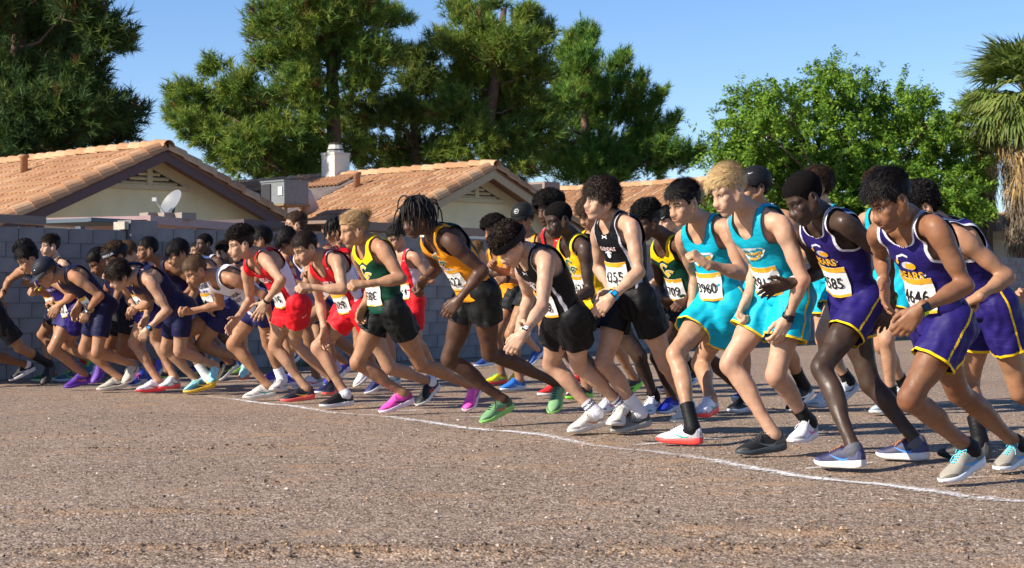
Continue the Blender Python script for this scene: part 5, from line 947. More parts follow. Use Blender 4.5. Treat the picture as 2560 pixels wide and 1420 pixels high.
def shoe_part(i, m, name, flip):
    k = (i, m.name, flip)
    if k not in _sm:
        me = SHOE[i].mesh(name, m, smooth=(i < 2))
        if flip:
            co = np.empty(len(me.vertices) * 3, np.float32); me.vertices.foreach_get('co', co); co = co.reshape(-1, 3); co[:, 1] *= -1
            me.vertices.foreach_set('co', co.ravel()); me.flip_normals()
        _sm[k] = me
    return _sm[k]

# ------------------------------------------------------------ body frames from joints
def mirror_q(Q): return Q[:, ::-1]

class Body:
    def __init__(s, S, J, build=1.0, look=(0, 20, 0), hd=None):
        s.S, s.J, s.b = S, {k: np.array(v) for k, v in J.items()}, build
        J = s.J
        s.m = (J['hipL'] + J['hipR']) / 2; s.nk = J['neck']
        s.L = np.linalg.norm(s.nk - s.m); s.u = nrm(s.nk - s.m)
        s.lb = nrm(J['hipL'] - J['hipR']); s.lt = nrm(J['shL'] - J['shR'])
        l = nrm(s.lb * .5 + s.lt * .5); l = nrm(l - s.u * (l @ s.u)); s.f = np.cross(l, s.u)
        hl = nrm(V3(s.lt[0] * .4 + s.lb[0] * .6, s.lt[1] * .4 + s.lb[1] * .6, 0)); s.fwd = np.cross(hl, V3(0, 0, 1))
        for q in 'LR':
            he, to = J['he' + q], J['to' + q]; f = nrm(to - he)
            if abs(f[2]) > .97: upv = -s.fwd
            else: upv = nrm(np.cross(np.cross(f, V3(0, 0, 1)), f))
            lat = np.cross(upv, f); s.__dict__['foot' + q] = (f, lat, upv)
            J['an' + q] = he + f * .052 * S + upv * .088 * S
        yaw, pit_, roll = look
        R = np.stack([s.fwd, np.cross(V3(0, 0, 1), s.fwd), V3(0, 0, 1)], 1)
        s.R = R @ rotm('Z', yaw) @ rotm('Y', pit_) @ rotm('X', roll)
    def frame(s, t):
        l = s.lb + (s.lt - s.lb) * np.clip(t, 0, 1); l = nrm(l - s.u * (l @ s.u)); f = np.cross(l, s.u)
        c = s.m + s.u * t * s.L - s.f * (.035 * s.S * 4 * max(0, t * (1 - t)) - .0)
        return c, np.stack([l, f, s.u])
    def coords(s, P):
        q = P - s.m; t = (q @ s.u) / s.L
        tt = np.clip(t, 0, 1)[:, None]; l = s.lb + (s.lt - s.lb) * tt; l = l - (l @ s.u)[:, None] * s.u; l /= np.linalg.norm(l, axis=1)[:, None]
        f = np.cross(l, s.u); q = q + s.f * (.035 * s.S * 4 * np.maximum(0, t * (1 - t)))[:, None]
        return t, (q * l).sum(1) / s.S, (q * f).sum(1) / s.S
    def head_pt(s, *p): return s.J['head'] + s.R @ (V3(*p) * s.S * s.hs)
    hs = 1.0
    def torso(s, cloth_=False):
        S, b, J = s.S, s.b, s.J; P = []
        def el(t, off, r, sc=1):
            c, ax = s.frame(t); P.append(('e', c + ax[0] * off[0] * S + ax[1] * off[1] * S, ax, V3(*r) * S * V3(b, b, 1)))
        r2 = s.L * .25 / S
        el(.00, (0, -.005), (.145, .098, .11)); el(.24, (0, .000), (.125, .088, .13)); el(.48, (0, .006), (.132, .095, .14))
        el(.68, (0, .002), (.146, .100, .15)); el(.84, (0, -.010), (.140, .082, .09))
        for k in (-1, 1):
            el(.74, (k * .062, .062), (.068, .034, .055)); el(.78, (k * .075, -.062), (.062, .036, .085))
            el(-.06, (k * .060, -.046), (.072, .066, .080))
            el(.58, (k * .088, -.03), (.045, .05, .12))
        if cloth_ :
            el(.22, (0, .022), (.115, .085, .14)); el(.02, (0, .012), (.135, .095, .10))
        c, ax = s.frame(.93)
        for q, k in (('L', 1), ('R', -1)):
            P.append(('c', c + ax[0] * k * .035 * S + s.u * .03 * S, J['sh' + q] + s.u * .018 * S - (J['sh' + q] - c) * .18, .042 * S * b, .040 * S * b))
            P.append(('c', c + ax[0] * k * .03 * S + ax[1] * .035 * S, J['sh' + q] - (J['sh' + q] - c) * .25 + ax[1] * .02 * S, .036 * S, .036 * S))
        return P
    def neck_prims(s):
        S = s.S; c, ax = s.frame(.95)
        a, bb = s.nk - s.f * .010 * S, s.head_pt(-.018, 0, -.06)
        P = [('c', a, bb, .056 * S * s.b, .051 * S)]
        for k in (-1, 1): P.append(('c', c + ax[0] * k * .085 * S - ax[1] * .02 * S + s.u * .02 * S, a + (bb - a) * .55 - ax[1] * .012 * S, .030 * S, .036 * S))
        return P
    def arm(s, q):
        S, b, J = s.S, s.b, s.J; sh, el, wr = J['sh' + q], J['el' + q], J['wr' + q]
        u = nrm(el - sh); f = nrm(wr - el); L1 = np.linalg.norm(el - sh); L2 = np.linalg.norm(wr - el)
        bd = f - u * (f @ u); bd = nrm(bd) if np.linalg.norm(bd) > .25 else nrm(s.fwd - u * (s.fwd @ u))
        n = np.cross(u, bd); ax = np.stack([u, bd, n])
        fb = bd - f * (bd @ f); fb = nrm(fb) if np.linalg.norm(fb) > .1 else nrm(-u - f * (-u @ f)); axf = np.stack([f, fb, np.cross(f, fb)])
        s.__dict__['fore' + q] = (el, wr, axf)
        up = [('c', sh, el, .048 * S * b, .037 * S * b), ('e', sh + u * .05 * S, ax, V3(.088, .058, .058) * S * b),
              ('e', sh + u * .56 * L1 + bd * .010 * S, ax, V3(.30 * L1 / S, .038, .041) * S * b), ('e', sh + u * .52 * L1 - bd * .014 * S, ax, V3(.32 * L1 / S, .034, .040) * S * b)]
        lo = [('c', el, wr, .038 * S * b, .0255 * S), ('c', el, el, .033 * S, .033 * S), ('e', el + f * .27 * L2 + fb * .004 * S, axf, V3(.34 * L2 / S, .045, .041) * S * b),
              ('e', wr - f * .03 * S, axf, V3(.05, .024, .029) * S)]
        return up, lo
    def leg(s, q):
        S, b, J = s.S, s.b, s.J; hp, kn, an = J['hip' + q], J['kn' + q], J['an' + q]
        u = nrm(kn - hp); f = nrm(an - kn); L1 = np.linalg.norm(kn - hp); L2 = np.linalg.norm(an - kn)
        bk = f - u * (f @ u); bk = nrm(bk) if np.linalg.norm(bk) > .2 else nrm(-s.fwd + u * (s.fwd @ u))
        ft = -bk; ax = np.stack([u, ft, np.cross(u, ft)])
        fs = ft - f * (ft @ f); fs = nrm(fs) if np.linalg.norm(fs) > .1 else nrm(u - f * (u @ f)); axs = np.stack([f, fs, np.cross(f, fs)])
        kf = nrm(ft + fs)
        th = [('c', hp, kn, .086 * S * b, .053 * S), ('e', hp + u * .42 * L1 + ft * .017 * S, ax, V3(.42 * L1 / S, .068, .076) * S * b),
              ('e', hp + u * .45 * L1 - ft * .022 * S, ax, V3(.40 * L1 / S, .058, .068) * S * b), ('e', kn - u * .07 * S + ft * .014 * S, ax, V3(.08, .044, .056) * S),
              ('e', kn + kf * .010 * S, np.stack([nrm(np.cross(kf, ax[2])), kf, ax[2]]), V3(.060, .046, .050) * S)]
        sh_ = [('c', kn, an, .049 * S, .032 * S), ('e', kn + f * .30 * L2 - fs * .018 * S, axs, V3(.31 * L2 / S, .048, .056) * S * b), ('c', kn + f * .1 * L2 + fs * .012 * S, an + fs * .004 * S, .036 * S, .026 * S),
               ('e', an - f * .02 * S, axs, V3(.06, .031, .034) * S)]
        fo, la_, up_ = s.__dict__['foot' + q]
        sh_ += [('c', an, J['he' + q] + fo * .042 * S + up_ * .05 * S, .030 * S, .022 * S), ('c', an, J['he' + q] + fo * .14 * S + up_ * .05 * S, .030 * S, .022 * S)]
        return th, sh_
    def hand_axes(s, q, back=None):
        J = s.J; x = nrm(J['ha' + q] - J['wr' + q]); k = 1 if q == 'L' else -1
        lat = s.lt * k; z = lat * .75 + V3(0, 0, 1) * .55 if back is None else np.asarray(back, float)
        z = z - x * (x @ z)
        if np.linalg.norm(z) < .1: z = V3(0, 0, 1) - x * x[2]
        z = nrm(z); y = np.cross(z, x)
        return np.stack([x, y, z], 1)
# ------------------------------------------------------------ hair, caps, headbands (head axes)
C0 = V3(-.012, 0, .036); HAIR_N = [1.0]
def cranium_r(Dv):
    def ray(c, r):
        o = (C0 - c) / r; d = Dv / r; A = (d * d).sum(1); B = (d * o).sum(1); Cc = (o * o).sum() - 1
        return (-B + np.sqrt(np.maximum(B * B - A * Cc, 0))) / A
    return np.maximum(ray(C0, V3(.098, .077, .0855)), ray(V3(.022, 0, .045), V3(.0685, .0645, .065)))
HL_X = [-.13, -.075, -.05, -.034, -.030, -.012, .006, .012, .03, .045, .062, .08, .12]
HL_Z = [-.075, -.070, -.062, -.035, .010, .028, .010, -.012, .006, .036, .056, .062, .064]

def shell(th, line_off=0.0, fade=True, nu=56, nv=30, lo=-.62):
    """lat-long cap over the skull; th(D) is the thickness"""
    ph = np.linspace(lo * math.pi / 2 - .35, math.pi / 2 - .02, nv); la = np.linspace(0, 2 * math.pi, nu, endpoint=False)
    A, B = np.meshgrid(la, ph); Dv = np.stack([np.cos(A) * np.cos(B), np.sin(A) * np.cos(B), np.sin(B)], -1).reshape(-1, 3)
    r0_ = cranium_r(Dv); base = C0 + Dv * r0_[:, None]
    V = C0 + Dv * (r0_ + th(Dv, base))[:, None]
    i = np.arange(nv - 1)[:, None] * nu; j = np.arange(nu)[None]
    Q = np.stack([i + j, i + (j + 1) % nu, i + nu + (j + 1) % nu, i + nu + j], -1).reshape(-1, 4)
    top = len(V); V = np.concatenate([V, [V[-nu:].mean(0)]]); base = np.concatenate([base, [base[-nu:].mean(0)]])
    T = np.concatenate([tris(Q), np.stack([(nv - 1) * nu + np.arange(nu), (nv - 1) * nu + (np.arange(nu) + 1) % nu, np.full(nu, top)], 1)])
    s = np.interp(base[:, 0], HL_X, HL_Z) + line_off - base[:, 2]
    return V, T, s

def strands(V, T, n, flow, L, w, lift=.4, droop=.0, curl=0.0, seed=1, K=4, g=V3(0, 0, -1), mask=None, jit=.35):
    n = int(n * HAIR_N[0]); r = np.random.default_rng(seed)
    if mask is not None: T = T[mask(V[T].mean(1))]
    ar = np.linalg.norm(np.cross(V[T[:, 1]] - V[T[:, 0]], V[T[:, 2]] - V[T[:, 0]]), axis=1)
    k = r.choice(len(T), n, p=ar / ar.sum()); b = r.random((n, 2)); fl = b.sum(1) > 1; b[fl] = 1 - b[fl]
    p = V[T[k, 0]] + (V[T[k, 1]] - V[T[k, 0]]) * b[:, :1] + (V[T[k, 2]] - V[T[k, 0]]) * b[:, 1:]
    N = p - C0; N /= np.linalg.norm(N, axis=1)[:, None]
    f = flow(p, N, r) + r.normal(size=(n, 3)) * jit; f -= N * (f * N).sum(1)[:, None]; f /= np.linalg.norm(f, axis=1)[:, None] + 1e-9
    W = np.cross(N, f); ln = L * (.65 + .7 * r.random(n)); ph = r.random(n) * 6.28
    w = w * .68; P = p - N * .002; out = []
    for i in range(K + 1):
        wi = w * (1.0 if i < K - 1 else (.7 if i < K else .12)) * (.7 + .6 * r.random(n))
        out += [P - W * wi[:, None] / 2, P + W * wi[:, None] / 2]
        q = i / K
        d = f * (1 - .35 * lift) + N * lift * (1 - 1.5 * q) + g * droop * q
        if curl:
            an = ph + q * 7.5
            d = d * .45 + (N * np.sin(an)[:, None] + W * np.cos(an)[:, None]) * curl
        d /= np.linalg.norm(d, axis=1)[:, None] + 1e-9
        P = P + d * (ln / K)[:, None]
    X = np.stack(out, 1).reshape(-1, 3); b0 = (np.arange(n) * (2 * K + 2))[:, None]
    Q = np.concatenate([b0 + np.array([[2 * i, 2 * i + 1, 2 * i + 3, 2 * i + 2]]) for i in range(K)])
    return X, Q

F_FWD = lambda p, N, r: np.tile(V3(1, 0, .05), (len(p), 1))
F_BACK = lambda p, N, r: np.tile(V3(-1, 0, -.15), (len(p), 1))
F_SIDE = lambda p, N, r: np.tile(V3(.55, .75, 0), (len(p), 1))
F_DOWN = lambda p, N, r: p - V3(-.045, .01, .17)
F_RAND = lambda p, N, r: r.normal(size=p.shape)

def build_hair(style, g, seed):
    """returns lists (V, faces) in head axes"""
    out = []
    def add(V, F): out.append((np.asarray(V), np.asarray(F)))
    def base(th, off=0.0, keep=None):
        V, T, s = shell(th, off); 
        if keep is not None: s = np.maximum(s, keep(V))
        V, T, l = split(V, T, s); V, T = compact(V, T[l]); add(V, T); return V, T
    nz = lambda P, sc_, a_: noise3(P, sc_, seed, 2) * a_
    up = lambda D: np.clip(D[:, 2] * 1.4 + .1, 0, 1)
    top = lambda c: c[:, 2] > .06
    if style == 'buzz':
        base(lambda D, p: .0045 + .002 * up(D) + nz(p, 60, .0008))
    elif style == 'lowafro':
        V, T = base(lambda D, p: .004 + .012 * up(D) + nz(p, 70, .0012)); add(*strands(V, T, 1500, F_RAND, .010, .004, .8, 0, curl=.8, seed=seed, mask=lambda c: c[:, 2] > .03))
    elif style == 'fade':
        V, T = base(lambda D, p: .003 + .017 * up(D) ** 2 + nz(p, 30, .003))
        add(*strands(V, T, 900, F_FWD, .03, .004, .55, 0, seed=seed, mask=lambda c: c[:, 2] > .05))
    elif style == 'short':
        V, T = base(lambda D, p: .003 + .007 * up(D) + nz(p, 22, .002))
        add(*strands(V, T, 1700, F_DOWN, .026, .003, .25, .2, seed=seed, g=g)); add(*strands(V, T, 700, F_FWD, .036, .003, .35, .1, seed=seed + 1, mask=top))
    elif style == 'quiff':
        V, T = base(lambda D, p: .003 + .019 * up(D) * (.7 + .6 * np.clip(D[:, 0], 0, 1)) + nz(p, 20, .006))
        add(*strands(V, T, 1500, F_FWD, .048, .0034, .46, .06, seed=seed, jit=.4, mask=lambda c: c[:, 2] > .065)); add(*strands(V, T, 1000, F_DOWN, .022, .003, .18, .1, seed=seed + 1, mask=lambda c: c[:, 2] < .09))
    elif style == 'swept':
        V, T = base(lambda D, p: .004 + .016 * up(D) + nz(p, 14, .003), .004)
        fl = lambda p, N, r: np.tile(V3(.8, -.55, 0), (len(p), 1))
        add(*strands(V, T, 1900, fl, .06, .0035, .16, .12, seed=seed, jit=.15, mask=lambda c: c[:, 2] > .055)); add(*strands(V, T, 900, F_DOWN, .022, .0035, .3, .1, seed=seed + 1))
    elif style == 'mop':
        V, T = base(lambda D, p: .006 + .012 * up(D) + nz(p, 12, .005), -.010)
        add(*strands(V, T, 1900, F_DOWN, .07, .0048, .22, .4, curl=.16, seed=seed, g=g, K=5, jit=.2)); add(*strands(V, T, 600, F_FWD, .075, .0048, .28, .55, curl=.2, seed=seed + 1, g=g, K=5, jit=.25, mask=lambda c: c[:, 2] > .07))
    elif style == 'straight':
        V, T = base(lambda D, p: .005 + .006 * up(D) + nz(p, 10, .002), -.008)
        add(*strands(V, T, 1500, F_DOWN, .05, .004, .12, .35, seed=seed, g=g, jit=.12)); add(*strands(V, T, 600, F_FWD, .07, .004, .16, .6, seed=seed + 1, g=g, jit=.12, K=5, mask=lambda c: (c[:, 2] > .05) & (c[:, 0] > .0)))
    elif style == 'curly':
        V, T = base(lambda D, p: .006 + .015 * up(D) + nz(p, 24, .006), -.002)
        add(*strands(V, T, 2000, F_RAND, .045, .005, .4, .0, curl=1.0, seed=seed, K=7))
        add(*strands(V, T, 400, F_FWD, .06, .006, .6, .2, curl=.9, seed=seed + 2, K=7, mask=lambda c: (c[:, 0] > .03) & (c[:, 2] > .06)))
    elif style == 'curlytop':
        V, T = base(lambda D, p: .004 + .034 * np.clip(D[:, 2] * 1.5 - .15, 0, 1) + nz(p, 24, .008) * up(D))
        add(*strands(V, T, 1900, F_RAND, .055, .006, .6, .0, curl=1.0, seed=seed, K=7, mask=lambda c: c[:, 2] > .07))
        add(*strands(V, T, 420, F_FWD, .07, .006, .5, .25, curl=.9, seed=seed + 2, K=7, mask=lambda c: (c[:, 0] > .02) & (c[:, 2] > .07)))
    elif style == 'afro':
        V, T = base(lambda D, p: .018 + .046 * np.clip(D[:, 2] + .45, 0, 1) + nz(p, 26, .008), -.004)
        add(*strands(V, T, 2600, F_RAND, .035, .005, .9, .0, curl=1.1, seed=seed, K=6))
    elif style == 'bun':
        V, T = base(lambda D, p: .006 + .004 * up(D) + nz(p, 30, .001), -.002)
        add(*strands(V, T, 1500, lambda p, N, r: V3(-.125, 0, .075) - p, .05, .003, .07, .0, seed=seed, jit=.04))
        q = []
        r = np.random.default_rng(seed)
        D, lo, h = field([(.006, [('e', V3(-.122, 0, .082), I3, V3(.03, .026, .026))], None)], .008); V2, Q2 = surface(D, lo, h); V2 = V2 + (noise3(V2, 40, 3, 2) * .003)[:, None]; add(V2, tris(Q2))
        add(*strands(V2, tris(Q2), 260, lambda p, N, r: V3(-1, 0, .5) + r.normal(size=p.shape) * .6, .06, .003, .5, .1, seed=seed + 4, curl=.3))
    elif style == 'dreads':
        V, T = base(lambda D, p: .008 + .008 * up(D) + nz(p, 30, .002), -.004)
        r = np.random.default_rng(seed); mb = MB()
        for i in range(120):
            k = r.integers(len(T)); p = V[T[k]].mean(0)
            if p[2] < .02: continue
            N = nrm(p - C0); d = nrm(N * .5 + V3(-.1, 0, .1) + r.normal(size=3) * .25); L = .12 + .07 * r.random(); pts = [p]
            for j in range(7):
                q = p - C0; rr = float(cranium_r(nrm(q)[None])[0])
                d = nrm(d * .8 + g * .75 + r.normal(size=3) * .10); p2 = p + d * L / 7
                q = p2 - C0; rr = float(cranium_r(nrm(q)[None])[0]) + .014
                if np.linalg.norm(q) < rr: p2 = C0 + nrm(q) * rr
                if p2[0] > .085 and abs(p2[1]) < .035 and p2[2] < .03: p2[1] = .038 * (1 if p2[1] > 0 else -1)
                p = p2; pts.append(p)
            mb.tube(pts, [.0055, .0052, .0055, .005, .0052, .0048, .0045, .003], 5)
        add(np.concatenate(mb.V), np.concatenate(mb.Fq))
        add(np.concatenate(mb.V), np.concatenate(mb.Ft))
    return out

def cap_parts():
    th = lambda D, p: .013 + .016 * np.clip(D[:, 2] + .15, 0, 1)
    V, T, s = shell(th, 0); base_s = .030 + .10 * 0 - V[:, 2] + np.clip(-V[:, 0], 0, 1) * -.15
    V1, T1, l = split(V, T, base_s); V1, T1 = compact(V1, T1[l])
    br = MB(); n = 14; R = []
    for i in range(n + 1):
        an = math.radians(-78 + 156 * i / n)
        for k, ex in enumerate((0, .35, .7, 1.0)):
            x0 = -.012 + .110 * math.cos(an); y0 = .089 * math.sin(an)
            R.append((x0 + .085 * ex * math.cos(an) ** .7, y0 * (1 + .02 * ex), .046 - .004 * ex - .022 * ex * ex - .30 * abs(y0) ** 1.5))
    q = np.array([[i * 4 + k, i * 4 + k + 1, (i + 1) * 4 + k + 1, (i + 1) * 4 + k] for i in range(n) for k in range(3)])
    R = np.array(R); R2 = R - V3(0, 0, .0035)
    br.add(R, q); br.add(R2, q[:, ::-1])
    e = [i * 4 + 3 for i in range(n + 1)]
    br.add(np.concatenate([R[e], R2[e]]), [[i, n + 1 + i, n + 2 + i, i + 1] for i in range(n)])
    V2 = np.concatenate(br.V); Q2 = np.concatenate(br.Fq)
    bt = MB(); bt.tube([C0 + V3(0, 0, .106), C0 + V3(0, 0, .113)], [.009, .006], 8)
    return (V1, T1), (V2, Q2), (np.concatenate(bt.V), np.concatenate([tris(np.concatenate(bt.Fq)), np.concatenate(bt.Ft)]))
CAP = cap_parts()
def band_part(z0=.022, z1=.072, tilt=.25, th=.022):
    V, T, s = shell(lambda D, p: th + 0 * D[:, 0], 0); zz = V[:, 2] - tilt * V[:, 0] * .6
    V, T, l = split(V, T, np.maximum(z0 - zz, zz - z1)); return compact(V, T[l])

# ------------------------------------------------------------ flat prints
_tx = {}
def text2d(s, size=1.0, bold=.0, sx=1.0):
    k = (s, bold)
    if k not in _tx:
        c = bpy.data.curves.new('lettering', 'FONT'); c.body = s; c.size = 1.0; c.align_x = 'CENTER'; c.align_y = 'CENTER'; c.offset = bold; c.resolution_u = 3
        o = bpy.data.objects.new('lettering', c); me = bpy.data.meshes.new_from_object(o)
        me.calc_loop_triangles()
        V = np.array([v.co[:2] for v in me.vertices]).reshape(-1, 2); T = np.array([t.vertices[:] for t in me.loop_triangles]).reshape(-1, 3)
        V = V - (V.max(0) + V.min(0)) / 2
        bpy.data.objects.remove(o); bpy.data.curves.remove(c); bpy.data.meshes.remove(me)
        _tx[k] = (V, T)
    V, T = _tx[k]; return V * size * np.array([sx, 1]), T
def rect2d(w_, h_, n=5, m=4):
    x, y = np.meshgrid(np.linspace(-w_ / 2, w_ / 2, n), np.linspace(-h_ / 2, h_ / 2, m)); V = np.stack([x.ravel(), y.ravel()], 1)
    Q = np.array([[j * n + i, j * n + i + 1, (j + 1) * n + i + 1, (j + 1) * n + i] for j in range(m - 1) for i in range(n - 1)]); return V, tris(Q)
def poly2d(pts):
    V = np.array(pts, float); c = V.mean(0); n = len(V)
    return np.concatenate([V, [c]]), np.array([[i, (i + 1) % n, n] for i in range(n)])
def stroke2d(pts, w_):
    P = np.array(pts, float); T = np.gradient(P, axis=0); T /= np.linalg.norm(T, axis=1)[:, None]; N = np.stack([-T[:, 1], T[:, 0]], 1); w_ = np.broadcast_to(np.asarray(w_, float), (len(P),))[:, None]
    V = np.concatenate([P - N * w_ / 2, P + N * w_ / 2]); n = len(P)
    return V, np.concatenate([[[i, i + 1, n + i + 1], [i, n + i + 1, n + i]] for i in range(n - 1)])
def ell2d(rx, ry, n=20): return poly2d([(rx * math.cos(6.2832 * i / n), ry * math.sin(6.2832 * i / n)) for i in range(n)])
def tick2d(s): return stroke2d(np.array([(-.5, .12), (-.36, -.1), (-.15, -.08), (.15, .06), (.5, .25)]) * s, np.array([.04, .16, .13, .08, .01]) * s)
def merge2d(L):
    V, T, n = [], [], 0
    for v, t, *o in L:
        v = np.asarray(v) + (np.array(o[0]) if o else 0); V.append(v); T.append(np.asarray(t) + n); n += len(v)
    return np.concatenate(V), np.concatenate(T)
def arch2d(s):     # interlocking arcs emblem
    t = np.linspace(-1, 1, 9)
    return merge2d([stroke2d(np.stack([t * .5 * s, (.14 + .30 * t ** 2) * s], 1), .15 * s) + ((0, -.2 * s),), stroke2d(np.stack([t * .5 * s, (-.14 - .30 * t ** 2) * s], 1), .15 * s) + ((0, .2 * s),)])

def decal(name, bvh, c, n, up, m2, material, parent, off=.004):
    """lays a flat print on a surface: rays along -n"""
    V, T = m2; n = nrm(n); up = nrm(up - n * (up @ n)); x = np.cross(up, n); out = []; last = None
    for a_, b_ in V:
        p = c + x * a_ + up * b_
        h = bvh.ray_cast(Vector(p + n * .25), Vector(-n), .6)
        if h[0] is None: q = p if last is None else c + x * a_ + up * b_ + n * ((last - c) @ n)
        else: q = np.array(h[0]) + n * off; last = q
        out.append(q)
    return link(name, mesh_np(name, np.array(out), [T], [material], smooth=False), parent)
# ------------------------------------------------------------ putting a runner together
SKIN_M = mat('skin', (.5, .3, .2), rough=.52, spec=.36, noise=.09, nscale=30, bump=.10, bscale=120, attr=True)
try:
    SKIN_M.node_tree.nodes['Principled BSDF'].inputs['Subsurface Weight'].default_value = 0.0
except Exception: pass
SKIN_MDK = SKIN_M.copy(); SKIN_MDK.node_tree.nodes['Principled BSDF'].inputs['Roughness'].default_value = .42
PAPER = mat('bib_paper', (.78, .78, .76), rough=.6, spec=.3, noise=.04, nscale=8)
INK = plain(srgb('141418'), .6, 'ink')
GOLD = mat('bib_gold', srgb('e0a52e'), rough=.5, spec=.3, noise=.12, nscale=25)

def locgeo(name, V, faces, mats, parent, base, **k):
    return link(name, mesh_np(name, V - base, faces, mats, **k), parent)

def make_person(key, sp):
    S, J = JOINTS[key]
    B = Body(S, J, sp.get('build', .95), sp.get('look', (0, 22, 0)))
    B.hs = sp.get('hs', 1.0)
    base = V3(B.m[0], B.m[1], 0)
    root = empty('person', base)
    tag(root, sp['label'], 'person', 'runners starting the race')
    seed = sum(ord(c) for c in key); HAIR_N[0] = 1.5 if sp.get('h', .0105) < .0101 else 1.0
    h = sp.get('h', .0105)
    tor = B.torso(); neck = B.neck_prims()
    armL, armR, legL, legR = B.arm('L'), B.arm('R'), B.leg('L'), B.leg('R')
    k = .0105 * S
    part = lambda P, fr: ('c', P[1], P[1] + (P[2] - P[1]) * fr, P[3], P[3] + (P[4] - P[3]) * fr)
    T = tor + neck + [part(armL[0][0], .3), armL[0][1], part(armR[0][0], .3), armR[0][1], part(legL[0][0], .4), part(legR[0][0], .4)]
    groups = [(k, T, None), (k * .8, armL[0] + armL[1], None), (k * .8, armR[0] + armR[1], None), (k * .8, legL[0] + legL[1], None), (k * .8, legR[0] + legR[1], None)]
    D, lo, hh = field(groups, h, -.0035)
    V, Q = surface(D, lo, hh)
    skin = V3(*sp['skin']); dark = skin[0] < .2
    V = V + vnormals(V, tris(Q)) * (noise3(V, 14, seed + 2, 2) * .0016 + noise3(V, 5, seed + 3, 2) * .0018)[:, None]
    nzv = 1 + .13 * noise3(V, 3, seed, 2)[:, None] + .07 * noise3(V, 16, seed + 7, 2)[:, None]
    col = skin * nzv * np.ones((len(V), 3)); col *= 1 - np.clip(noise3(V, 6, seed + 8, 2), 0, 1)[:, None] * V3(0, .10, .12)
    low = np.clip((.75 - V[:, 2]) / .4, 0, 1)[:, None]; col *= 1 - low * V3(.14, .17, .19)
    # warmer knees, elbows, shoulders
    for jn in ('knL', 'knR', 'elL', 'elR', 'shL', 'shR'):
        w_ = np.exp(-(np.linalg.norm(V - B.J[jn], axis=1) / (.06 * S)) ** 2)[:, None]
        col *= 1 - w_ * (V3(.02, .14, .14) if not dark else V3(.05, .05, .05))
    # head
    ht = HEADS[sp.get('face', 'a')]; hv = B.J['head'] + (ht['V'] * S * B.hs) @ B.R.T
    hc = skin * ht['tint'] if not dark else skin * (1 - (1 - ht['tint']) * .55)
    hairc = V3(*sp.get('haircol', (.02, .015, .012)))
    mix = lambda c, m, to: c + (to - c) * m[:, None]
    if sp.get('beard', 0): hc = mix(hc, ht['beard'] * sp['beard'], hairc * .8 + skin * .12)
    hc = mix(hc, ht['brow'], hairc * .7 + skin * .05)
    ew = sp.get('eyes', .75)
    hc = mix(hc, ht['eye'] * ew, V3(.55, .5, .47)); hc = mix(hc, ht['iris'], V3(.02, .013, .01)); hc = mix(hc, ht['lash'] * .9, V3(.015, .01, .008))
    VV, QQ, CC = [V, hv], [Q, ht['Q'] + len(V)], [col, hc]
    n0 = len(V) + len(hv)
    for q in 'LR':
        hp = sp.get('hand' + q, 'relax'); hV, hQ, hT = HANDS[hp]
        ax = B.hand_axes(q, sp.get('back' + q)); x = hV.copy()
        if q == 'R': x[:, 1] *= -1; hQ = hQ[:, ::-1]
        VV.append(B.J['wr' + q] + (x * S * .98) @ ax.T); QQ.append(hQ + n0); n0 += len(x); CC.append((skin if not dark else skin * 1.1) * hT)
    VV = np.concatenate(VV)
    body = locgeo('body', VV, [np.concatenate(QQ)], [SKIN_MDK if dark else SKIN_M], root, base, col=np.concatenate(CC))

    # ---- singlet
    st = sp['top']; L = B.L
    sg = field([(.016 * S, B.torso(True) + [part(armL[0][0], .02), part(armR[0][0], .02)], None)], max(h, .0105), .009 * S)
    V, Q = surface(*sg); Tt = tris(Q)
    t, a_, b_ = B.coords(V); A = np.abs(a_)
    # cloth folds: diagonal pulls towards the belly and waist
    N = vnormals(V, Tt)
    fold = np.sin((t * L * 55 + a_ * 22 * np.sign(b_ + .02) + noise3(V, 4, seed + 5, 2) * 3)) * np.exp(-((t - .12) / .22) ** 2) * .0065 + noise3(V, 9, seed + 9, 2) * .0035
    V = V + N * (fold * st.get('fold', 1.0))[:, None]
    nd = st.get('neck', .20)
    def sing(P):
        t, a_, b_ = B.coords(P); A = np.abs(a_)
        aw = np.interp(t, [.50, .56, .62, .70, .80, 1.05], [.40, .205, .160, .134, .122, .118])
        front = b_ > -.02
        q = np.clip((t - (1 - nd)) / nd, 0, 1.4); nf = .086 * np.clip(q, 0, 1) ** .30 ; nf = np.where(t < 1 - nd, -.004 + (t - 1 + nd) * .5, nf)
        nb = np.where(t > .93, .074 * np.sqrt(np.clip((t - .93) / .08, 0, 1)), -.03 + (t - .93) * .5)
        return np.maximum(A - aw, np.where(front, nf, nb) - A), t, a_, b_
    s1, t, a_, b_ = sing(V)
    hem = sp.get('hem_t', .02)
    V, Tt, l = split(V, Tt, np.maximum(s1 * S, (hem - t) * L)); V, Tt = compact(V, Tt[l])
    mats_ = [cloth(st['c'])]; mid = np.zeros(len(Tt), int)
    def region(V, Tt, mid, fn, colr):
        s = fn(V); V, T2, lab = split2(V, Tt, mid, s)
        mats_.append(cloth(colr)); m2 = T2[1].copy(); m2[lab] = len(mats_) - 1
        return V, T2[0], m2
    def split2(V, Tt, mid, s):
        out_T, out_m, out_l, Vs, offs = [], [], [], [], 0
        for i in np.unique(mid):
            sv = s[np.unique(Tt[mid == i])]; v, tt = compact(V, Tt[mid == i])
            v, tt, lb = split(v, tt, sv); Vs.append(v); out_T.append(tt + offs); offs += len(v); out_m.append(np.full(len(tt), i)); out_l.append(lb)
        return np.concatenate(Vs), (np.concatenate(out_T), np.concatenate(out_m)), np.concatenate(out_l)
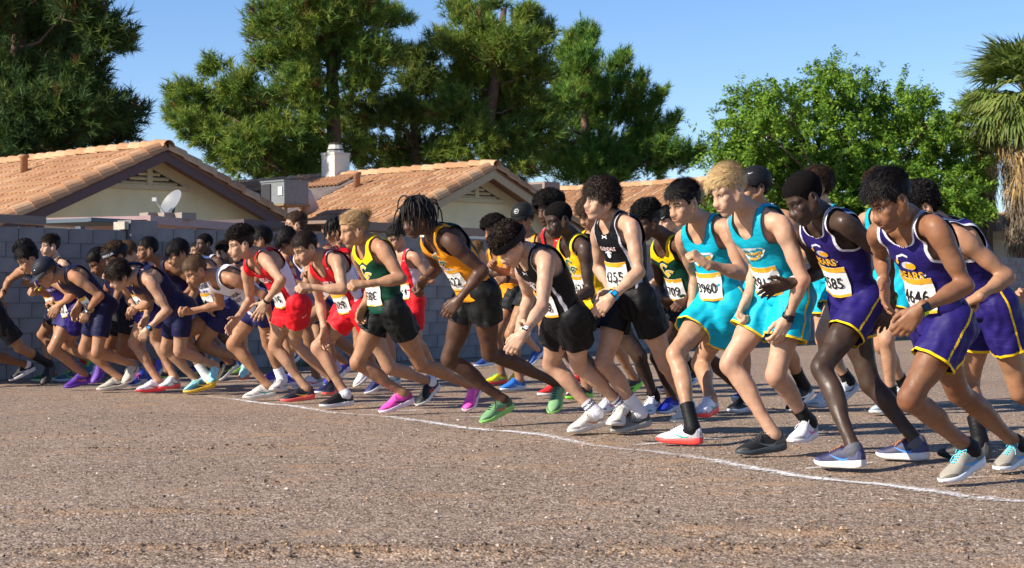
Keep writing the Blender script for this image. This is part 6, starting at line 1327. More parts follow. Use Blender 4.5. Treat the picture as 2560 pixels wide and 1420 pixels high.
    for fn, colr in st.get('regions', ()):
        V, Tt, mid = region(V, Tt, mid, lambda P, fn=fn: fn(*B.coords(P)), colr)
    if st.get('trim'):
        V, Tt, mid = region(V, Tt, mid, lambda P: -(sing(P)[0] + st.get('trimw', .011)), st['trim'])
    singlet = locgeo('singlet', V, [Tt], mats_, root, base, midx=mid)
    bvh = BVHTree.FromPolygons([tuple(p) for p in (V - base)], [tuple(x) for x in Tt.tolist()])
    def chest(name, m2, material, a0, t0, parent, off=.004, tiltdeg=0):
        c, ax = B.frame(t0); p = c + ax[0] * a0 * S - base
        n = nrm(ax[1] + ax[0] * a0 * 4.5)
        an = math.radians(tiltdeg); Vd, Td = m2
        # seen from the front the wearer's left is on the viewer's right: x runs towards +left
        Vd = Vd @ np.array([[math.cos(an), math.sin(an)], [-math.sin(an), math.cos(an)]])
        return decal(name, bvh, p, n, ax[2], (Vd * S, Td), material, parent, off)
    for i, (kind, arg, colr, a0, t0, *ex) in enumerate(st.get('prints', ())):
        if kind == 'text': m2 = text2d(arg, ex[0], .02, ex[1] if len(ex) > 1 else 1.0); nm = 'chest_lettering'
        else: m2 = arg; nm = 'chest_emblem'
        chest(nm, m2, plain(colr, .5, 'print_ink'), a0, t0, singlet, .0035 + .0012 * i)
    if sp.get('bib'):
        bd = sp['bib']; t0 = bd.get('t', .25); a0 = bd.get('a', 0.0); W_, H_ = .20, .165
        bib = chest('race_bib', rect2d(W_, H_), PAPER, a0, t0, root, .010, bd.get('tilt', 0))
        def on_bib(name, m2, material, dy, off):
            V2 = np.asarray(m2[0]) + np.array([0, dy]); return chest(name, (V2, m2[1]), material, a0, t0, bib, off, bd.get('tilt', 0))
        on_bib('bib_band', rect2d(W_, .028), GOLD, H_ / 2 - .014, .0125); on_bib('bib_band', rect2d(W_, .014), GOLD, -H_ / 2 + .007, .0125)
        tx = text2d(bd['n'], .088, .012, .88)
        if bd.get('flip'): tx = (-tx[0], tx[1])
        on_bib('bib_number', tx, INK, -.006, .0135)

    # ---- shorts
    ss = sp['short']; tight = ss.get('tight'); hemf = ss.get('hem', .46)
    P = []
    c, ax = B.frame(0.0); P += [('e', c - ax[1] * .006 * S, ax, V3(.150, .104, .112) * S)]
    c2, ax2 = B.frame(.16); P += [('e', c2, ax2, V3(.136, .098, .10) * S)]
    for kk in (-1, 1): P.append(('e', c + ax[0] * kk * .062 * S - ax[1] * .048 * S - B.u * .03 * S, ax, V3(.078, .071, .085) * S))
    for q, lg in (('L', legL), ('R', legR)):
        hp, kn = B.J['hip' + q], B.J['kn' + q]
        if tight: P += lg[0]
        else:
            d_ = nrm(kn - hp); oo = ss.get('flare', .100) - .1; P += [('c', hp, hp + (kn - hp) * (hemf + .12), (.088 + oo * .5) * S, (.090 + oo) * S), ('c', hp + B.lb * (.014 if q == 'L' else -.014) * S, hp + (kn - hp) * (hemf + .1) + (B.lb * (.022 if q == 'L' else -.022)) * S, .080 * S, (.084 + oo) * S)]
    V, Q = surface(*field([((.012 if tight else .013) * S, P, None)], max(h, .0105), (.006 if tight else .003) * S)); Tt = tris(Q)
    N = vnormals(V, Tt)
    t, a_, b_ = B.coords(V)
    V = V + N * ((np.sin(a_ * 95 + noise3(V, 5, seed, 2) * 3) * .0045 * np.clip(.9 - t * 3, 0, 1) + noise3(V, 7, seed + 3, 2) * .007 + np.abs(np.sin(a_ * 40 + (t * 2) + noise3(V, 3, seed + 4, 2) * 4)) * .006 * np.clip(.3 - t * 2, 0, 1) - .003) * (0.25 if tight else 1))[:, None]
    def legs(P):
        u = []
        for q in 'LR':
            hp, kn = B.J['hip' + q], B.J['kn' + q]; d = kn - hp; LL = np.linalg.norm(d); d = d / LL
            x = (P - hp) @ d; r = np.linalg.norm(P - hp - np.clip(x, 0, LL)[:, None] * d, axis=1); u.append((x, r, LL))
        L_ = u[0][1] < u[1][1]
        x = np.where(L_, u[0][0], u[1][0]); LL = np.where(L_, u[0][2], u[1][2])
        return x - hemf * LL, L_, x
    s1, _, _ = legs(V); t, a_, b_ = B.coords(V)
    V, Tt, l = split(V, Tt, np.maximum(s1, (t - .20) * L)); V, Tt = compact(V, Tt[l])
    mats_ = [cloth(ss['c'], 'shorts_fabric')]; mid = np.zeros(len(Tt), int)
    for fn, colr in ss.get('regions', ()):
        V, Tt, mid = region(V, Tt, mid, lambda P, fn=fn: fn(*B.coords(P)), colr)
    if ss.get('hemc'):
        V, Tt, mid = region(V, Tt, mid, lambda P: -(legs(P)[0] + .012), ss['hemc'])
    if ss.get('seam'):
        # piping along the outer seam of each leg
        def seam(P):
            x, L_, xx = legs(P); t, a_, b_ = B.coords(P); 
            cl = np.where(L_, 1, -1); hpv = np.where(L_[:, None], B.J['hipL'], B.J['hipR']); ft = np.where(L_[:, None], nrm(np.cross(B.lb, nrm(B.J['knL'] - B.J['hipL']))), nrm(np.cross(B.lb, nrm(B.J['knR'] - B.J['hipR']))))
            y = ((P - hpv) * ft).sum(1); out = (P - hpv) @ B.lb * cl
            return np.maximum(np.abs(y) - .006, .03 - out)
        V, Tt, mid = region(V, Tt, mid, seam, ss['seam'])
    shorts = locgeo('shorts', V, [Tt], mats_, root, base, midx=mid)
    sb = BVHTree.FromPolygons([tuple(p) for p in (V - base)], [tuple(x) for x in Tt.tolist()])
    for (m2, colr, q, fr, side) in ss.get('marks', ()):
        hp, kn = B.J['hip' + q], B.J['kn' + q]; d = nrm(kn - hp); fr_ = nrm(np.cross(B.lb, d)); kq = 1 if q == 'L' else -1
        n = nrm(fr_ * (1 - side) + B.lb * kq * side); decal('shorts_emblem', sb, hp + (kn - hp) * fr - base, n, -d, (m2[0] * S, m2[1]), plain(colr, .5, 'print_ink'), shorts, .004)

    # ---- socks and shoes
    for q, lg in (('L', legL), ('R', legR)):
        so_ = sp.get('sock' + q, sp.get('sock'))
        an, kn = B.J['an' + q], B.J['kn' + q]; d = nrm(kn - an)
        if so_:
            cl, hgt = so_[0], so_[1]
            V, Q = surface(*field([(k * .8, lg[1], None)], .010, .0025)); Tt = tris(Q); x = (V - an) @ d
            V = V + vnormals(V, Tt) * (np.sin(x * 260) * .0008)[:, None]
            V, Tt, l = split(V, Tt, np.maximum(x - hgt, -.06 - x)); V, Tt = compact(V, Tt[l])
            ms = [cloth(cl, 'sock_knit')]; mi = np.zeros(len(Tt), int)
            if len(so_) > 2:
                x = ((V[Tt].mean(1) - an) @ d) / hgt; mi = (np.abs(x - .78) < .07) | (np.abs(x - .55) < .07); ms.append(cloth(so_[2], 'sock_knit')); mi = mi.astype(int)
            locgeo('sock', V, [Tt], ms, root, base, midx=mi)
        sh = sp.get('shoe' + q, sp['shoe'])
        f, lat, upv = B.__dict__['foot' + q]
        R = np.stack([f, lat, upv], 1)
        o = link('shoe', shoe_part(0, plain(srgb(sh[0]), .55, 'shoe_mesh'), 'shoe', q == 'R'), root)
        M = Matrix.Identity(4)
        for i in range(3):
            for j in range(3): M[i][j] = R[i][j] * S * 1.0
            M[i][3] = (B.J['he' + q] - base - upv * .002)[i]
        o.matrix_local = M
        dk = tuple(min(1, x * .45 + .004) for x in srgb(sh[0])) if sum(srgb(sh[0])) > .25 else tuple(x * 1.6 + .03 for x in srgb(sh[0]))
        for i, nm in ((5, 'heel_counter'), (6, 'toe_guard')): link(nm, shoe_part(i, plain(dk, .6, 'shoe_overlay'), nm, q == 'R'), o)
        for i, nm, cc in ((1, 'sole', sh[1]), (2, 'laces', sh[3]), (3 if len(sh) < 5 else 4, 'shoe_emblem', sh[2])):
            if cc: link(nm, shoe_part(i, plain(srgb(cc), .5, 'rubber' if i == 1 else 'shoe_trim'), nm, q == 'R'), o)

    # ---- hair and headwear
    g = B.R.T @ V3(0, 0, -1)
    toW = lambda X: B.J['head'] + (X * S * B.hs) @ B.R.T
    if sp.get('hair'):
        parts = build_hair(sp['hair'], g, seed)
        cut = sp.get('hcut')
        Vs, F3, F4, n = [], [], [], 0
        for X, Fc in parts:
            if sp.get('cap'):
                cc = X[Fc].mean(1); Fc = Fc[(cc[:, 2] < .030 - cc[:, 0] * .15) & (np.linalg.norm(cc - C0, axis=1) < .15)]
                if not len(Fc): continue
            Vs.append(toW(X)); (F3 if Fc.shape[1] == 3 else F4).append(Fc + n); n += len(X)
        fs = ([np.concatenate(F3)] if F3 else []) + ([np.concatenate(F4)] if F4 else [])
        locgeo('hair', np.concatenate(Vs), fs, [hair_mat(tuple(hairc)) if sp['hair'] not in ('buzz', 'lowafro', 'afro') else plain(tuple(hairc), .95, 'short_hair', .08)], root, base)
    if sp.get('cap'):
        m = cloth(sp['cap'], 'cap_cotton')
        co = locgeo('cap', toW(CAP[0][0]), [CAP[0][1]], [m], root, base); locgeo('brim', toW(CAP[1][0]), [CAP[1][1]], [m], co, base); locgeo('button', toW(CAP[2][0]), [CAP[2][1]], [m], co, base)
        if sp.get('cap_mark'):
            cb = BVHTree.FromPolygons([tuple(p) for p in toW(CAP[0][0]) - base], [tuple(x) for x in CAP[0][1].tolist()])
            for m2, colr, az in sp['cap_mark']:
                n = B.R @ V3(math.cos(math.radians(az)), math.sin(math.radians(az)), .15); decal('cap_emblem', cb, B.head_pt(-.012, 0, .078) - base, n, B.R @ V3(0, 0, 1), m2, plain(colr, .5, 'print_ink'), co, .002)
    if sp.get('band'):
        X, Fc = band_part(*sp.get('bandz', (.024, .066)), th=sp.get('bandth', .022))
        bo = locgeo('headband', toW(X), [Fc], [cloth(sp['band'], 'headband_knit')], root, base)
        if sp.get('band_mark'):
            cb = BVHTree.FromPolygons([tuple(p) for p in toW(X) - base], [tuple(x) for x in Fc.tolist()])
            for m2, colr, az in sp['band_mark']:
                n = B.R @ V3(math.cos(math.radians(az)), math.sin(math.radians(az)), 0); decal('headband_emblem', cb, B.head_pt(-.012, 0, sp.get('band_mz', .058)) - base, n, B.R @ V3(0, 0, 1), m2, plain(colr, .5, 'print_ink'), bo, .002)
    # ---- wrist things
    for q, cb, cf in sp.get('watch', ()):
        el, wr, axf = B.__dict__['fore' + q]; f = axf[0]; c = wr - f * .022 * S
        hx = B.hand_axes(q, sp.get('back' + q)); z = hx[:, 2]; z = nrm(z - f * (z @ f)); y = np.cross(z, f)
        mb = MB(); n = 18; r_ = .031 * S
        V = [c + f * dx + (z * math.cos(6.2832 * i / n) * .90 + y * math.sin(6.2832 * i / n)) * (r_ + dr) - base for dx, dr in ((-.011, 0), (-.011, .003), (.011, .003), (.011, 0)) for i in range(n)]
        mb.add(V, [[k2 * n + i, k2 * n + (i + 1) % n, (k2 + 1) * n + (i + 1) % n, (k2 + 1) * n + i] for k2 in range(3) for i in range(n)])
        wo_ = mb.build('wristwatch' if cf else 'wristband', [plain(srgb(cb), .5, 'strap')], root, True)
        if cf:
            mb = MB(); mb.box(c + z * (r_ * .9 + .006) - base, (.036, .034, .011), np.stack([f, y, z])); mb.build('case', [plain(srgb('101114'), .3, 'watch_case')], wo_)
            mb = MB(); mb.box(c + z * (r_ * .9 + .0125) - base, (.026, .025, .002), np.stack([f, y, z])); mb.build('dial', [plain(srgb(cf), .2, 'watch_glass')], wo_)
    if sp.get('extra'): sp['extra'](B, root, base, toW)
    return root
# ------------------------------------------------------------ the runners
PALE, FAIR, TAN, OLIVE, BROWN, DARK, DEEP = (.50, .305, .205), (.43, .25, .155), (.375, .20, .112), (.32, .17, .09), (.235, .108, .054), (.085, .040, .024), (.052, .029, .020)
K_, DKB, MDB, LTB, BLD, GLD = (.010, .008, .008), (.022, .013, .009), (.05, .028, .016), (.11, .065, .035), (.50, .345, .165), (.42, .29, .13)
NAVY, PURP, TEAL, RED, YEL, GRN, BLK, WHT, ORG, LGT = [srgb(x) for x in ('11133a', '21175f', '08a6c0', 'd31a27', 'f2c40c', '083c2d', '0d0d12', 'dcdce4', 'f2991c', '8f9096')]
side = lambda w=.112: (lambda t, a, b: w - np.abs(a) + np.abs(b) * .35)
lines = lambda x, w=.006: (lambda t, a, b: np.abs(np.abs(a) - x - np.where(b < 0, .4, -.0) - .05 * np.clip(.45 - t, 0, 1)) - w)
below = lambda t0, sl=0: (lambda t, a, b: t - t0 + np.abs(a) * sl)
tick = lambda s: tick2d(s)
def star(s): return ell2d(s, s * .8)
BEAR_W = merge2d([ell2d(.040, .022) + ((.005, .012),), ell2d(.05, .016) + ((.03, -.035),), stroke2d([(-.06, .02), (-.05, .055), (-.01, .068), (.02, .06)], .011)])
BEAR_Y = merge2d([poly2d([(-.014, .004), (-.004, .03), (.014, .022), (.026, .03), (.034, .004), (.01, -.004)]), ell2d(.016, .016) + ((.03, .012),), ell2d(.008, .012) + ((-.056, .03),)])
BEAR_N = stroke2d([(-.055, -.002), (0, -.012), (.06, -.028)], .016)
def bears(): return [('s', BEAR_W, srgb('c9c9d6'), 0, .63), ('s', BEAR_Y, srgb('e8a91e'), 0, .63), ('s', BEAR_N, srgb('2a2468'), 0, .63), ('text', 'BEARS', srgb('17143a'), .004, .555, .062, .88), ('text', 'BEARS', srgb('eeb022'), 0, .56, .058, .9)]
SHIELD_W = poly2d([(-.075, .028), (-.04, .036), (.02, .04), (.085, .038), (.092, .02), (.06, -.02), (0, -.045), (-.055, -.05), (-.085, -.02)])
SHIELD_T = poly2d([(-.06, .018), (.02, .026), (.072, .024), (.05, .004), (-.06, .0)])
SHIELD_Y = stroke2d([(-.07, -.008), (0, -.006), (.07, .014)], .014)
def crest(): return [('s', SHIELD_W, srgb('dfe6ea'), 0, .60), ('s', SHIELD_T, srgb('1596a8'), 0, .60), ('s', SHIELD_Y, srgb('e8b02a'), 0, .60), ('text', 'KIMMON', srgb('0a6f86'), .004, .575, .026, .9), ('s', stroke2d([(-.05, -.04), (.02, -.03), (.075, .012)], .010), srgb('e8b02a'), 0, .60)]
def gmark(colr, t0=.60):
    an = np.linspace(.6, 5.6, 12); c = np.stack([.038 * np.cos(an), .045 * np.sin(an)], 1)
    an2 = np.linspace(.6, 4.0, 10); d = np.stack([.038 * np.cos(an2) + .03, .030 * np.sin(an2) - .04], 1)
    return [('s', merge2d([stroke2d(c, .026), stroke2d(d, .024)]), srgb('d9d9d0'), 0, t0), ('s', merge2d([stroke2d(c, .015), stroke2d(d, .013)]), colr, 0, t0)]

def singlet(c, **k): return dict(c=c, **k)
purple = dict(top=singlet(PURP, trim=WHT, trimw=.012, prints=bears(), neck=.17), short=dict(c=PURP, hemc=YEL, seam=YEL, hem=.50, flare=.104))
teal = dict(top=singlet(TEAL, prints=crest(), neck=.22, trim=srgb('0a5f74'), trimw=.004), short=dict(c=TEAL, hemc=YEL, seam=YEL, hem=.55, flare=.118))
def black(n): return dict(top=singlet(BLK, neck=.17, regions=[(lines(.118), srgb('b9b9c4'))], prints=[('s', arch2d(.045), WHT, 0, .80), ('text', 'GLENDALE', srgb('e6c9c9'), 0, .655, .034, .9), ('s', merge2d([ell2d(.016, .018), stroke2d([(-.028, .016), (0, .024), (.028, .016)], .010)]), WHT, 0, .575)]),
                          short=dict(c=BLK, hem=.50, flare=.104, marks=[(arch2d(.035), WHT, 'R', .30, .2)]), bib=dict(n=n, t=.33))
RED_T = dict(top=singlet(RED, neck=.28, regions=[(side(.104), srgb('e4dcea'))], prints=[('s', tick(.036), WHT, .075, .86), ('text', 'MESA', srgb('e8e0e4'), 0, .60, .075, .85)]), short=dict(c=RED, hem=.44, flare=.112, marks=[(tick(.05), WHT, 'L', .34, .9)]))
NAVY_T = dict(top=singlet(NAVY, neck=.17), short=dict(c=NAVY, hem=.66, tight=True))
def gold_green(n, mk=True): return dict(top=singlet(GRN, neck=.22, regions=[(lambda t, a, b: .70 - t + np.abs(np.abs(a) - .05) * .9, YEL)], prints=[('s', arch2d(.04), srgb('20241c'), 0, .79)] + gmark(srgb('f0bf18'))), short=dict(c=srgb('16191a'), hem=.42, flare=.112, marks=[(ell2d(.022, .03), srgb('2f6b3a'), 'L', .30, .15), (ell2d(.011, .014), srgb('d8b52a'), 'L', .29, .15)]), bib=dict(n=n, t=.30))
def yellow(n): return dict(top=singlet(ORG, neck=.24, regions=[(lambda t, a, b: np.minimum(.150 - np.abs(a) + .10 * np.clip(.6 - t, -.3, .3), b + .065), GRN)], prints=gmark(srgb('1d6a4c'), .66) + [('s', stroke2d([(-.07, -.03), (0, -.05), (.07, -.06)], .02), srgb('b8bcc4'), 0, .60)]), short=dict(c=srgb('17191a'), hem=.44, flare=.108, marks=[(ell2d(.016, .02), srgb('4a8a3a'), 'R', .25, .2)]), bib=dict(n=n, t=.34) if n else None)
def white_t(): return dict(top=singlet(srgb('d5d6e6'), neck=.19, prints=[('text', 'PARADISE', srgb('17182c'), 0, .56, .058, .9), ('text', 'VALLEY', srgb('17182c'), 0, .44, .058, .9)], trim=WHT, trimw=.008), short=dict(c=srgb('1e2050'), hem=.42, flare=.106))

def P(key, label, skin, base, **k):
    d = dict(label=label, skin=skin, **base); d.update(k); return key, d
PK, NV = ('f04fb0', 'f2d6e6', '15151a', 'f07ac4'), ('23264a', 'd7d3d0', '3f7fd0', 'c07a4a')
PEOPLE = [
 P('purple_right', 'runner in purple BEARS singlet with bib 4646 and a neon green watch', BROWN, purple, hair='quiff', haircol=K_, face='c', look=(-6, 30, 0), h=.0095, beard=.18,
   bib=dict(n='4646', t=.38), watch=[('L', 'a6d61e', '1c2438'), ('R', 'b9bcc4', None)], shoe=('9a9488', 'd8dde0', '2e8fd0', '5ad0e8'), sock=(BLK, .05), handL='relax', handR='open'),
 P('purple_dark', 'dark skinned runner in purple BEARS singlet with bib 4585 reaching one arm forward', DEEP, purple, hair='lowafro', haircol=(.006, .005, .005), face='b', look=(-4, 32, 0), h=.0095, eyes=.4,
   bib=dict(n='4585', t=.34), watch=[('R', 'd8ddd4', None), ('L', '6fae1c', '20301a')], shoe=NV, sock=(srgb('5a5b66'), .02), handR='open', handL='open'),
 P('teal_blond', 'blond runner in teal singlet with a black square watch', PALE, teal, hair='swept', haircol=BLD, look=(-8, 24, 0), h=.0095, bib=dict(n='3913', t=.28),
   watch=[('L', '16171a', '2a2d33')], shoeR=('1d1e20', '3c444a', '5a6068', '3a3b40'), shoe=('e6e2ea', 'e8e2e6', 'e04a9a', 'dcdce2'), sockL=(BLK, .13), handL='relax', handR='fist'),
 P('teal_dark', 'dark haired runner in teal singlet with bib 3960 and tall black socks', FAIR, teal, hair='quiff', haircol=K_, look=(-2, 18, 0), h=.0095, bib=dict(n='3960', t=.27),
   shoe=('e4e0ea', 'e8453f', '1aa08a', 'dcdce4'), sockR=(BLK, .16), handL='fist', handR='relax'),
 P('black_4355', 'upright pale runner in black singlet with bib 4355 pressing a blue watch', PALE, black('4355'), hair='mop', haircol=DKB, look=(-4, 2, 0), h=.0095,
   watch=[('L', '1f9fd6', '1a9ad8')], shoe=('6a6a68', '9a9c98', '3a3a3a', '1c1c1c'), shoeL=('d8d2c4', 'dcd8d0', 'b8b0a0', 'e0dcd4'), sock=(WHT, .15), handL='relax', handR='fist'),
 P('black_338', 'bending runner in black singlet with bib 4338, black headband and white watch', PALE, black('4338'), hair='curly', haircol=DKB, look=(8, 48, 0), h=.0095, band=BLK, bandz=(.004, .050), bandth=.030, beard=.25,
   watch=[('L', 'd8d8d8', 'e8e8ec')], shoe=('dcd6cc', 'cfcac6', 'c7825a', 'dcd8d0'), sock=(WHT, .10, srgb('5a5d6c')), handL='relax', handR='relax'),
 P('orange_dreads', 'runner with hanging dreadlocks in orange singlet with bib 4622', DARK, yellow('4622'), hair='dreads', haircol=(.012, .010, .010), face='b', look=(4, 22, 0), h=.0095, eyes=.5, build=1.0,
   watch=[('R', 'c79a3a', None)], shoe=('6f9a6c', '8fd06a', 'e8703a', '14141a'), handL='relax', handR='fist'),
 P('green_blond', 'blond runner with a hair bun in green and yellow singlet, pink shoes', TAN, gold_green('3855'), hair='bun', haircol=(.30, .185, .085), look=(-4, 16, 0), h=.0100, bib=dict(n='3855', t=.28, flip=True), shoe=PK, handL='fist', handR='relax', build=1.0),
 P('red_moustache', 'dark haired runner in red singlet with bib 4039 and black shoes', FAIR, RED_T, hair='short', haircol=DKB, look=(0, 30, 0), h=.0105, beard=.35, bib=dict(n='4039', t=.25), shoe=('16161a', 'd8d8d8', None, '16161a'),
   shoeL=('17171a', 'd8d8d8', 'f0522c', '202020', 1), sock=(WHT, .04), handL='fist', handR='relax'),
 P('red_curly', 'curly haired runner in red singlet with bib ending in 15 and a black wristband', FAIR, RED_T, hair='curlytop', haircol=(.016, .010, .008), look=(-6, 14, 0), h=.0105, bib=dict(n='4115', t=.25), watch=[('L', '121214', None)], shoe=('1c1d2c', 'e8625a', 'e0a83a', '1a1a20'), handL='open', handR='open'),
 P('white_front', 'bearded runner in white PARADISE VALLEY singlet leaning low with short brown hair', TAN, white_t(), hair='short', haircol=LTB, look=(4, 34, 0), h=.0108, beard=.5, shoe=('d8d2cc', 'd4d0cc', '2aa08c', 'dcd8d4'), sockL=(WHT, .12), handR='fist', handL='relax'),
 P('white_behind', 'black haired runner in white PARADISE VALLEY singlet with one white sock', OLIVE, white_t(), hair='straight', haircol=K_, face='c', look=(0, 26, 0), h=.011, bib=dict(n='54', t=.27), shoe=('1f4a58', 'e0b43a', 'e0b43a', '9adbe0'), shoeL=('9ac8c4', 'e0553a', '2a8a80', 'a0d0cc'), sockR=(WHT, .17), sockL=(BLK, .03), handR='fist'),
 P('navy_watch', 'dark wavy haired runner in navy singlet bent low with a round blue watch', FAIR, NAVY_T, hair='mop', haircol=DKB, look=(2, 34, 0), h=.011, bib=dict(n='4208', t=.30), watch=[('L', '15161a', '4a9ad8')], shoe=('9ad4d8', 'e8c23a', '2a7a94', 'a8e0e4'), handL='fist', handR='relax'),
 P('cap_navy', 'runner in a navy baseball cap with a yellow whistle in the mouth', TAN, NAVY_T, hair='bun', haircol=LTB, look=(0, 38, 0), h=.011, cap=srgb('20222e'), cap_mark=[(ell2d(.006, .005), WHT, 25)], bib=dict(n='4211', t=.27), watch=[('L', 'b8babc', 'd8dadc')], shoe=('b9b4a8', 'c4beb2', '3a3632', 'c8c4b8'), handL='fist', handR='relax',
   extra=lambda B, root, base, toW: MBwhistle(B, root, base, toW)),
 P('purple_207', 'black haired runner in purple singlet with bib 4207 holding up a fist', TAN, dict(top=singlet(PURP, neck=.18, trim=srgb('b8a8d0'), trimw=.006, prints=[('text', 'ALHAMBRA', srgb('c8b4d4'), 0, .62, .045, .9)]), short=dict(c=PURP, hem=.46, flare=.112, marks=[(text2d('A', .07, .01), srgb('b8a0c8'), 'R', .2, .1)])), hair='quiff', haircol=K_, face='c', look=(2, 30, 0), h=.011, bib=dict(n='4207', t=.22), shoe=('5a2f96', '6a3aa8', 'e8703a', '7a58b0'), handL='relax', handR='fist'),
 P('navy_adidas', 'runner with a dark crew cut in navy singlet looking down between two others', BROWN, NAVY_T, hair='fade', haircol=K_, face='c', look=(0, 36, 0), h=.011, shoe=('2a48a8', 'c8c8d0', 'c8d0dc', 'e8508c'), handL='fist', short=dict(c=srgb('14161f'), hem=.60, flare=.100, marks=[(stroke2d([(-.02, -.01), (.02, .012)], .012), WHT, 'L', .4, .9)]), sock=(srgb('3a58c0'), .05)),
 P('headband_left', 'runner in a black headband with small coloured dots', FAIR, NAVY_T, hair='curly', haircol=MDB, look=(10, 30, 0), h=.0115, band=BLK, bandz=(.026, .085), bandth=.034, band_mz=.062, band_mark=[(text2d('UNGUA', .030, .01), WHT, 30), (merge2d([ell2d(.004, .004, 8) + ((-.018, -.022),), ell2d(.004, .004, 8) + ((-.006, -.022),)]), srgb('e8a02a'), 30), (merge2d([ell2d(.004, .004, 8) + ((.006, -.022),), ell2d(.004, .004, 8) + ((.018, -.022),)]), srgb('58b048'), 30)], bib=dict(n='4210', t=.30), short=dict(c=srgb('2a2470'), hem=.40, flare=.104), shoe=('e4e0e8', 'e84a50', '5a5a68', 'e8e4ec'), handL='fist'),
 P('brown_navy', 'pale shouldered runner with light brown hair in navy singlet behind the low runner', PALE, NAVY_T, hair='straight', haircol=(.085, .045, .022), look=(0, 36, 0), h=.0115, shoe=('8a8c90', 'b8b8b8', 'd8d8d8', '707278'), build=1.05),
 P('behind_brown', 'mostly hidden runner with short dark hair just in front of the block wall', BROWN, NAVY_T, hair='short', haircol=K_, face='c', look=(-10, 10, 0), h=.0125, shoe=('1a1c20', 'd0d0d0', '80c83a', '30343a')),
 P('curly_left', 'curly black haired runner stretching one arm out past the wall, bib 4167', TAN, dict(top=singlet(srgb('15182e'), neck=.17, prints=[('text', 'GRAND', WHT, 0, .66, .062, .9), ('text', 'CANYON', WHT, 0, .55, .055, .9)]), short=dict(c=srgb('15182e'), hem=.42, flare=.104)), hair='curly', haircol=K_, face='c', look=(0, 34, 0), h=.0115, bib=dict(n='4167', t=.26), watch=[('R', '121316', '1c1d22')], shoe=('3a5a74', 'a8c4d8', '98e03a', '7ae04a'), handL='fist'),
 P('pale_upright', 'pale runner with swept dark hair standing upright against the grey block wall', PALE, dict(top=singlet(srgb('10131c'), neck=.15), short=dict(c=srgb('14161f'), hem=.5, flare=.1)), hair='quiff', haircol=DKB, look=(4, 4, 0), h=.0115, shoe=('2c5a30', 'c0e0c0', '70e03a', '58d838'), sock=(srgb('c41c24'), .14)),
 P('runaway_black', 'runner leaving the frame in black shorts and long black sock', OLIVE, dict(top=singlet(BLK), short=dict(c=srgb('101116'), hem=.80, flare=.096)), hair='short', haircol=K_, h=.0115, shoe=('141418', '1c1c20', None, '202024'), sockL=(srgb('15161a'), .24)),
 P('runaway_other', 'runner leaving the frame with black shoe with white sole', BROWN, dict(top=singlet(BLK), short=dict(c=srgb('101116'), hem=.7, flare=.1)), hair='short', haircol=K_, face='b', h=.0115, shoe=('17181c', 'd0d0d4', 'd4d4d8', '202226'), sock=(WHT, .03)),
 P('purple_smile', 'smiling black runner in purple singlet with white straps near the wall', DARK, dict(top=singlet(PURP, trim=WHT), short=dict(c=PURP, hem=.45)), hair='buzz', haircol=(.008, .007, .007), face='b', look=(12, 4, 0), h=.0115, shoe=('22488a', '98d848', 'c8e050', '30589a')),
 P('behind_smile', 'half hidden runner with dark hair left of the smiling black runner', OLIVE, NAVY_T, hair='short', haircol=K_, face='c', look=(16, 0, 0), h=.0125, shoe=('101216', 'c03038', 'd0d0d0', '202020')),
 P('bearded', 'bearded runner with dark wavy hair seen behind the curly haired runner', FAIR, NAVY_T, hair='quiff', haircol=DKB, look=(4, 12, 0), h=.0115, beard=.75, shoe=('15606a', 'd8d8d8', '98c8c8', '207078'), sock=(WHT, .13)),
 P('behind_curly', 'runner with straight black hair seen from behind the curly haired runner', OLIVE, RED_T, hair='straight', haircol=K_, face='c', look=(-30, 8, 0), h=.0115, shoe=('4a40a0', 'd0c8e0', '8080d0', '5a50b0')),
 P('tall_back', 'brown haired person standing tall at the back beside the wall cap', FAIR, NAVY_T, hair='fade', haircol=MDB, look=(-35, 0, 0), h=.0115, shoe=('2a3aa0', 'd0d0d8', '6080e0', '3a4ab0'), sock=(srgb('a8a4c8'), .14)),
 P('hair_down', 'runner with straight black hair hanging down over the face', OLIVE, white_t(), hair='straight', haircol=K_, face='c', look=(0, 52, 0), h=.0115, shoe=('e4dede', 'dcd8d8', 'e0443e', 'e8e4e4')),
 P('dreads_red', 'runner with short hanging dreads behind a raised tan shoulder in red', OLIVE, RED_T, hair='dreads', haircol=K_, face='b', look=(-8, 18, 0), h=.011, shoe=('23285a', 'e0e0e4', 'e0502c', '303870')),
 P('red_folded', 'dark haired runner in red singlet with hands raised to the chest', FAIR, dict(RED_T, short=dict(c=RED, hem=.74, tight=True)), hair='short', haircol=(.014, .010, .008), look=(0, 30, 0), h=.011, bib=dict(n='4044', t=.22), shoe=('cdd4d4', 'd8dcd8', '48b0a8', 'd8dcdc'), handL='fist', handR='fist'),
 P('white_short', 'runner with short light brown hair in white singlet with bib 8470', FAIR, dict(top=singlet(srgb('d8d8ea'), neck=.18), short=dict(c=srgb('2a2a78'), hem=.44)), hair='fade', haircol=(.16, .085, .035), look=(-6, 34, 0), h=.0115, bib=dict(n='8470', t=.14), shoe=('28468a', 'c8d0e0', '88a0d8', '3a58a0')),
 P('curly_bit', 'hidden runner whose black curls show behind the headband runner', BROWN, yellow(None), hair='afro', haircol=K_, face='b', look=(0, 14, 0), h=.0125, shoe=('e8d822', 'd83a3a', '2a9a6a', '28a078')),
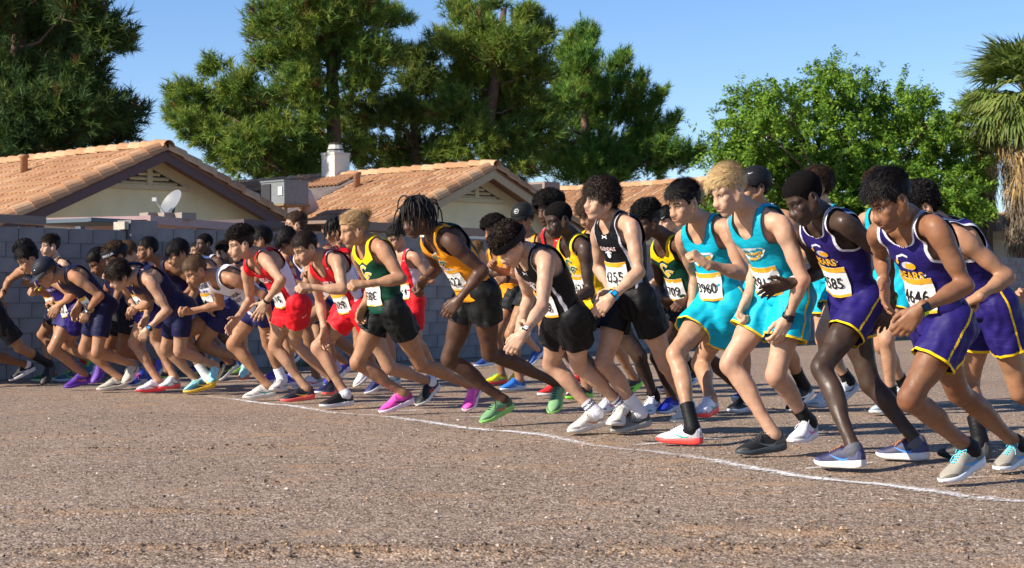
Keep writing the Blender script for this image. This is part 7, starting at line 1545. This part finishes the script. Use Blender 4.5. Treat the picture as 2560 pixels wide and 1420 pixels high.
 P('cap_badge', 'runner in a black cap with a white hexagon badge', OLIVE, yellow(None), hair='straight', haircol=K_, face='c', look=(2, 16, 0), h=.0105, cap=srgb('1c1d1c'), cap_mark=[(ell2d(.022, .024, 6), WHT, 16), (ell2d(.0185, .0205, 6), srgb('1c1d1c'), 16), (text2d('bolt', .014, .01), WHT, 16)], watch=[('L', '16171a', '202226')], shoe=('2f7ad8', 'c0ccd8', '8ad0e8', '3a88e0'), handL='fist'),
 P('afro_red', 'afro haired runner in red behind the thin runner in yellow', DARK, RED_T, hair='afro', haircol=(.010, .009, .009), face='b', look=(0, 12, 0), h=.011, shoe=('cc2e2e', 'e8e0e0', 'f0f0f0', 'd84a4a')),
 P('yellow_dark', 'very dark skinned runner with shaved head in yellow and green singlet', DEEP, dict(yellow('4621'), top=dict(yellow('x')['top'], c=srgb('f2c21a'))), hair='buzz', haircol=(.006, .005, .005), face='b', look=(0, 20, 0), h=.0100, eyes=.4, shoe=('e2e0e8', 'e8e4ea', 'e0508c', 'd8d8e0'), sock=(BLK, .06), handL='fist'),
 P('brown_behind', 'runner with long brown hair and yellow strap just behind the runner pressing a blue watch', TAN, gold_green('3850'), hair='mop', haircol=(.045, .022, .011), look=(0, 26, 0), h=.011, shoe=('16181a', '88e03a', '88e03a', '202020')),
 P('afro_5709', 'runner in yellow and green singlet with bib 5709 and short afro', DARK, gold_green('5709'), hair='curlytop', haircol=(.009, .008, .008), face='b', look=(0, 22, 0), h=.0100, eyes=.5, shoe=('2434b0', 'd0d4e0', '90a0e0', '4050c0'), handL='fist', handR='relax'),
 P('headband_right', 'pale runner in a black headband with a white tick', PALE, gold_green('3844'), hair='short', haircol=K_, look=(2, 20, 0), h=.011, band=BLK, bandz=(.022, .072), band_mz=.050, band_mark=[(tick(.042), WHT, 22)], shoe=('141418', 'e0e0e4', 'f0f0f0', '202020'), sock=(BLK, .14)),
 P('cap_right', 'runner in a black cap with an ear stud in front of the leafy tree', TAN, teal, hair='straight', haircol=K_, face='c', look=(-24, 2, 0), h=.011, cap=srgb('18181b'), cap_mark=[(tick(.034), WHT, 38)], shoe=('15171c', 'd0d4d8', 'e8e8e8', '202020'), sock=(BLK, .16)),
 P('teal_curly', 'runner with wavy brown hair in teal behind the dark skinned purple runner', PALE, teal, hair='mop', haircol=(.035, .018, .010), look=(-26, 2, 0), h=.0105, shoe=('c8ccd0', 'b8bcc4', '2a2e3a', 'd8dce0'), sock=(BLK, .10)),
 P('curly_peek', 'hidden runner whose brown curls show above the rightmost purple runner', FAIR, teal, hair='curly', haircol=(.03, .016, .010), look=(0, 10, 0), h=.0115, shoe=('a8b8c4', 'd8dcd8', '2a2e3a', 'c8d8e0'), sock=(BLK, .1)),
 P('purple_bent', 'runner in purple bending behind, elbow sticking out over yellow trimmed shorts', TAN, purple, hair='curly', haircol=K_, face='c', look=(-10, 30, 0), h=.0100, shoe=('17181c', '202428', None, '2a2a2e'), sock=(BLK, .16), shoeL=('9a9488', 'd8dde0', '2e8fd0', '5ad0e8'), sockL=(BLK, .05), handL='fist'),
 P('edge_right', 'runner at the frame edge with only one hand in view', FAIR, purple, hair='short', haircol=DKB, h=.0115, shoe=('8a8a8a', 'd0d0d0', None, '707070')),
]
def MBwhistle(B, root, base, toW):
    mb = MB(); p = toW(np.array([[.100, .004, -.066], [.128, .004, -.072], [.15, .004, -.078]])) - base
    mb.tube(p, [.0045, .007, .008], 8); mb.tube([p[2] - B.R @ V3(0, .008, .004), p[2] + B.R @ V3(0, .008, -.004)], .010, 10)
    mb.build('whistle', [plain(srgb('d8c81e'), .4, 'whistle_plastic')], root, True)
for key, sp in PEOPLE:
    make_person(key, sp)
